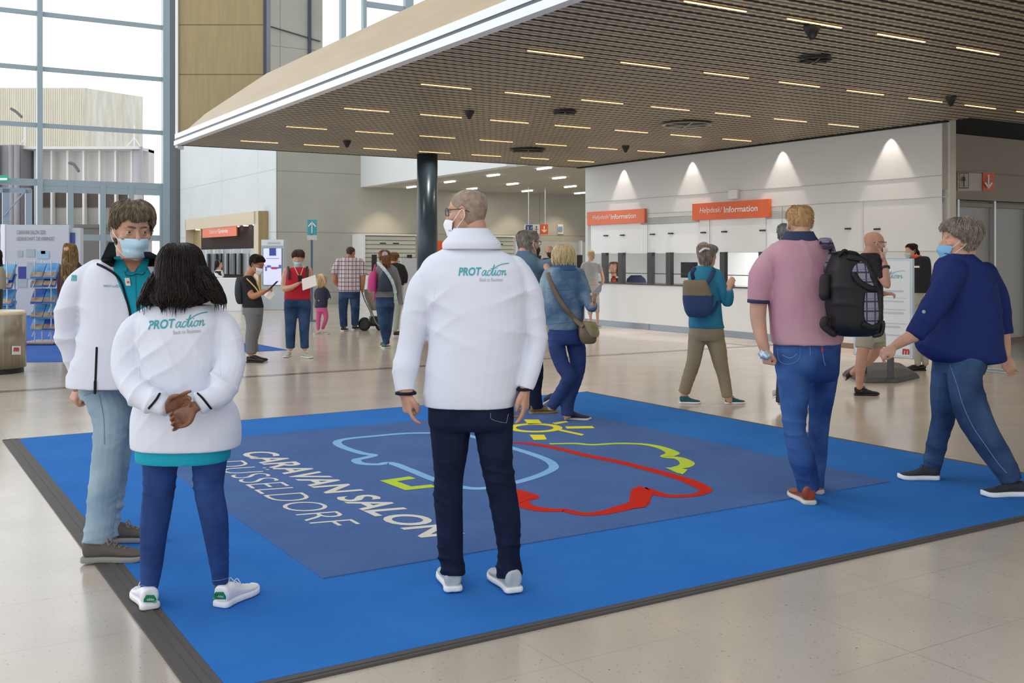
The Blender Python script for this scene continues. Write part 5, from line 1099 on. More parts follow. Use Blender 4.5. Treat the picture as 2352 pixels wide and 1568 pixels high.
for hx, hy, yaw in ((346, 4.44, 120), (504, 4.465, 68)):
    o, T = shoe(q, 'shoe', (xat(hx, hy), hy, .013), yaw, .255, SW_, SW_, w=.098, parent=q.e, laces=SW_, soleth=.032, top=.108)
    g = Geo(); hp = Vector((xat(hx, hy), hy, 0)); cen = T(.05, 0, 0)
    Bs = bvh(o.data); V = []
    px0 = hx-16 if yaw > 90 else hx-15; py0 = 1365 if yaw > 90 else 1358
    nx_, nz_ = 10, 5
    for j in range(nz_+1):
        for i in range(nx_+1):
            t = i/nx_; tap = (.62 if j == nz_ else .80 if j == nz_-1 else 1) if False else 1
            ww = 30 if j < 3 else 30-4*(j-2); p_ = proj(Bs, px0+15-ww/2+ww*t, py0+18-17*j/nz_, .0015, hy); V.append(p_)
    g.add(V, [(j*(nx_+1)+i, j*(nx_+1)+i+1, (j+1)*(nx_+1)+i+1, (j+1)*(nx_+1)+i) for j in range(nz_) for i in range(nx_)]); ht_ = mk('heel_tab', g, GRN, o, True)
    v, f = text2d('adidas', .03); v = v/v.max(0); g = Geo(); g.add([proj(Bs, px0+7+a*17, py0+14-b_*6, .003, hy) for a, b_ in v], f); mk('heel_lettering', g, SW_, ht_)
# long wavy hair: volume plus strands
HB = hairmat('hair near black', '100a08', '231713', 60, .38)
def long_hair(q, rows, m, nstr, seed, ends, srad=.0013, n=2.2, name='hair', wob=.012, cap=True, dyb=0.0, droop=.035):
    """rows (y, xl, xr, half depth, dy) from crown to tips; strands run down the surface and past the ends"""
    rows = [tuple(w)+(0,)*(5-len(w)) for w in rows]; g = Geo(); r = np.random.default_rng(seed); A = cr(np.array(rows, float), 6); q.stack(g, rows, n, sub=6); me = remesh(g, max(q.vox, .007), 3, name=name); folds(me, .014*q.Y/4.5, .05*max(1, q.Y/6), ((1, .2, .05), (.8, .6, .15)), None, seed, 1.0)
    g = Geo(); g.add([tuple(p.co) for p in me.vertices], [tuple(p.vertices) for p in me.polygons]); bpy.data.meshes.remove(me)
    N = len(A)
    for _ in range(nstr):
        t = r.uniform(0, 2*math.pi); i0 = int(r.uniform(0, .55)*N); L = int(N*r.uniform(.3, .62)); P_ = []; w0 = r.uniform(0, 6.28); amp = r.uniform(.2, 1)*wob; off = r.uniform(.0, .010)
        for k_ in range(9):
            f = min(i0+L*k_/8, N-1.01); i = int(f); a = A[i]*(1-f+i)+A[i+1]*(f-i); h = (a[2]-a[1])/2*q.k+off+(.004 if f < N*.5 else .001); d = a[3]+off; o = q.p((a[1]+a[2])/2, a[0], a[4])
            tt = t+amp*6*math.sin(w0+k_*.9)*.35*(k_/8); over = max(0, i0+L*k_/8-(N-1.01))/N
            P_.append((o.x+h*math.copysign(abs(math.cos(tt))**.9, math.cos(tt)), o.y+d*math.copysign(abs(math.sin(tt))**.9, math.sin(tt)), o.z-over*droop*8+.004*math.sin(w0+k_)))
        g.tube(P_, [srad, srad*1.4, srad*1.6, srad*1.6, srad*1.6, srad*1.5, srad*1.3, srad, srad*.4], seg=4, smooth=False, rnd=False)
    return mk(name, g, m, q.e, True)
long_hair(q, [(559, 408, 420, .02, .03), (563, 393, 435, .06, .03), (575, 380, 450, .09, .02), (595, 371, 459, .11, .02), (620, 367, 464, .12, .01), (645, 364, 467, .125, .0), (662, 358, 474, .13, -.01), (676, 352, 482, .135, -.02), (688, 356, 474, .13, -.03), (697, 368, 456, .11, -.04), (703, 378, 442, .08, -.05)], HB, 3000, 3, 0, wob=.035)
long_hair(q, [(612, 452, 466, .03, -.05), (640, 458, 486, .06, -.05), (665, 462, 502, .06, -.06), (688, 488, 513, .035, -.07), (697, 498, 514, .02, -.07)], HB, 500, 4, 0, name='hair_lock', wob=.05); long_hair(q, [(625, 360, 380, .04, -.03), (645, 348, 378, .06, -.04), (668, 335, 366, .06, -.05), (690, 324, 350, .04, -.06), (702, 320, 344, .02, -.06)], HB, 500, 5, 0, name='hair_lock', wob=.05)

# ---- 3: man at left facing right, open white jacket ---------------------------
q = Person('masked man in open white jacket, teal polo and light blue jeans', 5.3, (255, 1290), .0065)
tor = [(592, 262, 345, .08), (604, 218, 372, .11), (625, 196, 384, .125), (660, 186, 388, .135), (710, 186, 386, .14), (760, 184, 380, .145), (820, 172, 372, .15), (870, 157, 362, .15), (888, 157, 356, .15)]
rarm = [(222, 622, 28), (183, 655, 32, -.02), (163, 700, 31, -.02), (154, 745, 29, .0), (163, 800, 24, .05), (176, 850, 20, .12), (190, 880, 16, .17)]
larm = [(360, 625, 26), (382, 690, 28), (384, 760, 25, .05), (360, 830, 20, .15), (330, 868, 16, .22)]
q.head(304, 471, 592, -56, 11, dy=-.02, neck=(290, 618, .03), roll=0); q.eyes(mat('brow grey', '5f5548', .8))
q.stack(q.body, [(a, c+8, d-8, e*.85) for a, c, d, e in tor]); q.limb(q.body, rarm, .7); q.limb(q.body, larm, .7)
leg1 = [((190+275)/2, 895, 44, 0), (252, 950, 42, 0), (252, 990, 38, -.02), (243, 1082, 34, -.04), (234, 1150, 33, -.06), (231, 1193, 33, -.08), (221, 1252, 31, -.12)]
leg2 = [(270, 895, 36, .1), (280, 950, 30, .16), (282, 1010, 24, .2), (270, 1090, 24, .2), (262, 1150, 22, .2), (258, 1200, 22, .2), (262, 1232, 22, .2)]
q.limb(q.body, leg1+[(222, 1268, 16, -.12)], .62); q.limb(q.body, leg2+[(262, 1245, 15, .2)], .62)
hand(q.body, q.p(184, 882, .13), (-.35, -.2, -.9), (.6, .6, 0), 1, .95, (.8, .9, 1, 1), .4); q.limb(q.body, [(205, 878, 12, .15), (188, 884, 13, .10), (172, 892, 8, .03)])
q.finish(SKIN2, .0045, 3)
g = Geo(); q.stack(g, tor, 2.4); q.limb(g, rarm, rnd=True); q.limb(g, larm, rnd=True)
jk = q.cloth('jacket', g, JK, 5, amp=.010, size=.13, dirs=((.3, 0, 1), (-.35, .1, .9)), hot=[(q.p(155, 745), .14, 1.2), (q.p(195, 690), .1, 1.0), (q.p(170, 830), .12, 1.2)], seed=11, base=.28); B = q.B['jacket']
polo = patch('polo_shirt', B, [(594, 268, 338), (606, 260, 344), (625, 262, 352), (650, 272, 356), (680, 284, 360), (712, 296, 362), (745, 303, 362)], TEAL, q.e, .006, 10, 4, 5.1)
patch('polo_collar', B, [(588, 262, 276), (600, 262, 284), (616, 268, 292), (624, 276, 288)], TEAL, polo, .016, 4, 3, 5.1); patch('polo_collar', B, [(590, 330, 342), (602, 324, 342), (616, 316, 336), (622, 314, 324)], TEAL, polo, .016, 4, 3, 5.1)
patch('neck_opening', B, [(592, 276, 330), (604, 284, 324), (616, 294, 314), (624, 302, 308)], SKIN2, polo, .012, 5, 3, 5.1)
strip('placket', B, [(311, 628), (312, 665), (313, 705)], .004, mat('teal dark', '14788c', .8), polo, .007, 5.1)
strip('jacket_zip', B, [(223, 606), (240, 614), (262, 628), (278, 648), (288, 680), (297, 712), (300, 740)], .012, JBK, jk, .010, 5.1)
strip('pocket_zip', B, [(222, 798), (220, 850), (218, 899)], .011, JBK, jk, .003, 5.1); strip('zip_pull', B, [(218.5, 876), (218, 903)], .014, JBK, jk, .006, 5.1)
patch('collar_lining', B, [(556, 250, 262), (570, 243, 265), (584, 237, 267), (598, 232, 266), (606, 244, 263), (613, 255, 261)], JBK, jk, .03, 5, 3, 5.05)
patch('collar_lining', B, [(578, 330, 345), (590, 332, 368), (604, 336, 384), (618, 346, 386), (628, 360, 384)], JBK, jk, .012, 5, 3, 5.1); patch('collar', B, [(612, 338, 352), (626, 346, 366), (642, 352, 362)], JK, jk, .014, 4, 3, 5.1)
bd = patch('name_badge', B, [(638, 286.5, 297), (641, 286.5, 298), (655, 289, 300), (656, 292, 300)], mat('badge white', 'e6dcd6', .4), q.e, .014, 3, 2, 5.1)
v, f = text2d('m', .05); v = v/v.max(0); g = Geo(); g.add([proj(B, 291.5+a*5, 650-b_*4.5, .016, 5.1) for a, b_ in v], f); mk('badge_logo', g, mat('logo red', 'b8302a'), bd)
protaction(B, jk, 237, 659, 43, 5, -.02, mat('wordmark slate', '6f9aa4', .6), WG, 5.1, small=False)
v, f = text2d('m', .05, .15); v = v/v.max(0); g = Geo(); g.add([proj(B, 163+a*13, 645-b_*14, .003, 5.2) for a, b_ in v], f); mk('sleeve_logo', g, WM, jk)
g = Geo(); p_ = [proj(B, x, y, .022, 5.1) for x, y in ((287, 624), (290, 632), (303, 633), (314, 629), (327, 631), (334, 624))]; g.tube(p_, .002, seg=6); mk('hanging_glasses', g, GLS, q.e, True)
g = Geo(); q.stack(g, [(872, 180, 330, .12, .04), (893, 184, 305, .12, .06), (915, 188, 302, .115, .08)], 2.4); q.limb(g, leg1, rnd=False, ratio=1.0); q.limb(g, leg2, rnd=False)
tr = q.cloth('jeans', g, DEN_L, 4, amp=.011, size=.075, dirs=((.2, .1, 1), (-.3, 0, .9)), hot=[(q.p(250, 1000), .1, 1.2), (q.p(240, 1190), .12, 1.5), (q.p(270, 1180, .2), .1, 1.4)], seed=6, base=.28)
strip('side_seam', q.B['jeans'], [(228, 905), (238, 960), (240, 1020)], .003, mat('denim seam', '4f7690', .8), tr, .001, 5.1)
SH_ = mat('suede taupe', '5d564e', .85, bump=.15, bscale=60); SHS = mat('sole grey', '8d8c86', .7)
shoe(q, 'shoe', (xat(190, 5.16), 5.16, .010), 4, .325, SH_, SHS, w=.105, parent=q.e, laces=mat('lace stone', '8d8272', .8)); shoe(q, 'shoe', (xat(238, 5.5), 5.5, .012), 8, .31, SH_, SHS, w=.105, parent=q.e, laces=mat('lace stone', '8d8272'))
HG = hairmat('hair grey brown', '443828', '8a7c68', 45)
q.hair(HG, front=.186, side=.138, back=.03, th=.010, jag=.010, strands=2600, slen=.05, srad=.0012, seed=5, wave=.35, part=.9, puff=lambda t, z: .012*max(0, math.sin((z-.17)*22))*(1+.4*math.sin(3*t))+.004*math.sin(7*t+z*60))
q.mask(MB_, LOOPW, ang=66, z0=-.012, z1=.104, pleats=3, off=.010)

# ---- 4: man in pink polo with backpack -----------------------------------------
q = Person('man in faded pink polo shirt and blue jeans walking away', 6.35, (1861, 1162), .008)
tor = [(548, 1800, 1868, .08), (560, 1776, 1896, .11), (585, 1764, 1914, .135), (620, 1762, 1920, .15), (670, 1764, 1922, .16), (730, 1768, 1926, .165), (775, 1772, 1929, .165), (790, 1776, 1927, .16)]
larm = [(1788, 585, 30), (1757, 625, 33, -.01), (1744, 675, 27, -.02), (1742, 697, 24, -.02)]; lbare = [(1745, 660, 21, -.02), (1741, 715, 19, -.02), (1743, 745, 17, -.03), (1750, 780, 14, -.06), (1756, 800, 12, -.07)]
rarm = [(1896, 590, 28), (1922, 640, 28, .02), (1930, 690, 24, .05)]; rbare = [(1930, 680, 18, .05), (1932, 730, 15, .1), (1925, 780, 12, .12)]
q.head(1836, 473, 556, 96, 8, dy=.02, neck=(1836, 575, .01)); q.stack(q.body, [(a, c+8, d-8, e*.85) for a, c, d, e in tor]); q.limb(q.body, larm, .7); q.limb(q.body, lbare); q.limb(q.body, rarm, .7); q.limb(q.body, rbare)
hand(q.body, q.p(1757, 800, -.07), (.1, 0, -1), (.9, .3, 0), 1, 1.0, (1.1, 1.2, 1.2, 1.2), .8); hand(q.body, q.p(1925, 782, .12), (0, .1, -1), (-.9, 0, 0), -1, 1.0, (.6, .7, .8, .9), .5)
leg1 = rp_([(800, 1778, 1856), (865, 1784, 1861), (912, 1790, 1858), (959, 1796, 1853), (1000, 1801, 1856), (1053, 1812, 1872, .03), (1090, 1824, 1880, .06), (1122, 1831, 1885, .08)], -.02)
leg2 = rp_([(800, 1850, 1929), (865, 1852, 1925), (912, 1855, 1917), (959, 1857, 1908), (1006, 1856, 1903), (1053, 1860, 1900), (1095, 1866, 1894), (1118, 1866, 1894)], .22)
q.limb(q.body, leg1+[(1860, 1138, 12, .07)], .58); q.limb(q.body, leg2, .58); q.finish(SKIN2, .006, 3)
g = Geo(); q.stack(g, tor, 2.3); q.limb(g, larm, rnd='s'); q.limb(g, rarm, rnd='s')
PK = mat('polo pink', 'b28493', .85, bump=.08, spec=.15, col2='bc969d', vscale=2.5); NV = mat('polo navy', '232c4a', .85)
sh = q.cloth('polo_shirt', g, PK, 4, amp=.008, size=.12, dirs=((.8, .1, .4), (.9, 0, .15)), hot=[(q.p(1770, 640), .12, 1.2), (q.p(1850, 760), .2, .7)], seed=21, base=.3); B = q.B['polo_shirt']
collar(q, [(556, 1790, 1882, .095), (545, 1800, 1873, .085), (532, 1806, 1866, .075)], NV, parent=sh)
g = Geo(); g.tube([q.p(1742.5, 688, -.02), q.p(1742, 696, -.02)], .068, seg=20, rnd=False, smooth=False); mk('sleeve_band', g, NV, sh, True)
g = Geo(); q.stack(g, [(775, 1778, 1930, .13), (800, 1777, 1929, .135), (830, 1779, 1927, .145), (860, 1784, 1925, .13), (875, 1790, 1918, .09)], 2.3); q.limb(g, leg1, rnd=False, ratio=1.05); q.limb(g, leg2, rnd=False, ratio=1.05)
tr = q.cloth('jeans', g, DEN_M, 4, amp=.009, size=.08, dirs=((.15, .1, 1),), hot=[(q.p(1825, 985), .12, 1.3), (q.p(1885, 985), .12, 1.3), (q.p(1855, 1100), .1, 1.6), (q.p(1820, 880), .1, 1)], seed=22, base=.18); BT = q.B['jeans']
g = Geo()
for pts in ([(1785, 800), (1790, 828), (1812, 836), (1835, 824), (1838, 795)], [(1888, 795), (1892, 826), (1896, 840)], [(1860, 792), (1861, 815)], [(1797, 815), (1815, 822), (1831, 812)]): strip('', BT, pts, .003, None, None, .001, 6.2, gout=g)
mk('pocket_stitching', g, STB, tr, True); g = Geo(); g.bxyz(*(lambda p: (p.x-.006, p.x+.006, p.y-.004, p.y+.002, p.z-.012, p.z+.012))(proj(BT, 1888, 803, .002, 6.2))); mk('red_label', g, mat('tab red', 'b02a2a', .6), tr)
shoe(q, 'shoe', (xat(1862, 6.33), 6.33, .012), 96, .30, mat('leather chestnut', '8d3f1c', .35, var=.2, vscale=20), mat('sole cream', 'cfc8bc', .6), w=.104, parent=q.e, top=.12); shoe(q, 'shoe', (xat(1880, 6.62), 6.62, .012), 90, .30, mat('leather chestnut', '8d3f1c'), mat('sole cream', 'cfc8bc'), w=.1, parent=q.e)
q.hair(hairmat('hair strawberry', 'a07c54', 'c09a70', 60), front=.19, side=.140, back=.085, th=.005, strands=900, slen=.012, srad=.0011, seed=9)
g = Geo()
for s_ in (-1, 1): g.tube([q.H.T((s_*.088, -.018, .135)), q.H.T((s_*.090, -.024, .112)), q.H.T((s_*.083, .0, .085)), q.H.T((s_*.074, .03, .07))], .0018, seg=6)
mk('ear_loop', g, LOOPW, q.e, True)
# crumpled bottle packet in his left fist
g = Geo(); g.ell(q.p(1757, 815, -.11), (.035, .035, .028), seg=14); me = remesh(g, .006, 1, name='pack'); folds(me, .008, .02, ((1, 0, .4), (0, 1, .6)), None, 3, 1.4); tag(mk('plastic_wrapper', me, mat('wrapper clear', 'b8ccd8', .15, metal=.3), None), 'crumpled clear plastic wrapper in the hand of the man in pink', 'wrapper')
# his backpack
PL = mat('plaid grey', '8a8494', .8); n, b = nodes(PL); oc, s_ = objxyz(n)
c = mixc(n, near_line(n, s_.outputs[2], .055, 0, .010), srgb('837c8c'), srgb('3a3440')); c = mixc(n, near_line(n, s_.outputs[0], .050, .01, .009), c, srgb('35303f')); c = mixc(n, near_line(n, s_.outputs[2], .055, .016, .003), c, srgb('4a4f86')); n.links.new(c, b.inputs['Base Color'])
BKF = mat('nylon black', '131517', .55, bump=.2, bscale=30, spec=.3)
Yb = 6.05; bp = thing('backpack', 'large black backpack with grey plaid panels on the right shoulder of the man in pink', 'backpack', (xat(1955, Yb), Yb+.1, W(0, 770, Yb).z))
bq_ = Person.__new__(Person); bq_.Y = Yb; bq_.k = Yb/F; bq_.vox = .008; bq_.e = bp; bq_.B = {}
g = Geo(); bq_.stack(g, [(576, 1930, 1950, .05, .03), (584, 1915, 1965, .10, .02), (610, 1906, 1988, .14, .02), (650, 1900, 2006, .155, .02), (700, 1902, 2016, .16, .02), (745, 1908, 2014, .155, .02), (765, 1918, 2004, .13, .03), (773, 1930, 1990, .09, .03)], 3.0)
me = remesh(g, .008, 4, name='bag'); folds(me, .010, .14, ((.3, 0, 1), (.8, 0, .4)), None, 31, .8); bo = mk('main_pouch', me, BKF, bp, True); BB = bvh(me)
patch('plaid_panel', BB, [(600, 1976, 1986), (612, 1962, 1994), (630, 1957, 2001), (650, 1966, 2007), (660, 1980, 2009)], PL, bp, .008, 8, 4, Yb-.1); patch('plaid_panel', BB, [(672, 1988, 2014), (700, 1985, 2017), (730, 1986, 2018), (748, 1994, 2012)], PL, bp, .008, 8, 4, Yb-.1)
g = Geo()
for pts in ([(1962, 630), (1975, 648), (2000, 662), (2016, 664)], [(1985, 745), (2005, 752), (2022, 742)], [(1950, 590), (1985, 600), (2005, 640), (2012, 664)]): strip('', BB, pts, .035, None, None, .012, Yb-.1, gout=g, thick=.3)
mk('compression_strap', g, BKF, bp, True)
g = Geo(); g.tube([bq_.p(2008, 655, -.02), bq_.p(2018, 668, -.04), bq_.p(2014, 690, -.03)], .012, seg=8); g.tube([bq_.p(2012, 745, -.03), bq_.p(2027, 740, -.04), bq_.p(2024, 765, -.03), bq_.p(2008, 770, -.03)], .014, seg=8); mk('buckle', g, DK, bp, True)
g = Geo(); bq_.limb(g, [(1895, 640, 13, .0), (1893, 680, 12, -.0), (1898, 640, 12, .06)]); bq_.limb(g, [(1895, 735, 10, .02), (1892, 748, 9, .02), (1915, 766, 9, .02)]); mk('back_padding', remesh(g, .008, 2), mat('padding dark', '241c20', .8), bp)
g = Geo(); P_ = [proj(B, x, y, .014, 6.2) for x, y in ((1897, 556), (1903, 570), (1906, 590), (1903, 615), (1898, 640))]; P_ = [W(1895, 549, 6.42)]+P_; g.tube(P_, [(.038, .010)]*6, seg=12); mk('shoulder_strap', g, PL, bp, True)
g = Geo(); g.tube([bq_.p(1928, 586, -.06), bq_.p(1940, 575, -.07), bq_.p(1955, 588, -.06)], .010, seg=8); mk('grab_handle', g, BKF, bp, True)

# ---- 5: woman in navy blouse walking left -----------------------------------------
q = Person('grey-haired woman in navy blouse and jeans striding to the left', 6.8, (2190, 1112), .008)
tor = [(583, 2172, 2232, .09), (596, 2156, 2248, .12), (615, 2148, 2266, .15), (655, 2143, 2284, .18), (700, 2143, 2294, .19), (745, 2132, 2297, .20), (785, 2110, 2300, .20), (808, 2114, 2303, .20), (826, 2138, 2306, .18), (833, 2160, 2290, .15)]
farm = [(2192, 625, 30, -.12), (2160, 680, 31, -.19), (2128, 730, 27, -.22), (2105, 762, 23, -.22), (2098, 772, 21, -.22)]; fb = [(2110, 755, 17, -.22), (2088, 775, 14, -.22), (2068, 786, 12, -.21), (2056, 794, 10, -.2)]
rarm = [(2262, 630, 30, .12), (2290, 680, 27, .16), (2302, 730, 22, .17), (2307, 766, 19, .17)]; rb = [(2304, 750, 14, .17), (2308, 785, 13, .17), (2311, 815, 10, .16)]
q.head(2203, 508, 598, 168, 2, dy=0, neck=(2205, 608, .0)); q.stack(q.body, [(a, c+8, d-8, e*.85) for a, c, d, e in tor]); 
for L_ in (farm, rarm): q.limb(q.body, L_, .7)
for L_ in (fb, rb): q.limb(q.body, L_)
hand(q.body, q.p(2055, 795, -.2), (-.85, 0, -.5), (.4, .5, -.7), 1, .92, (.5, .7, .8, .9), .5); hand(q.body, q.p(2312, 818, .16), (.28, -.1, -1), (-.3, -.9, .1), 1, .92, (.35, .4, .45, .5), .3)
leg1 = [(2185, 825, 42, .08), (2175, 870, 36, .1), (2168, 914, 31, .14), (2167, 957, 27, .18), (2156, 1000, 24, .22), (2147, 1044, 23, .27), (2138, 1084, 21, .3), (2136, 1092, 20, .3)]
leg2 = [(2222, 825, 42, -.08), (2216, 870, 37, -.1), (2224, 914, 38, -.12), (2238, 957, 38, -.14), (2261, 1000, 34, -.16), (2289, 1044, 31, -.18), (2312, 1080, 27, -.2), (2322, 1102, 24, -.2)]
q.limb(q.body, leg1+[(2138, 1095, 13, .3)], .72); q.limb(q.body, leg2+[(2325, 1103, 13, -.2)], .72); q.finish(SKIN, .006, 3)
g = Geo(); q.stack(g, tor, 2.3); q.limb(g, farm, rnd='s'); q.limb(g, rarm, rnd='s')
bl = q.cloth('blouse', g, mat('blouse navy', '222f66', .8, bump=.12, bscale=30, spec=.15, sheen=0), 4, amp=.016, size=.13, dirs=((.5, .1, .9), (-.4, .2, .9)), hot=[(q.p(2190, 760), .18, 1.1), (q.p(2110, 745), .12, 1.3), (q.p(2260, 700), .15, .7)], seed=31, base=.32); B = q.B['blouse']
g = Geo(); g.ell(proj(B, 2122, 716, .004, 6.4), (.012, .006, .012), seg=10); mk('sleeve_button', g, mat('button grey', 'a8aab2', .4), bl, True)
collar(q, [(592, 2178, 2226, .075), (583, 2184, 2222, .07)], mat('top white', 'dadce0', .7), name='inner_top')
g = Geo(); q.stack(g, [(800, 2156, 2262, .14), (830, 2158, 2263, .15), (858, 2168, 2256, .13)], 2.3); q.limb(g, leg1, rnd=False); q.limb(g, leg2, rnd=False)
tr = q.cloth('jeans', g, DEN_N, 4, amp=.009, size=.08, dirs=((.2, .1, 1), (.5, 0, .8)), hot=[(q.p(2225, 900), .12, 1), (q.p(2280, 1040), .14, 1.3), (q.p(2150, 1060, .2), .1, 1.4)], seed=33, base=.2)
strip('side_seam', q.B['jeans'], [(2182, 838), (2197, 880), (2212, 930), (2235, 980), (2262, 1020), (2290, 1060), (2312, 1086)], .004, STB, tr, .001, 6.6)
SB = mat('trainer black', '2a2c30', .8, bump=.3, bscale=100); 
shoe(q, 'shoe', (xat(2155, 7.06), 7.06, .012), 176, .27, SB, SGW, w=.096, parent=q.e, laces=DK, soleth=.034); shoe(q, 'shoe', (xat(2352, 6.58), 6.58, .012), 184, .28, SB, SGW, w=.096, parent=q.e, laces=DK, pitch=-0, soleth=.034)
q.hair(hairmat('hair grey mix', '75685a', 'a79d90', 50), front=.186, side=.130, back=.025, th=.016, jag=.007, strands=2000, slen=.035, srad=.0015, seed=12, wave=.5, puff=lambda t, z: .010*max(0, math.sin((z-.1)*14))+.010*max(0, -math.cos(t))*math.sin(max(0, z-.08)*16))
q.mask(MB2, LOOPW, ang=64, off=.010, pleats=2)
# ---- the denim couple ------------------------------------------------------------
DJ = mat('denim washed', '44607c', .85, bump=.2, bscale=30, spec=.15, col2='93a6ae', vscale=3.2, contrast=(.38, .7)); DJ2 = mat('denim jacket mid', '435a74', .85, bump=.2, bscale=30, spec=.15, col2='6d8698', vscale=3)
def legs(q, g, L1, L2, hips, body=.75):
    q.limb(q.body, L1, body*.85); q.limb(q.body, L2, body*.85); q.stack(g, hips, 2.3); q.limb(g, L1, rnd='s'); q.limb(g, L2, rnd='s'); return g
q = Person('blonde woman in washed denim jacket holding papers', 9.6, (1300, 966), .011)
tor = [(608, 1272, 1318, .08), (620, 1257, 1334, .12), (645, 1248, 1342, .14), (690, 1247, 1342, .145), (725, 1250, 1342, .145), (745, 1255, 1338, .15), (757, 1260, 1334, .15)]
ra = [(1330, 630, 15, -.02), (1342, 665, 15, -.06), (1354, 695, 14, -.10), (1360, 706, 12, -.14), (1363, 698, 9.5, -.2)]; la = [(1258, 632, 14, -.02), (1249, 670, 14, -.02), (1252, 710, 12, .02), (1262, 735, 10, .08)]
q.head(1295, 565, 612, 62, 6, neck=(1296, 616, 0)); q.stack(q.body, [(a, c+4, d-4, e*.85) for a, c, d, e in tor]); q.limb(q.body, ra, .7); q.limb(q.body, la, .7); hand(q.body, q.p(1364, 694, -.21), (.15, -.6, .75), (-.8, 0, .2), 1, .9, (.6, .7, .8, .9), .5)
L1 = [(1278, 765, 20, .0), (1280, 800, 20, -.04), (1290, 835, 18, -.08), (1306, 866, 17, -.12), (1292, 895, 15, -.05), (1275, 920, 14, .0), (1266, 936, 13, .02)]; L2 = [(1314, 765, 21, .04), (1324, 800, 22, .04), (1327, 840, 19, .04), (1318, 880, 17, .02), (1305, 920, 15.5, .0), (1303, 954, 15, .0)]
g = legs(q, Geo(), L1, L2, [(748, 1262, 1332, .14), (775, 1260, 1340, .15), (790, 1263, 1342, .13)]); q.finish(SKIN); q.cloth('jeans', g, mat('denim indigo deep', '1c3166', .85, var=.2, vscale=6, bump=.1), 4, amp=.010, size=.09, dirs=((.2, .1, 1),), base=.5, seed=41)
g = Geo(); q.stack(g, tor, 2.3); q.limb(g, ra, rnd='s'); q.limb(g, la, rnd='s'); jk = q.cloth('denim_jacket', g, DJ, 4, amp=.012, size=.11, dirs=((.4, .1, .9), (-.5, 0, .8)), base=.55, seed=42); B = q.B['denim_jacket']
collar(q, [(620, 1262, 1332, .12), (611, 1268, 1322, .10), (603, 1274, 1316, .09)], mat('denim collar', '2f4d74', .85), parent=jk)
g = Geo()
for pts in ([(1258, 662), (1290, 666), (1322, 664)], [(1298, 688), (1312, 686), (1326, 680)], [(1258, 745), (1290, 742), (1332, 738)]): strip('', B, pts, .004, None, None, .001, 9.4, gout=g)
mk('jacket_seam', g, mat('seam denim', '33506e', .8), jk)
HBL = hairmat('hair blonde', 'b39a6e', 'd8c69c', 40)
long_hair(q, [(561, 1288, 1302, .04), (566, 1278, 1310, .08), (578, 1271, 1317, .10), (592, 1269, 1319, .105), (604, 1270, 1320, .10), (612, 1274, 1318, .085)], HBL, 700, 43, 0, srad=.0022, wob=.03, droop=.02)
SN = mat('slip on navy', '232a44', .8)
shoe(q, 'shoe', (xat(1250, 9.75), 9.75, .14), -30, .25, SN, mat('sole cream', 'cfc8bc'), w=.09, parent=q.e, pitch=-32, vox=.009); shoe(q, 'shoe', (xat(1297, 9.68), 9.68, .013), -10, .25, SN, mat('sole cream', 'cfc8bc'), w=.09, parent=q.e, vox=.009)
# shoulder bag and papers
g = Geo(); q2 = q; q2.stack(g, [(738, 1335, 1362, .05, -.16), (750, 1330, 1369, .07, -.16), (770, 1330, 1370, .08, -.16), (785, 1335, 1368, .07, -.16), (789, 1342, 1360, .05, -.16)], 3.2); LE = mat('leather brown', '6b5844', .5, var=.15, vscale=8, bump=.1)
hb = thing('shoulder_bag', 'brown leather shoulder bag hanging at the hip of the woman in washed denim', 'bag', (xat(1350, 9.4), 9.44, zat(789, 9.44))); me = remesh(g, .008, 3); bo = mk('bag_body', me, LE, hb, True); BB = bvh(me)
patch('bag_flap', BB, [(739, 1338, 1368), (752, 1345, 1374), (765, 1352, 1377), (774, 1358, 1374)], mat('leather olive', '7d7450', .5), hb, .012, 5, 3, 9.3); g = Geo(); P_ = [proj(B, x, y, .012, 9.45) for x, y in ((1259, 628), (1268, 655), (1283, 685), (1302, 712), (1322, 735))]+[W(1338, 748, 9.36)]; g.tube(P_, [(.022, .006)]*6, seg=8); mk('bag_strap', g, LE, hb, True)
g = Geo(); a, b_ = W(1359, 684, 9.33), W(1382, 658, 9.35); g.box((a+b_)/2, (b_-a).normalized(), Vector((0, -.8, .5)).normalized(), Vector((.6, .4, .6)), (b_-a).length/2, .09, .003); tag(mk('paper_sheet', g, mat('paper', 'e4ddd4', .7)), 'folded printed papers in the hand of the woman in washed denim', 'paper')
q = Person('man in denim jacket and glasses with an arm round the blonde woman', 10.05, (1232, 950), .012)
tor = [(580, 1186, 1226, .09), (595, 1178, 1238, .12), (620, 1172, 1244, .14), (680, 1170, 1248, .15), (740, 1172, 1246, .15), (765, 1175, 1243, .15)]
ra = [(1234, 608, 15, 0), (1252, 610, 15, -.05), (1270, 606, 14, -.1), (1288, 604, 11, -.12)]; la = [(1186, 610, 14, 0), (1180, 670, 14, 0), (1184, 730, 12, 0)]
q.head(1214, 529, 592, 40, 3, neck=(1206, 596, 0)); q.stack(q.body, [(a, c+4, d-4, e*.85) for a, c, d, e in tor]); q.limb(q.body, ra, .7); q.limb(q.body, [(1255, 612, 8, -.3), (1262, 625, 7, -.35)]); hand(q.body, q.p(1268, 622, -.30), (-.6, -.2, -.6), (0, .9, 0), 1, .9, (.3, .35, .4, .45), .3)
L1 = [(1222, 780, 20), (1232, 850, 17), (1228, 900, 16), (1232, 938, 17)]; L2 = [(1196, 780, 20, .1), (1198, 850, 16, .15), (1200, 900, 15, .2), (1200, 925, 14, .2)]
g = legs(q, Geo(), L1, L2, [(755, 1175, 1243, .14), (790, 1176, 1242, .14)]); q.finish(SKIN2); q.cloth('jeans', g, DEN_D, 3, amp=.008, size=.1, base=.4)
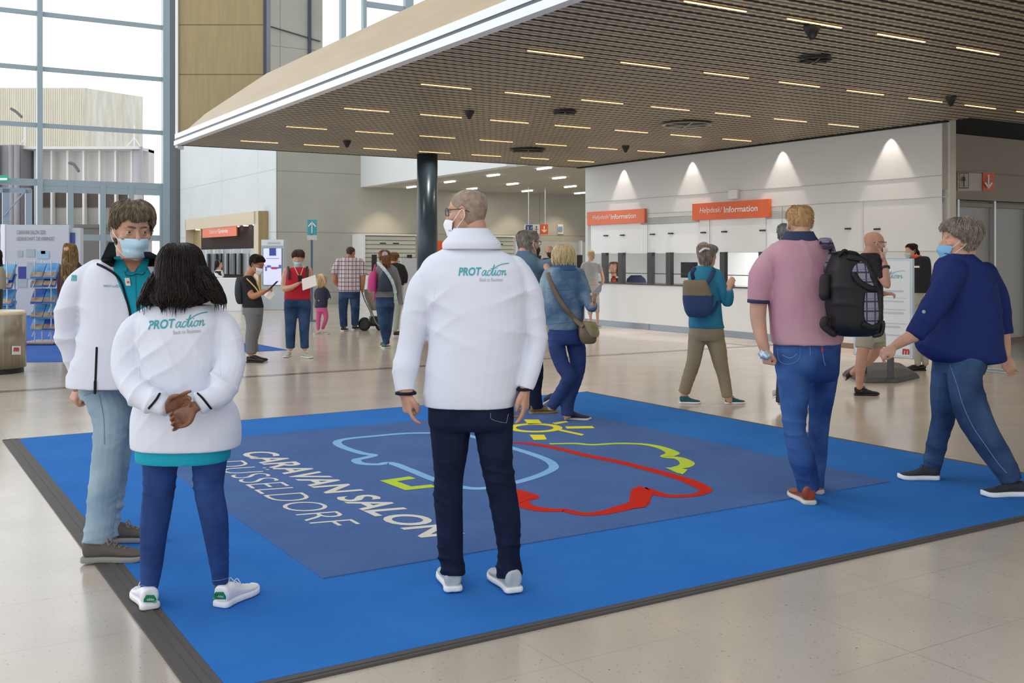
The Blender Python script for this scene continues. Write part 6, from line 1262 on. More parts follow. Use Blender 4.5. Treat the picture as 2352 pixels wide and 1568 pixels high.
g = Geo(); q.stack(g, tor, 2.3); q.limb(g, ra); q.limb(g, la); q.cloth('denim_jacket', g, DJ2, 4, amp=.010, size=.11, dirs=((.5, .1, .8),), base=.5, seed=44); collar(q, [(592, 1182, 1232, .11), (584, 1186, 1226, .1), (576, 1190, 1222, .095)], DJ2)
q.hair(hairmat('hair grey', '6f675e', '948c82', 50), front=.20, side=.135, back=.03, th=.006, strands=500, slen=.02, srad=.0018); q.mask(mat('mask dark', '1d2530', .8), LOOPW, off=.010); q.glasses(GLS)
shoe(q, 'shoe', (xat(1216, 10.02), 10.02, .013), 15, .28, mat('suede tan', '7a5c3a', .8), mat('sole tan', '8a7048', .7), parent=q.e, vox=.009); shoe(q, 'shoe', (xat(1196, 10.35), 10.35, .0), 25, .28, mat('suede tan', '7a5c3a'), mat('sole tan', '8a7048'), parent=q.e, vox=.009)

# ---- woman in teal jacket with two-tone backpack -----------------------------------
q = Person('woman in teal jacket and khaki trousers walking past the help desk', 10.8, (1630, 929), .012)
tor = [(610, 1600, 1636, .08), (622, 1588, 1648, .11), (645, 1583, 1656, .13), (690, 1583, 1656, .14), (735, 1582, 1660, .15), (753, 1582, 1664, .15)]
ra = [(1645, 630, 14, -.05), (1660, 665, 13, -.1), (1670, 694, 12, -.14), (1676, 680, 10, -.2), (1675, 664, 8.5, -.24)]; la = [(1592, 632, 13, .1), (1600, 680, 12, .16), (1640, 690, 10, .2)]
q.head(1627, 563, 610, 28, 3, neck=(1620, 616, 0)); q.stack(q.body, [(a, c+4, d-4, e*.85) for a, c, d, e in tor]); q.limb(q.body, ra, .7); q.limb(q.body, la, .7); hand(q.body, q.p(1674, 662, -.24), (.35, -.1, .8), (.2, .9, .1), 1, .9, (.4, .4, .5, .6), .4); hand(q.body, q.p(1668, 668, -.1), (.6, -.2, .6), (-.2, -.9, .1), -1, .9, (.4, .5, .5, .6), .4)
L1 = [(1603, 765, 22), (1598, 799, 19), (1593, 831, 17, .02), (1583, 863, 15.5, .06), (1571, 902, 14, .1)]; L2 = [(1638, 765, 24), (1648, 799, 21, .0), (1654, 830, 18), (1662, 863, 15, .0), (1671, 912, 13, .0)]
g = legs(q, Geo(), L1, L2, [(745, 1584, 1660, .14), (770, 1582, 1664, .14), (782, 1584, 1664, .12)]); q.limb(q.body, [(1572, 905, 8, .1), (1574, 918, 7, .08)]); q.limb(q.body, [(1672, 910, 8), (1676, 920, 7)]); q.finish(SKIN); q.cloth('trousers', g, mat('khaki cotton', '8d8068', .85, var=.08, vscale=6, bump=.1), 4, amp=.009, size=.09, dirs=((.2, .1, 1),), base=.5, seed=51)
g = Geo(); q.stack(g, tor, 2.3); q.limb(g, ra, rnd='s'); q.limb(g, la, rnd='s'); jk = q.cloth('jacket', g, mat('jacket teal', '2b86a6', .8, bump=.1, col2='1b6a8c', vscale=1.8), 4, amp=.008, size=.12, dirs=((.4, .1, .9),), base=.5, seed=52)
TS = mat('mesh shoe teal', '1c5a60', .8, bump=.2, bscale=90)
shoe(q, 'shoe', (xat(1560, 10.85), 10.85, .0), -4, .23, TS, SGW, w=.09, parent=q.e, vox=.01, laces=TS); shoe(q, 'shoe', (xat(1665, 10.82), 10.82, .0), 6, .225, TS, SGW, w=.09, parent=q.e, vox=.01, laces=TS)
q.hair(hairmat('hair ash', '77706a', 'a09a94', 50), front=.19, side=.12, back=.02, th=.016, strands=500, slen=.05, srad=.002, wave=.8)
long_hair(q, [(562, 1606, 1630, .05, -.0), (572, 1604, 1634, .09, 0), (588, 1605, 1634, .09, -.01), (600, 1608, 1633, .07, -.02), (610, 1612, 1630, .04, -.03)], hairmat('hair auburn grey', '7c5f50', '9c948e', 50), 300, 53, 0, name='hair_bun', srad=.002, wob=.03, droop=.01)
g = Geo(); g.tube([q.p(1608, 578, -.11), q.p(1618, 571, -.12), q.p(1628, 572, -.10)], .012, seg=8); mk('hair_clip', g, mat('clip white', 'dcdcd8', .4), q.e, True); g = Geo()
bp = thing('backpack', 'two-tone backpack, khaki top and navy body, on the woman in teal', 'backpack', (xat(1604, 10.6), 10.62, zat(729, 10.6)))
g = Geo(); q.stack(g, [(676, 1569, 1638, .08, -.2), (690, 1569, 1638, .09, -.2), (715, 1574, 1632, .085, -.2), (728, 1582, 1620, .06, -.19)], 3); mk('bag_body', remesh(g, .01, 2), mat('canvas navy', '28406a', .85), bp, True)
g = Geo(); q.stack(g, [(643, 1571, 1622, .05, -.2), (655, 1569, 1626, .08, -.2), (679, 1569, 1636, .092, -.2)], 3); mk('bag_top', remesh(g, .01, 2), mat('canvas khaki', '7d705a', .85), bp, True); g = Geo(); g.tube([q.p(1592, 640, -.1), q.p(1590, 626, -.15), q.p(1596, 615, -.12)], (.022), seg=8, ratio=.3); g.tube([q.p(1626, 648, -.2), q.p(1636, 630, -.16), q.p(1640, 618, -.1)], .022, seg=8, ratio=.3); g.tube([q.p(1632, 720, -.2), q.p(1645, 705, -.15), q.p(1650, 680, -.08)], .014, seg=8, ratio=.3); mk('bag_strap', g, mat('canvas navy', '28406a'), bp, True)

# ---- bald man in black t-shirt and shorts -------------------------------------------
q = Person('bald man in black t-shirt and pale shorts holding a mask to his face', 11.4, (1975, 910), .012)
tor = [(580, 1980, 2015, .08), (590, 1972, 2022, .11), (620, 1970, 2026, .14), (680, 1980, 2026, .15), (730, 1974, 2026, .15), (762, 1976, 2026, .15)]
ra = [(2014, 602, 13, -.12), (2022, 622, 12, -.16), (2030, 640, 11, -.2)]; rb = [(2026, 635, 10.5, -.18), (2034, 650, 9, -.22), (2038, 655, 8, -.24), (2036, 630, 7.5, -.24), (2032, 604, 6.5, -.22)]
la = [(2000, 605, 13, .1), (2004, 640, 12, .14), (2008, 658, 10, .14)]; lb = [(2008, 655, 9, .14), (2015, 674, 8, .08), (2030, 674, 7, -.02)]
q.head(2008, 532, 588, 6, 6, neck=(1996, 590, 0)); q.stack(q.body, [(a, c+4, d-4, e*.85) for a, c, d, e in tor]); q.limb(q.body, ra, .75); q.limb(q.body, rb); q.limb(q.body, la, .75); q.limb(q.body, lb)
hand(q.body, q.p(2032, 602, -.22), (-.1, .1, 1), (-.8, .5, 0), 1, .95, (.4, .45, .5, .5), .4); hand(q.body, q.p(2030, 674, -.02), (.9, -.2, .0), (0, .3, -.9), 1, .95, (.4, .5, .6, .6), .4)
L1 = [(1988, 770, 22, -.08), (1984, 800, 20, -.1)]; L2 = [(2012, 770, 22, .08), (2016, 798, 19, .06)]
q.limb(q.body, [(1986, 790, 15, -.1), (1980, 815, 13, -.12), (1977, 840, 12, -.12), (1975, 862, 10, -.1), (1974, 888, 7.5, -.08)]); q.limb(q.body, [(2014, 785, 15, .08), (2012, 806, 12, .08), (1994, 826, 12, .14), (1974, 842, 9, .22), (1958, 856, 7, .28)])
g = legs(q, Geo(), L1, L2, [(752, 1976, 2026, .14), (785, 1972, 2030, .15)], .6); q.finish(SKIN2); q.cloth('shorts', g, mat('shorts khaki', 'a19d8d', .85), 3, amp=.008, size=.1, base=.5)
g = Geo(); q.stack(g, tor, 2.3); q.limb(g, ra, rnd='s'); q.limb(g, la, rnd='s'); q.cloth('t_shirt', g, mat('cotton black', '18191c', .85), 3, amp=.008, size=.12, base=.5, seed=61)
HK = mat('hiking shoe', '24241f', .8, var=.3, vscale=30, col2='55542a', contrast=(.6, .7)); shoe(q, 'shoe', (xat(1962, 11.5), 11.5, .0), -4, .275, HK, DK, parent=q.e, vox=.01, laces=DK); shoe(q, 'shoe', (xat(1942, 11.75), 11.75, .13), -20, .27, HK, DK, parent=q.e, vox=.01, pitch=-38)
q.glasses(GLS); o = q.mask(MW, LOOPW, off=.014, ang=58, name='cloth_mask'); folds(o.data, .012, .03, ((1, .5, 1),), None, 5, 1); g = Geo(); g.tube([q.p(2034, 612, -.22), q.p(2035, 617, -.23)], .044, seg=16, rnd=False, smooth=False); mk('wristwatch', g, DK, q.e, True)
# ---- partly hidden man behind the pink polo -----------------------------------------
q = Person('grey-haired person mostly hidden behind the man in pink polo', 10.3, (1800, 940), .013)
q.head(1806, 514, 570, 70, 3, neck=(1808, 582, 0)); tor = [(575, 1790, 1830, .1), (600, 1780, 1850, .13), (700, 1785, 1850, .14), (770, 1785, 1848, .14)]; q.stack(q.body, [(a, c+4, d-4, e*.85) for a, c, d, e in tor])
L1 = [(1802, 780, 20), (1800, 850, 16, .05), (1795, 900, 13, .1), (1792, 925, 11, .1)]; L2 = [(1830, 780, 20), (1834, 850, 15), (1838, 925, 11, .3)]; g = legs(q, Geo(), L1, L2, [(765, 1785, 1848, .13), (790, 1785, 1848, .13)]); q.finish(SKIN); q.cloth('trousers', g, mat('trouser charcoal', '2c2d3a', .85), 3, amp=0)
as_ = [[(1792, 600, 12), (1786, 650, 11), (1788, 700, 9), (1794, 735, 8, -.05)], [(1846, 600, 12, .05), (1852, 650, 11, .08), (1852, 700, 9, .08), (1848, 735, 8, .04)]]
g = Geo(); q.stack(g, tor, 2.3); [q.limb(g, a_, rnd='s') for a_ in as_]; hg = Geo(); hand(hg, q.p(1794, 737, -.05), (0, -.1, -1), (.9, 0, 0), 1, .95); hand(hg, q.p(1848, 737, .04), (0, -.1, -1), (-.9, 0, 0), -1, .95); mk('hand', remesh(hg, .007, 2), SKIN, q.e, True); q.cloth('shirt', g, mat('shirt slate', '4a5568', .85), 3, amp=0); q.hair(hairmat('hair iron', '5d6062', '7d8084', 50), th=.008, strands=300, slen=.02, srad=.0018); shoe(q, 'shoe', (xat(1773, 10.45), 10.45, .10), -10, .27, mat('trainer pale', 'b9b4b4', .7), SGW, parent=q.e, vox=.011, pitch=-28); shoe(q, 'shoe', (xat(1835, 10.5), 10.5, 0), 10, .27, mat('trainer pale', 'b9b4b4'), SGW, parent=q.e, vox=.011)
# ---- attendant in black vest behind the poster board ------------------------------------
q = Person('attendant in black vest and face mask behind the poster board', 14.0, (2112, 852), .013)
tor = [(588, 2096, 2124, .08), (596, 2092, 2134, .11), (640, 2094, 2138, .12), (672, 2095, 2140, .13)]
ra = [(2128, 604, 9, -.02), (2136, 630, 8.5, -.04), (2141, 655, 8, -.04), (2128, 680, 7, -.12)]; la = [(2098, 604, 8, .05), (2094, 640, 8, .1), (2100, 675, 7, .1)]
q.head(2093, 560, 592, 190, 6, neck=(2104, 594, 0)); q.stack(q.body, [(a, c+3, d-3, e*.85) for a, c, d, e in tor]); q.limb(q.body, ra, .7); q.limb(q.body, la, .7); L1 = [(2108, 700, 13), (2108, 760, 10), (2108, 838, 7)]; L2 = [(2124, 700, 13), (2124, 760, 10), (2126, 838, 7)]
g = legs(q, Geo(), L1, L2, [(665, 2096, 2138, .11), (700, 2096, 2140, .12)]); q.finish(SKIN); q.cloth('trousers', g, mat('trouser stone', 'aaa596', .85), 3, amp=0); g = Geo(); q.limb(g, ra, rnd=True); q.limb(g, la, rnd=True); q.cloth('blouse', g, mat('blouse white', 'd4d4d2', .8), 3, amp=0)
g = Geo(); q.stack(g, tor, 2.4, grow=.006); vs_ = q.cloth('vest', g, mat('vest black', '1a1b1f', .8), 3, amp=0); patch('name_badge', q.B['vest'], [(610.5, 2100, 2112), (614.5, 2100, 2112)], SW, vs_, .004, 3, 2, 13.8); g = Geo(); g.lathe(q.p(2104, 589, -.02), [(.075, -.02), (.065, .02)], 16); mk('scarf', g, mat('scarf orange', 'd8502a', .7), q.e, True)
HD = hairmat('hair dark', '1a1412', '2e2420', 50); q.hair(HD, front=.19, side=.12, back=.02, th=.010, strands=200, slen=.03, srad=.002); q.mask(mat('mask mint', 'b8d0c4', .8), LOOPW, off=.008); g = Geo(); g.tube([q.H.T((0, -.10, .12)), q.H.T((0, -.125, .07)), q.H.T((0, -.13, .0))], [.02, .022, .012], seg=8); mk('pony_tail', g, HD, q.e, True)
for xx in (2108, 2126): shoe(q, 'shoe', (xat(xx, 14.05), 14.05, 0), 190, .24, DK, DK, parent=q.e, vox=.012)
# ---- man in grey t-shirt at the counter end -----------------------------------------------
def simple(label, Y, base, head, tor, arms, L1, L2, hips, skin, top, bot, shoes, shoem, hairm=None, hair=None, vox=.014, bare=(), hands=(), topname='shirt', legname='trousers', solem=None, finish=True):
    q = Person(label, Y, base, vox); cx, t, c_, yaw, pit = head; q.head(cx, t, c_, yaw, pit, neck=(tor[0][1]/2+tor[0][2]/2, tor[0][0]+3, 0), detail=False); q.stack(q.body, [(a, c+2, d-2, e*.85) for a, c, d, e in tor])
    for A in arms: q.limb(q.body, A, .72)
    for A in bare: q.limb(q.body, A)
    for (x, y, dy), d, n_, sd in hands: hand(q.body, q.p(x, y, dy), d, n_, sd, .95, (.5, .6, .7, .7), .4)
    g = legs(q, Geo(), L1, L2, hips); 
    if finish: q.finish(skin)
    q.cloth(legname, g, bot, 3, amp=.007, size=.1, base=.5); g = Geo(); q.stack(g, tor, 2.3)
    for A in arms: q.limb(g, A, rnd='s')
    q.cloth(topname, g, top, 3, amp=.008, size=.12, dirs=((.5, .1, .8),), base=.5)
    for hx, hy, yaw, L in shoes:
        sn = math.sin(math.radians(yaw)); off_ = .07 if abs(sn) > .6 else 0
        shoe(q, 'shoe', (xat(hx, hy)-off_*math.cos(math.radians(yaw)), hy-off_*sn, .0), yaw, L, shoem, solem or SGW, parent=q.e, vox=.011)
    if hair: q.hair(hairm, **hair)
    return q
q = simple('person in grey t-shirt standing at the far end of the help desk', 22.6, (1364, 752), (1358, 574, 596, 75, 4), [(600, 1350, 1366, .07), (605, 1340, 1376, .1), (630, 1342, 1374, .11), (655, 1343, 1376, .11)],
 [[(1341, 608, 6), (1336, 622, 5.5)], [(1375, 608, 6), (1380, 622, 5.5)]], [(1352, 665, 9), (1354, 700, 7), (1356, 722, 5.5)], [(1368, 665, 9), (1370, 700, 7), (1372, 718, 5.5)], [(652, 1344, 1376, .1), (672, 1344, 1377, .1)], SKIN, mat('cotton grey', '9d9fa2', .85), mat('trouser ash', 'a8a4a0', .85), [(1355, 22.6, 60, .25), (1371, 22.65, 60, .25)], mat('trainer mauve', '9a86a8', .7), hairmat('hair fair', 'a89870', 'bcae88', 50), dict(th=.006), bare=[[(1336, 620, 4), (1334, 640, 3.6), (1338, 655, 3)], [(1380, 620, 4), (1385, 640, 3.6), (1384, 652, 3)], [(1356, 720, 4), (1357, 745, 2.8)], [(1372, 716, 4), (1373, 742, 2.8)]])
q.mask(DK, DK, off=.010)
# ---- bald masked person in the lobby -----------------------------------------------------
q = simple('bald person with black face mask in the lobby', 26.0, (1262, 732), (1262, 564, 590, -80, 3), [(592, 1252, 1272, .07), (597, 1244, 1282, .1), (630, 1245, 1281, .12), (660, 1246, 1280, .12)],
 [[(1246, 602, 6), (1242, 630, 5.5), (1245, 655, 5)], [(1280, 602, 6), (1284, 630, 5.5), (1281, 655, 5)]], [(1255, 672, 9), (1255, 700, 7), (1255, 728, 5)], [(1270, 672, 9), (1270, 700, 7), (1270, 728, 5)], [(655, 1246, 1280, .1), (675, 1247, 1279, .1)], SKIN2, mat('cotton black', '18191c'), DEN_D, [(1254, 26.1, -90, .27), (1271, 26.1, -90, .27)], DK)
q.mask(mat('mask black', '1b1d22', .8), DK, off=.010)
# ---- receptionist behind the counter ------------------------------------------------------
q = simple('receptionist with orange scarf sitting behind the help desk window', 24.9, (1412, 742), (1409, 604, 630, -125, 12), [(634, 1400, 1420, .06), (640, 1394, 1427, .09), (655, 1393, 1427, .1), (672, 1394, 1426, .1)],
 [[(1396, 642, 5), (1391, 654, 4.5), (1395, 662, 4, -.15)], [(1426, 642, 5), (1430, 655, 4.5), (1424, 663, 4, -.15)]], [(1402, 690, 7), (1400, 693, 6, -.2), (1400, 738, 4.5, -.2)], [(1418, 690, 7), (1420, 693, 6, -.2), (1420, 738, 4.5, -.2)], [(672, 1395, 1426, .11), (692, 1395, 1426, .12)], SKIN, mat('blouse white', 'd4d4d2'), mat('trouser charcoal', '2c2d3a'), [(1401, 24.6, -90, .24), (1419, 24.6, -90, .24)], DK)
g = Geo(); q.stack(g, [(638, 1399, 1423, .1), (655, 1397, 1424, .115), (670, 1397, 1424, .115)], 2.3); q.cloth('vest', g, mat('vest black', '1a1b1f'), 2, amp=0); patch('scarf', q.B['vest'], [(634, 1405, 1414), (645, 1406, 1415), (656, 1408, 1417)], mat('scarf orange', 'd8502a'), q.e, .01, 4, 2, 24.1)
HBR = hairmat('hair brown', '5a4434', '8a6c50', 50); long_hair(q, [(601, 1404, 1416, .05, .03), (606, 1400, 1421, .09, .03), (618, 1401, 1424, .09, .04), (632, 1412, 1427, .05, .05), (645, 1415, 1427, .04, .05)], HBR, 150, 71, 0, srad=.003, wob=.03, droop=.01)

# ---- man with tablet ------------------------------------------------------------------------
q = simple('young man in black t-shirt and grey trousers looking down at a tablet', 15.1, (580, 832), (590, 587, 626, -18, 24), [(632, 562, 580, .07), (640, 554, 586, .10), (660, 553, 592, .13), (690, 556, 602, .14), (706, 557, 606, .14)],
 [[(563, 645, 11, -.08), (568, 662, 10.5, -.1), (574, 672, 9.5, -.12)]], [(578, 715, 18, -.04), (580, 745, 15, -.04), (575, 780, 12, -.04), (576, 812, 11, -.04)], [(588, 715, 17, .06), (588, 745, 14, .08), (582, 780, 11, .08), (584, 808, 10, .08)], [(702, 558, 605, .13), (722, 558, 604, .14)], SKIN4, mat('cotton black', '18191c'), mat('trouser grey', '6f7072', .85), [(566, 15.12, -6, .27), (574, 15.35, 0, .27)], DK, hairmat('hair dark', '1a1412', '2e2420'), dict(front=.19, side=.135, back=.04, th=.016, strands=400, slen=.04, srad=.0018), bare=[[(573, 668, 7.5, -.12), (580, 680, 7.5, -.14), (595, 675, 6.5, -.16), (606, 668, 5, -.17)], [(590, 660, 7, .1), (600, 672, 6, .05), (610, 670, 5, -.05)]],
 hands=[((606, 667, -.17), (.9, -.1, .25), (.1, .3, -.9), 1), ((609, 671, -.05), (.9, 0, .1), (0, 0, 1), 1)], topname='t_shirt', solem=DK)
q.mask(MW, LOOPW, off=.010); q.glasses(GLS); g = Geo(); g.tube([q.p(560, 634, -.06), q.p(572, 645, -.16), q.p(588, 662, -.17), q.p(596, 675, -.17)], .010, seg=6, ratio=.4); g.tube([q.p(574, 628, .0), q.p(590, 645, -.05), q.p(598, 672, -.1)], .009, seg=6, ratio=.4); mk('lanyard', g, mat('lanyard yellow', 'c9a860', .7), q.e, True)
g = Geo(); a, b_ = W(615, 668, 14.95), W(637, 646, 14.95); g.box((a+b_)/2, (b_-a).normalized(), Vector((0, 1, 0)), Vector((.7, 0, .7)).normalized(), (b_-a).length/2, .08, .005); tag(mk('tablet', g, DK), 'black tablet held up by the young man in black t-shirt', 'tablet')
g = Geo(); g.add([W(606, 676, 14.9), W(622, 664, 14.92), W(634, 660, 15), W(632, 676, 14.95), (W(620, 688, 14.9)), W(610, 682, 14.88)], [(0, 5, 4, 3, 2, 1)]); o = tag(mk('paper_sheet', g, mat('paper', 'e4ddd4')), 'crumpled white paper below the tablet of the young man', 'paper'); s_ = o.modifiers.new('s', 'SOLIDIFY'); s_.thickness = .004
g = Geo(); q.stack(g, [(636, 544, 560, .05, .0), (650, 542, 562, .12, .0), (672, 541, 562, .13, .0), (690, 544, 562, .12), (698, 548, 560, .08)], 2.8); tag(mk('backpack', remesh(g, .012, 2), mat('nylon slate', '22262e', .6)), 'dark backpack on the back of the young man with the tablet', 'backpack')
# ---- red vest woman ------------------------------------------------------------------------------
q = simple('person with short dark hair in red sleeveless top reading a white sheet', 15.8, (688, 823), (685, 576, 611, -86, 20), [(613, 674, 696, .06), (619, 660, 708, .09), (645, 656, 712, .12), (670, 654, 713, .13), (688, 653, 714, .14)],
 [], [(669, 700, 17), (668, 735, 14), (667, 765, 12), (667, 800, 10.5)], [(698, 700, 17), (699, 735, 13.5), (699, 765, 11), (700, 800, 10)], [(684, 654, 713, .13), (705, 653, 714, .14)], SKIN, mat('knit red', 'b3152c', .85), DEN_N, [(662, 16.0, -92, .26), (700, 15.85, -45, .27)], mat('canvas shoe', 'b5b8a8', .7), hairmat('hair dark brown', '3a2c26', '54423a', 50), dict(front=.18, side=.135, back=.03, th=.018, strands=400, slen=.04, srad=.002), bare=[[(657, 622, 7), (653, 645, 7.5), (653, 662, 7, -.03), (668, 660, 6, -.14), (684, 652, 4.5, -.2)], [(711, 620, 6.5), (715, 640, 6.5), (712, 655, 6, -.05), (702, 656, 5, -.15)]], hands=[((684, 651, -.2), (.8, -.3, .2), (0, -.2, .9), 1)], topname='sleeveless_top', legname='jeans')
q.mask(MB_, LOOPW, off=.010); q.limb(Geo(), [(0, 0, 1), (1, 1, 1)])
g = Geo(); g.tube([q.p(661, 613, .0), q.p(663, 625, -.12), q.p(664, 640, -.13)], .022, seg=8, ratio=.4); g.tube([q.p(705, 613, .0), q.p(706, 625, -.12), q.p(704, 638, -.13)], .022, seg=8, ratio=.4); tag(mk('backpack_strap', g, DK, None, True), 'black backpack straps over the red sleeveless top', 'backpack')
g = Geo(); g.tube([q.p(675, 610, -.08), q.p(682, 625, -.14), q.p(688, 637, -.16)], .006, seg=6); g.tube([q.p(698, 610, -.08), q.p(693, 625, -.14), q.p(689, 637, -.16)], .006, seg=6); mk('lanyard', g, mat('lanyard cream', 'd0b890', .7), q.e, True)
g = Geo(); g.box(q.p(690, 640, -.22), Vector((1, 0, 0)), Vector((0, -.5, .8)).normalized(), Vector((0, .8, .5)).normalized(), .035, .06, .006); tag(mk('mobile_phone', g, DK), 'dark phone held above the white sheet', 'phone')
g = Geo(); g.add([W(693, 641, 15.5), W(724, 631, 15.45), W(728, 655, 15.42), W(695, 667, 15.45)], [(0, 3, 2, 1)]); o = tag(mk('paper_sheet', g, mat('paper', 'e4ddd4')), 'large white sheet held by the person in red', 'paper'); s_ = o.modifiers.new('s', 'SOLIDIFY'); s_.thickness = .004
# ---- little girl -------------------------------------------------------------------------------------
q = simple('little blonde girl in dark blue jacket and pink leggings', 20.7, (740, 768), (738, 635, 658, 60, 0), [(659, 732, 745, .05), (664, 726, 752, .08), (685, 725, 753, .09), (706, 722, 752, .11)],
 [[(727, 668, 4.5), (725, 682, 4), (732, 690, 3.5, -.08)], [(751, 668, 4.5), (756, 680, 4), (757, 686, 3.5, -.06)]], [(733, 712, 7), (731, 735, 5.5), (731, 757, 4)], [(745, 712, 7.5), (749, 730, 5.5), (741, 755, 4, .1)], [(700, 725, 751, .09), (716, 726, 752, .09)], SKIN, mat('jacket night blue', '20243f', .7, var=.3, vscale=20), mat('leggings pink', 'c85a8c', .8), [(730, 20.7, -140, .18), (741, 20.8, -30, .18)], mat('shoe beige', 'b8a490', .7), topname='jacket', legname='leggings')
long_hair(q, [(632, 734, 742, .04), (636, 729, 748, .075), (645, 728, 749, .08), (655, 728, 747, .075), (662, 729, 742, .05), (668, 730, 738, .03)], mat('hair flaxen', 'cdb184', .6), 150, 81, 0, srad=.003, wob=.03, droop=.02)
# ---- plaid man with stroller ----------------------------------------------------------------------------
PLS = mat('plaid shirt', 'd0c6c8', .8); n, b = nodes(PLS); oc, s_ = objxyz(n)
c = mixc(n, near_line(n, s_.outputs[2], .085, 0, .014), srgb('cfc6c8'), srgb('5d4a60')); c = mixc(n, near_line(n, s_.outputs[0], .075, .01, .013), c, srgb('5b4a62')); c = mixc(n, near_line(n, s_.outputs[0], .15, .04, .010), c, srgb('b8707a')); n.links.new(c, b.inputs['Base Color'])
q = simple('man in plaid short-sleeved shirt and jeans pushing a pushchair, seen from behind', 21.6, (802, 758), (806, 567, 593, 50, 5), [(590, 792, 812, .09), (596, 782, 826, .12), (620, 778, 829, .14), (650, 776, 829, .15), (670, 776, 828, .15)],
 [[(780, 602, 10), (770, 620, 9.5), (767, 630, 8)], [(826, 602, 10), (834, 620, 9.5), (835, 632, 8)]], [(789, 685, 12), (788, 715, 10), (790, 750, 8.5)], [(815, 685, 12), (816, 715, 10), (815, 746, 8.5, .1)], [(664, 777, 828, .14), (684, 778, 827, .14)], SKIN4, PLS, DEN_N, [(789, 21.6, 75, .28), (815, 22.0, 60, .28)], DK, hairmat('hair dark brown', '3a2c26', '54423a'), dict(front=.19, side=.13, back=.05, th=.006), bare=[[(769, 625, 6.5), (770, 645, 6), (778, 655, 5, .1)], [(834, 628, 6.5), (833, 648, 6), (832, 662, 5, .05)]], legname='jeans', hands=[((832, 662, .05), (.2, .5, -.8), (-.9, 0, 0), 1)])
g = Geo(); g.ell(q.H.T((0, .06, .03)), (.05, .04, .03), q.H.M()); mk('beard', g, mat('beard dark', '2c211c', .8), q.e, True)
Y = 22.0; st = thing('pushchair', 'grey and black pushchair beside the man in the plaid shirt', 'pushchair', (xat(850, Y), Y, 0)); wz = lambda x, y, dy=0: W(x, y, Y+dy)
g = Geo()
for dy in (-.22, .22): g.tube([wz(829, 663, dy), wz(838, 690, dy), wz(852, 720, dy), wz(847, 735, dy), wz(838, 742, dy)], .014, seg=8); g.tube([wz(846, 690, dy), wz(853, 712, dy), wz(862, 738, dy), wz(872, 750, dy)], .014, seg=8)
g.tube([wz(829, 663, -.22), wz(829, 663, .22)], .018, seg=8); mk('chassis', g, mat('chassis grey', '7d8082', .4, metal=.4), st, True)
for x, y, r_, dy in ((837, 741, .125, -.28), (837, 741, .125, .28), (872, 748, .08, -.12), (872, 748, .08, .12)):
    g = Geo(); p = wz(x, y, dy); p.z = r_; g.lathe(p, [(r_*.5, -.02), (r_, -.025), (r_, .025), (r_*.5, .02)], 24, ax=(0, 1, 0)); mk('wheel', g, DK, st, True)
g = Geo(); q9 = q; q.stack(g, [(664, 836, 852, .16, .4), (680, 838, 866, .2, .4), (700, 846, 872, .2, .4), (712, 852, 872, .16, .4)], 2.6); mk('seat_hood', remesh(g, .015, 3), mat('stroller taupe', '8a8474', .8), st, True); g = Geo(); q.stack(g, [(726, 848, 872, .16, .4), (742, 848, 874, .2, .4), (748, 850, 872, .16, .4)], 3); mk('basket', remesh(g, .015, 2), DK, st, True)
# ---- woman with ponytail and bags, companion in mint trousers ------------------------------------------------
q = simple('person in black jacket and mint green trousers', 20.2, (910, 772), (906, 581, 606, 60, 3), [(603, 900, 914, .07), (609, 892, 926, .1), (630, 892, 930, .11), (655, 895, 928, .11)],
 [[(924, 614, 7), (931, 632, 6.5), (930, 650, 5.5)], [(895, 614, 6), (893, 640, 6)]], [(906, 690, 11), (908, 720, 9), (906, 760, 6)], [(914, 690, 11), (912, 720, 8, .1), (910, 756, 6, .15)], [(652, 896, 927, .1), (688, 896, 926, .11)], SKIN, mat('cotton black', '18191c'), mat('trouser mint', 'a5b8ae', .85), [(903, 20.2, 20, .24), (908, 20.5, 20, .24)], DK, hairmat('hair auburn', '6e4a30', '8f6644', 50), dict(th=.022, strands=200, slen=.06, srad=.003))
q = simple('woman with brown ponytail in grey top carrying bags, walking away', 17.5, (888, 800), (884, 575, 608, 70, 2), [(606, 876, 894, .07), (613, 866, 908, .1), (640, 862, 910, .12), (668, 862, 906, .13), (684, 862, 905, .13)],
 [[(868, 620, 9), (853, 645, 8), (850, 668, 6.5)], [(904, 620, 9), (914, 648, 8), (918, 680, 6.5), (922, 700, 5.5)]], [(878, 700, 16), (880, 735, 12), (884, 765, 9.5), (888, 790, 8)], [(892, 700, 15, .1), (892, 735, 11, .15), (890, 765, 9, .2), (886, 782, 8, .25)], [(680, 862, 905, .13), (705, 862, 905, .14)], SKIN, mat('top grey', '77797e', .85), DEN_N, [(884, 17.5, 70, .25), (880, 17.8, 80, .25)], mat('trainer green', '4a7a6a', .7), hairmat('hair auburn', '6e4a30', '8f6644'), dict(th=.012, back=.02, strands=300, slen=.04, srad=.002), legname='jeans')
long_hair(q, [(585, 877, 892, .04, -.12), (595, 878, 895, .05, -.13), (606, 880, 896, .04, -.13), (615, 884, 894, .02, -.12)], hairmat('hair auburn', '6e4a30', '8f6644'), 120, 83, 0, name='pony_tail', srad=.0025, wob=.02, droop=.01); g = Geo(); g.lathe(q.p(884, 584, -.13), [(.05, -.01), (.05, .015)], 16, ax=(0, 1, 0)); mk('hair_band', g, mat('band lilac', 'b8a8c0', .7), q.e)
g = Geo(); q.stack(g, [(618, 882, 890, .04, -.2), (635, 874, 896, .07, -.2), (655, 869, 902, .09, -.2), (669, 868, 903, .08, -.2)], 2.6); tag(mk('drawstring_bag', remesh(g, .012, 2), mat('bag night', '1e2c44', .7)), 'dark blue drawstring bag on the back of the woman in grey', 'bag')
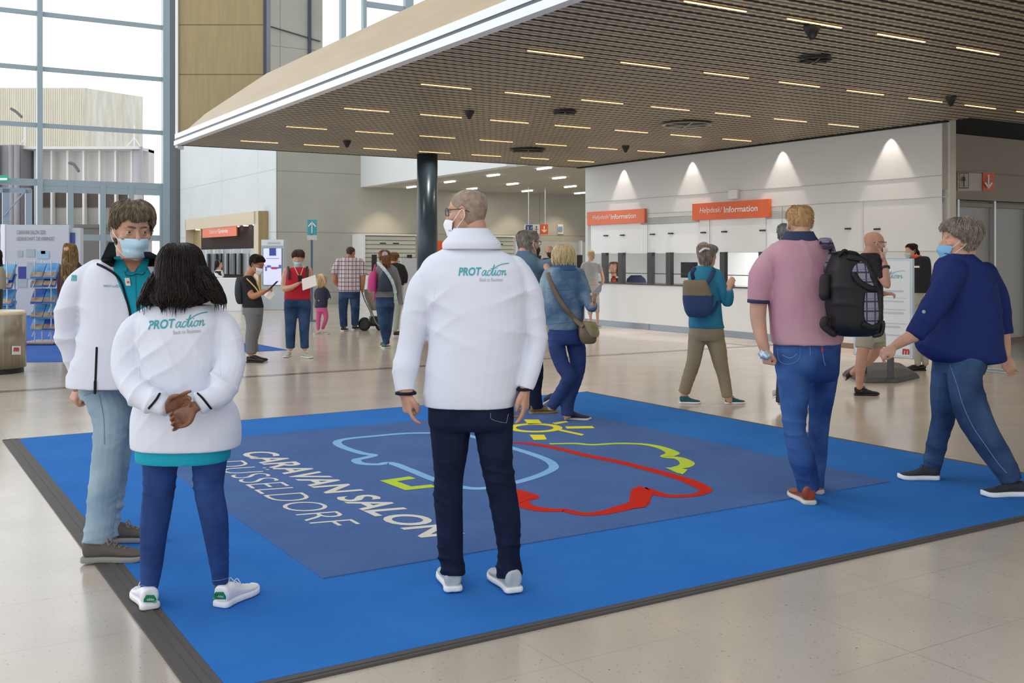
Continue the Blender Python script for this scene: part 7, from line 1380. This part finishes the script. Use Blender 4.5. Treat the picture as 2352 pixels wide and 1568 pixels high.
g = Geo(); q.stack(g, [(624, 852, 864, .03, -.12), (636, 846, 866, .08, -.12), (655, 845, 866, .09, -.12), (669, 848, 864, .07, -.12)], 2.6); q.limb(g, [(862, 608, 2.2, -.1), (858, 626, 2.5, -.14)]); q.limb(g, [(862, 668, 2.2, -.12), (858, 690, 2.4, -.12)]); tag(mk('pink_backpack', remesh(g, .010, 2), mat('bag pink', 'c23a80', .6)), 'small bright pink backpack over the shoulder of the woman in grey', 'backpack')
g = Geo(); g.tube([q.p(868, 602, -.1), q.p(884, 620, -.24), q.p(900, 645, -.25), q.p(908, 672, -.2)], [(.03, .012)]*4, seg=8); tag(mk('scarf', g, mat('scarf mint', 'b4c4c4', .8, var=.2, vscale=20), None, True), 'pale patterned scarf hanging over the back of the woman in grey', 'scarf')
# ---- cloakroom attendant ---------------------------------------------------------------------------------------
q = simple('attendant with long dark hair in dark vest at the cloakroom counter', 31.0, (500, 710), (502, 598, 618, 10, 6), [(619, 497, 507, .06), (623, 493, 512, .09), (645, 494, 512, .1)],
 [[(496, 626, 4), (500, 634, 3.8, -.15), (512, 637, 3.2, -.2)], [(509, 626, 4), (512, 634, 3.6)]], [(499, 660, 6), (499, 685, 4.5), (499, 708, 3.5)], [(506, 660, 6), (506, 685, 4.5), (506, 708, 3.5)], [(643, 494, 512, .1), (664, 494, 512, .1)], SKIN, mat('blouse white', 'd4d4d2'), mat('trouser charcoal', '2c2d3a'), [(497, 31, 0, .24), (504, 31.1, 0, .24)], DK)
g = Geo(); q.stack(g, [(622, 493.5, 511, .1), (650, 493, 513, .12)], 2.3); q.cloth('vest', g, mat('vest black', '1a1b1f'), 2, amp=0, vox=.012); long_hair(q, [(597, 498, 505, .05), (602, 495, 508, .09), (612, 494, 505, .08), (622, 493, 501, .06)], HD, 60, 91, 0, srad=.004, wob=.02, droop=.01)
# ---- long-haired woman at the display wall and the person cut off by the frame -------------------------------------
q = simple('woman with very long light brown hair in dark red coat', 17.5, (158, 798), (160, 561, 597, 80, 2), [(598, 151, 172, .07), (606, 142, 184, .1), (640, 140, 186, .12), (690, 140, 186, .13), (730, 140, 188, .15)],
 [[(144, 614, 8), (139, 650, 8), (140, 690, 7)], [(182, 614, 8), (188, 650, 8), (187, 690, 7)]], [(153, 735, 12), (152, 765, 9), (152, 792, 7)], [(174, 735, 12), (174, 765, 9), (174, 792, 7)], [(725, 141, 186, .13), (745, 142, 186, .12)], SKIN, mat('coat wine', '3c1c26', .8), DEN_D, [(151, 17.5, 85, .25), (174, 17.5, 85, .25)], DK, topname='coat')
long_hair(q, [(558, 154, 166, .05), (564, 149, 172, .09), (580, 147, 176, .10), (605, 144, 178, .09, -.03), (630, 142, 179, .08, -.07), (652, 146, 176, .05, -.09)], hairmat('hair light brown', '5c482f', '9a7c50', 50), 500, 95, 0, srad=.0028, wob=.03, droop=.01)
q = simple('dark-haired person beside the brochure rack, cut off by the frame', 14.8, (-28, 838), (-14, 575, 618, 80, 0), [(622, -30, 0, .08), (630, -44, 6, .12), (680, -46, 4, .14), (715, -44, 2, .14)],
 [[(-42, 640, 11), (-50, 690, 10)], [(-2, 638, 8), (-4, 690, 8)]], [(-34, 740, 16), (-34, 790, 12), (-34, 832, 9)], [(-10, 740, 16), (-10, 790, 12), (-10, 832, 9)], [(708, -44, 1, .13), (730, -44, 0, .13)], SKIN, DK, DEN_D, [(-34, 14.8, 90, .26), (-10, 14.8, 90, .26)], DK)
long_hair(q, [(572, -20, -6, .06), (580, -28, 0, .10), (600, -30, 2, .11), (615, -28, 3, .09)], HD, 100, 96, 0, srad=.003)
g = Geo(); q.stack(g, [(612, -8, 5, .05, -.2), (625, -16, 10, .09, -.2), (650, -18, 12, .1, -.2), (664, -16, 11, .09, -.2)], 2.6); tag(mk('canvas_bag', remesh(g, .012, 2), mat('canvas greige', '9a9284', .85)), 'beige canvas bag on the shoulder of the person cut off at left', 'bag')

# ---- pieces that come in pairs become parts of their own -----------------------------------
def split_islands(o):
    me = o.data; n = len(me.vertices); par = list(range(n))
    def find(a):
        while par[a] != a: par[a] = par[par[a]]; a = par[a]
        return a
    for e_ in me.edges:
        a, b_ = find(e_.vertices[0]), find(e_.vertices[1])
        if a != b_: par[a] = b_
    roots = {}
    for p_ in me.polygons: roots.setdefault(find(p_.vertices[0]), []).append(p_)
    if len(roots) < 2: return
    new = []
    for fs in roots.values():
        ids = {}; V = []; Fs = []
        for p_ in fs:
            f = []
            for v in p_.vertices:
                if v not in ids: ids[v] = len(V); V.append(tuple(me.vertices[v].co))
                f.append(ids[v])
            Fs.append(tuple(f))
        m2 = bpy.data.meshes.new(me.name); m2.from_pydata(V, [], Fs); m2.update(); m2.polygons.foreach_set('use_smooth', [fs[0].use_smooth]*len(Fs))
        for mm in me.materials: m2.materials.append(mm)
        new.append(m2)
    o.data = new[0]
    for m2 in new[1:]:
        c = o.copy(); c.data = m2; C.objects.link(c); c.parent = o.parent; c.matrix_parent_inverse = o.matrix_parent_inverse.copy()
for nm_ in ('compression_strap', 'back_padding', 'support_post', 'ear_loop', 'bag_strap', 'buckle', 'eye', 'iris', 'eyebrow', 'downpipe', 'mast', 'lamp_arm', 'hanger_wire', 'hanger_rod', 'cuff_trim', 'foot_rest', 'lanyard', 'hand'):
    for o in [x for x in list(C.objects) if x.type == 'MESH' and x.name.split('.')[0] == nm_ and not x.children]: split_islands(o)
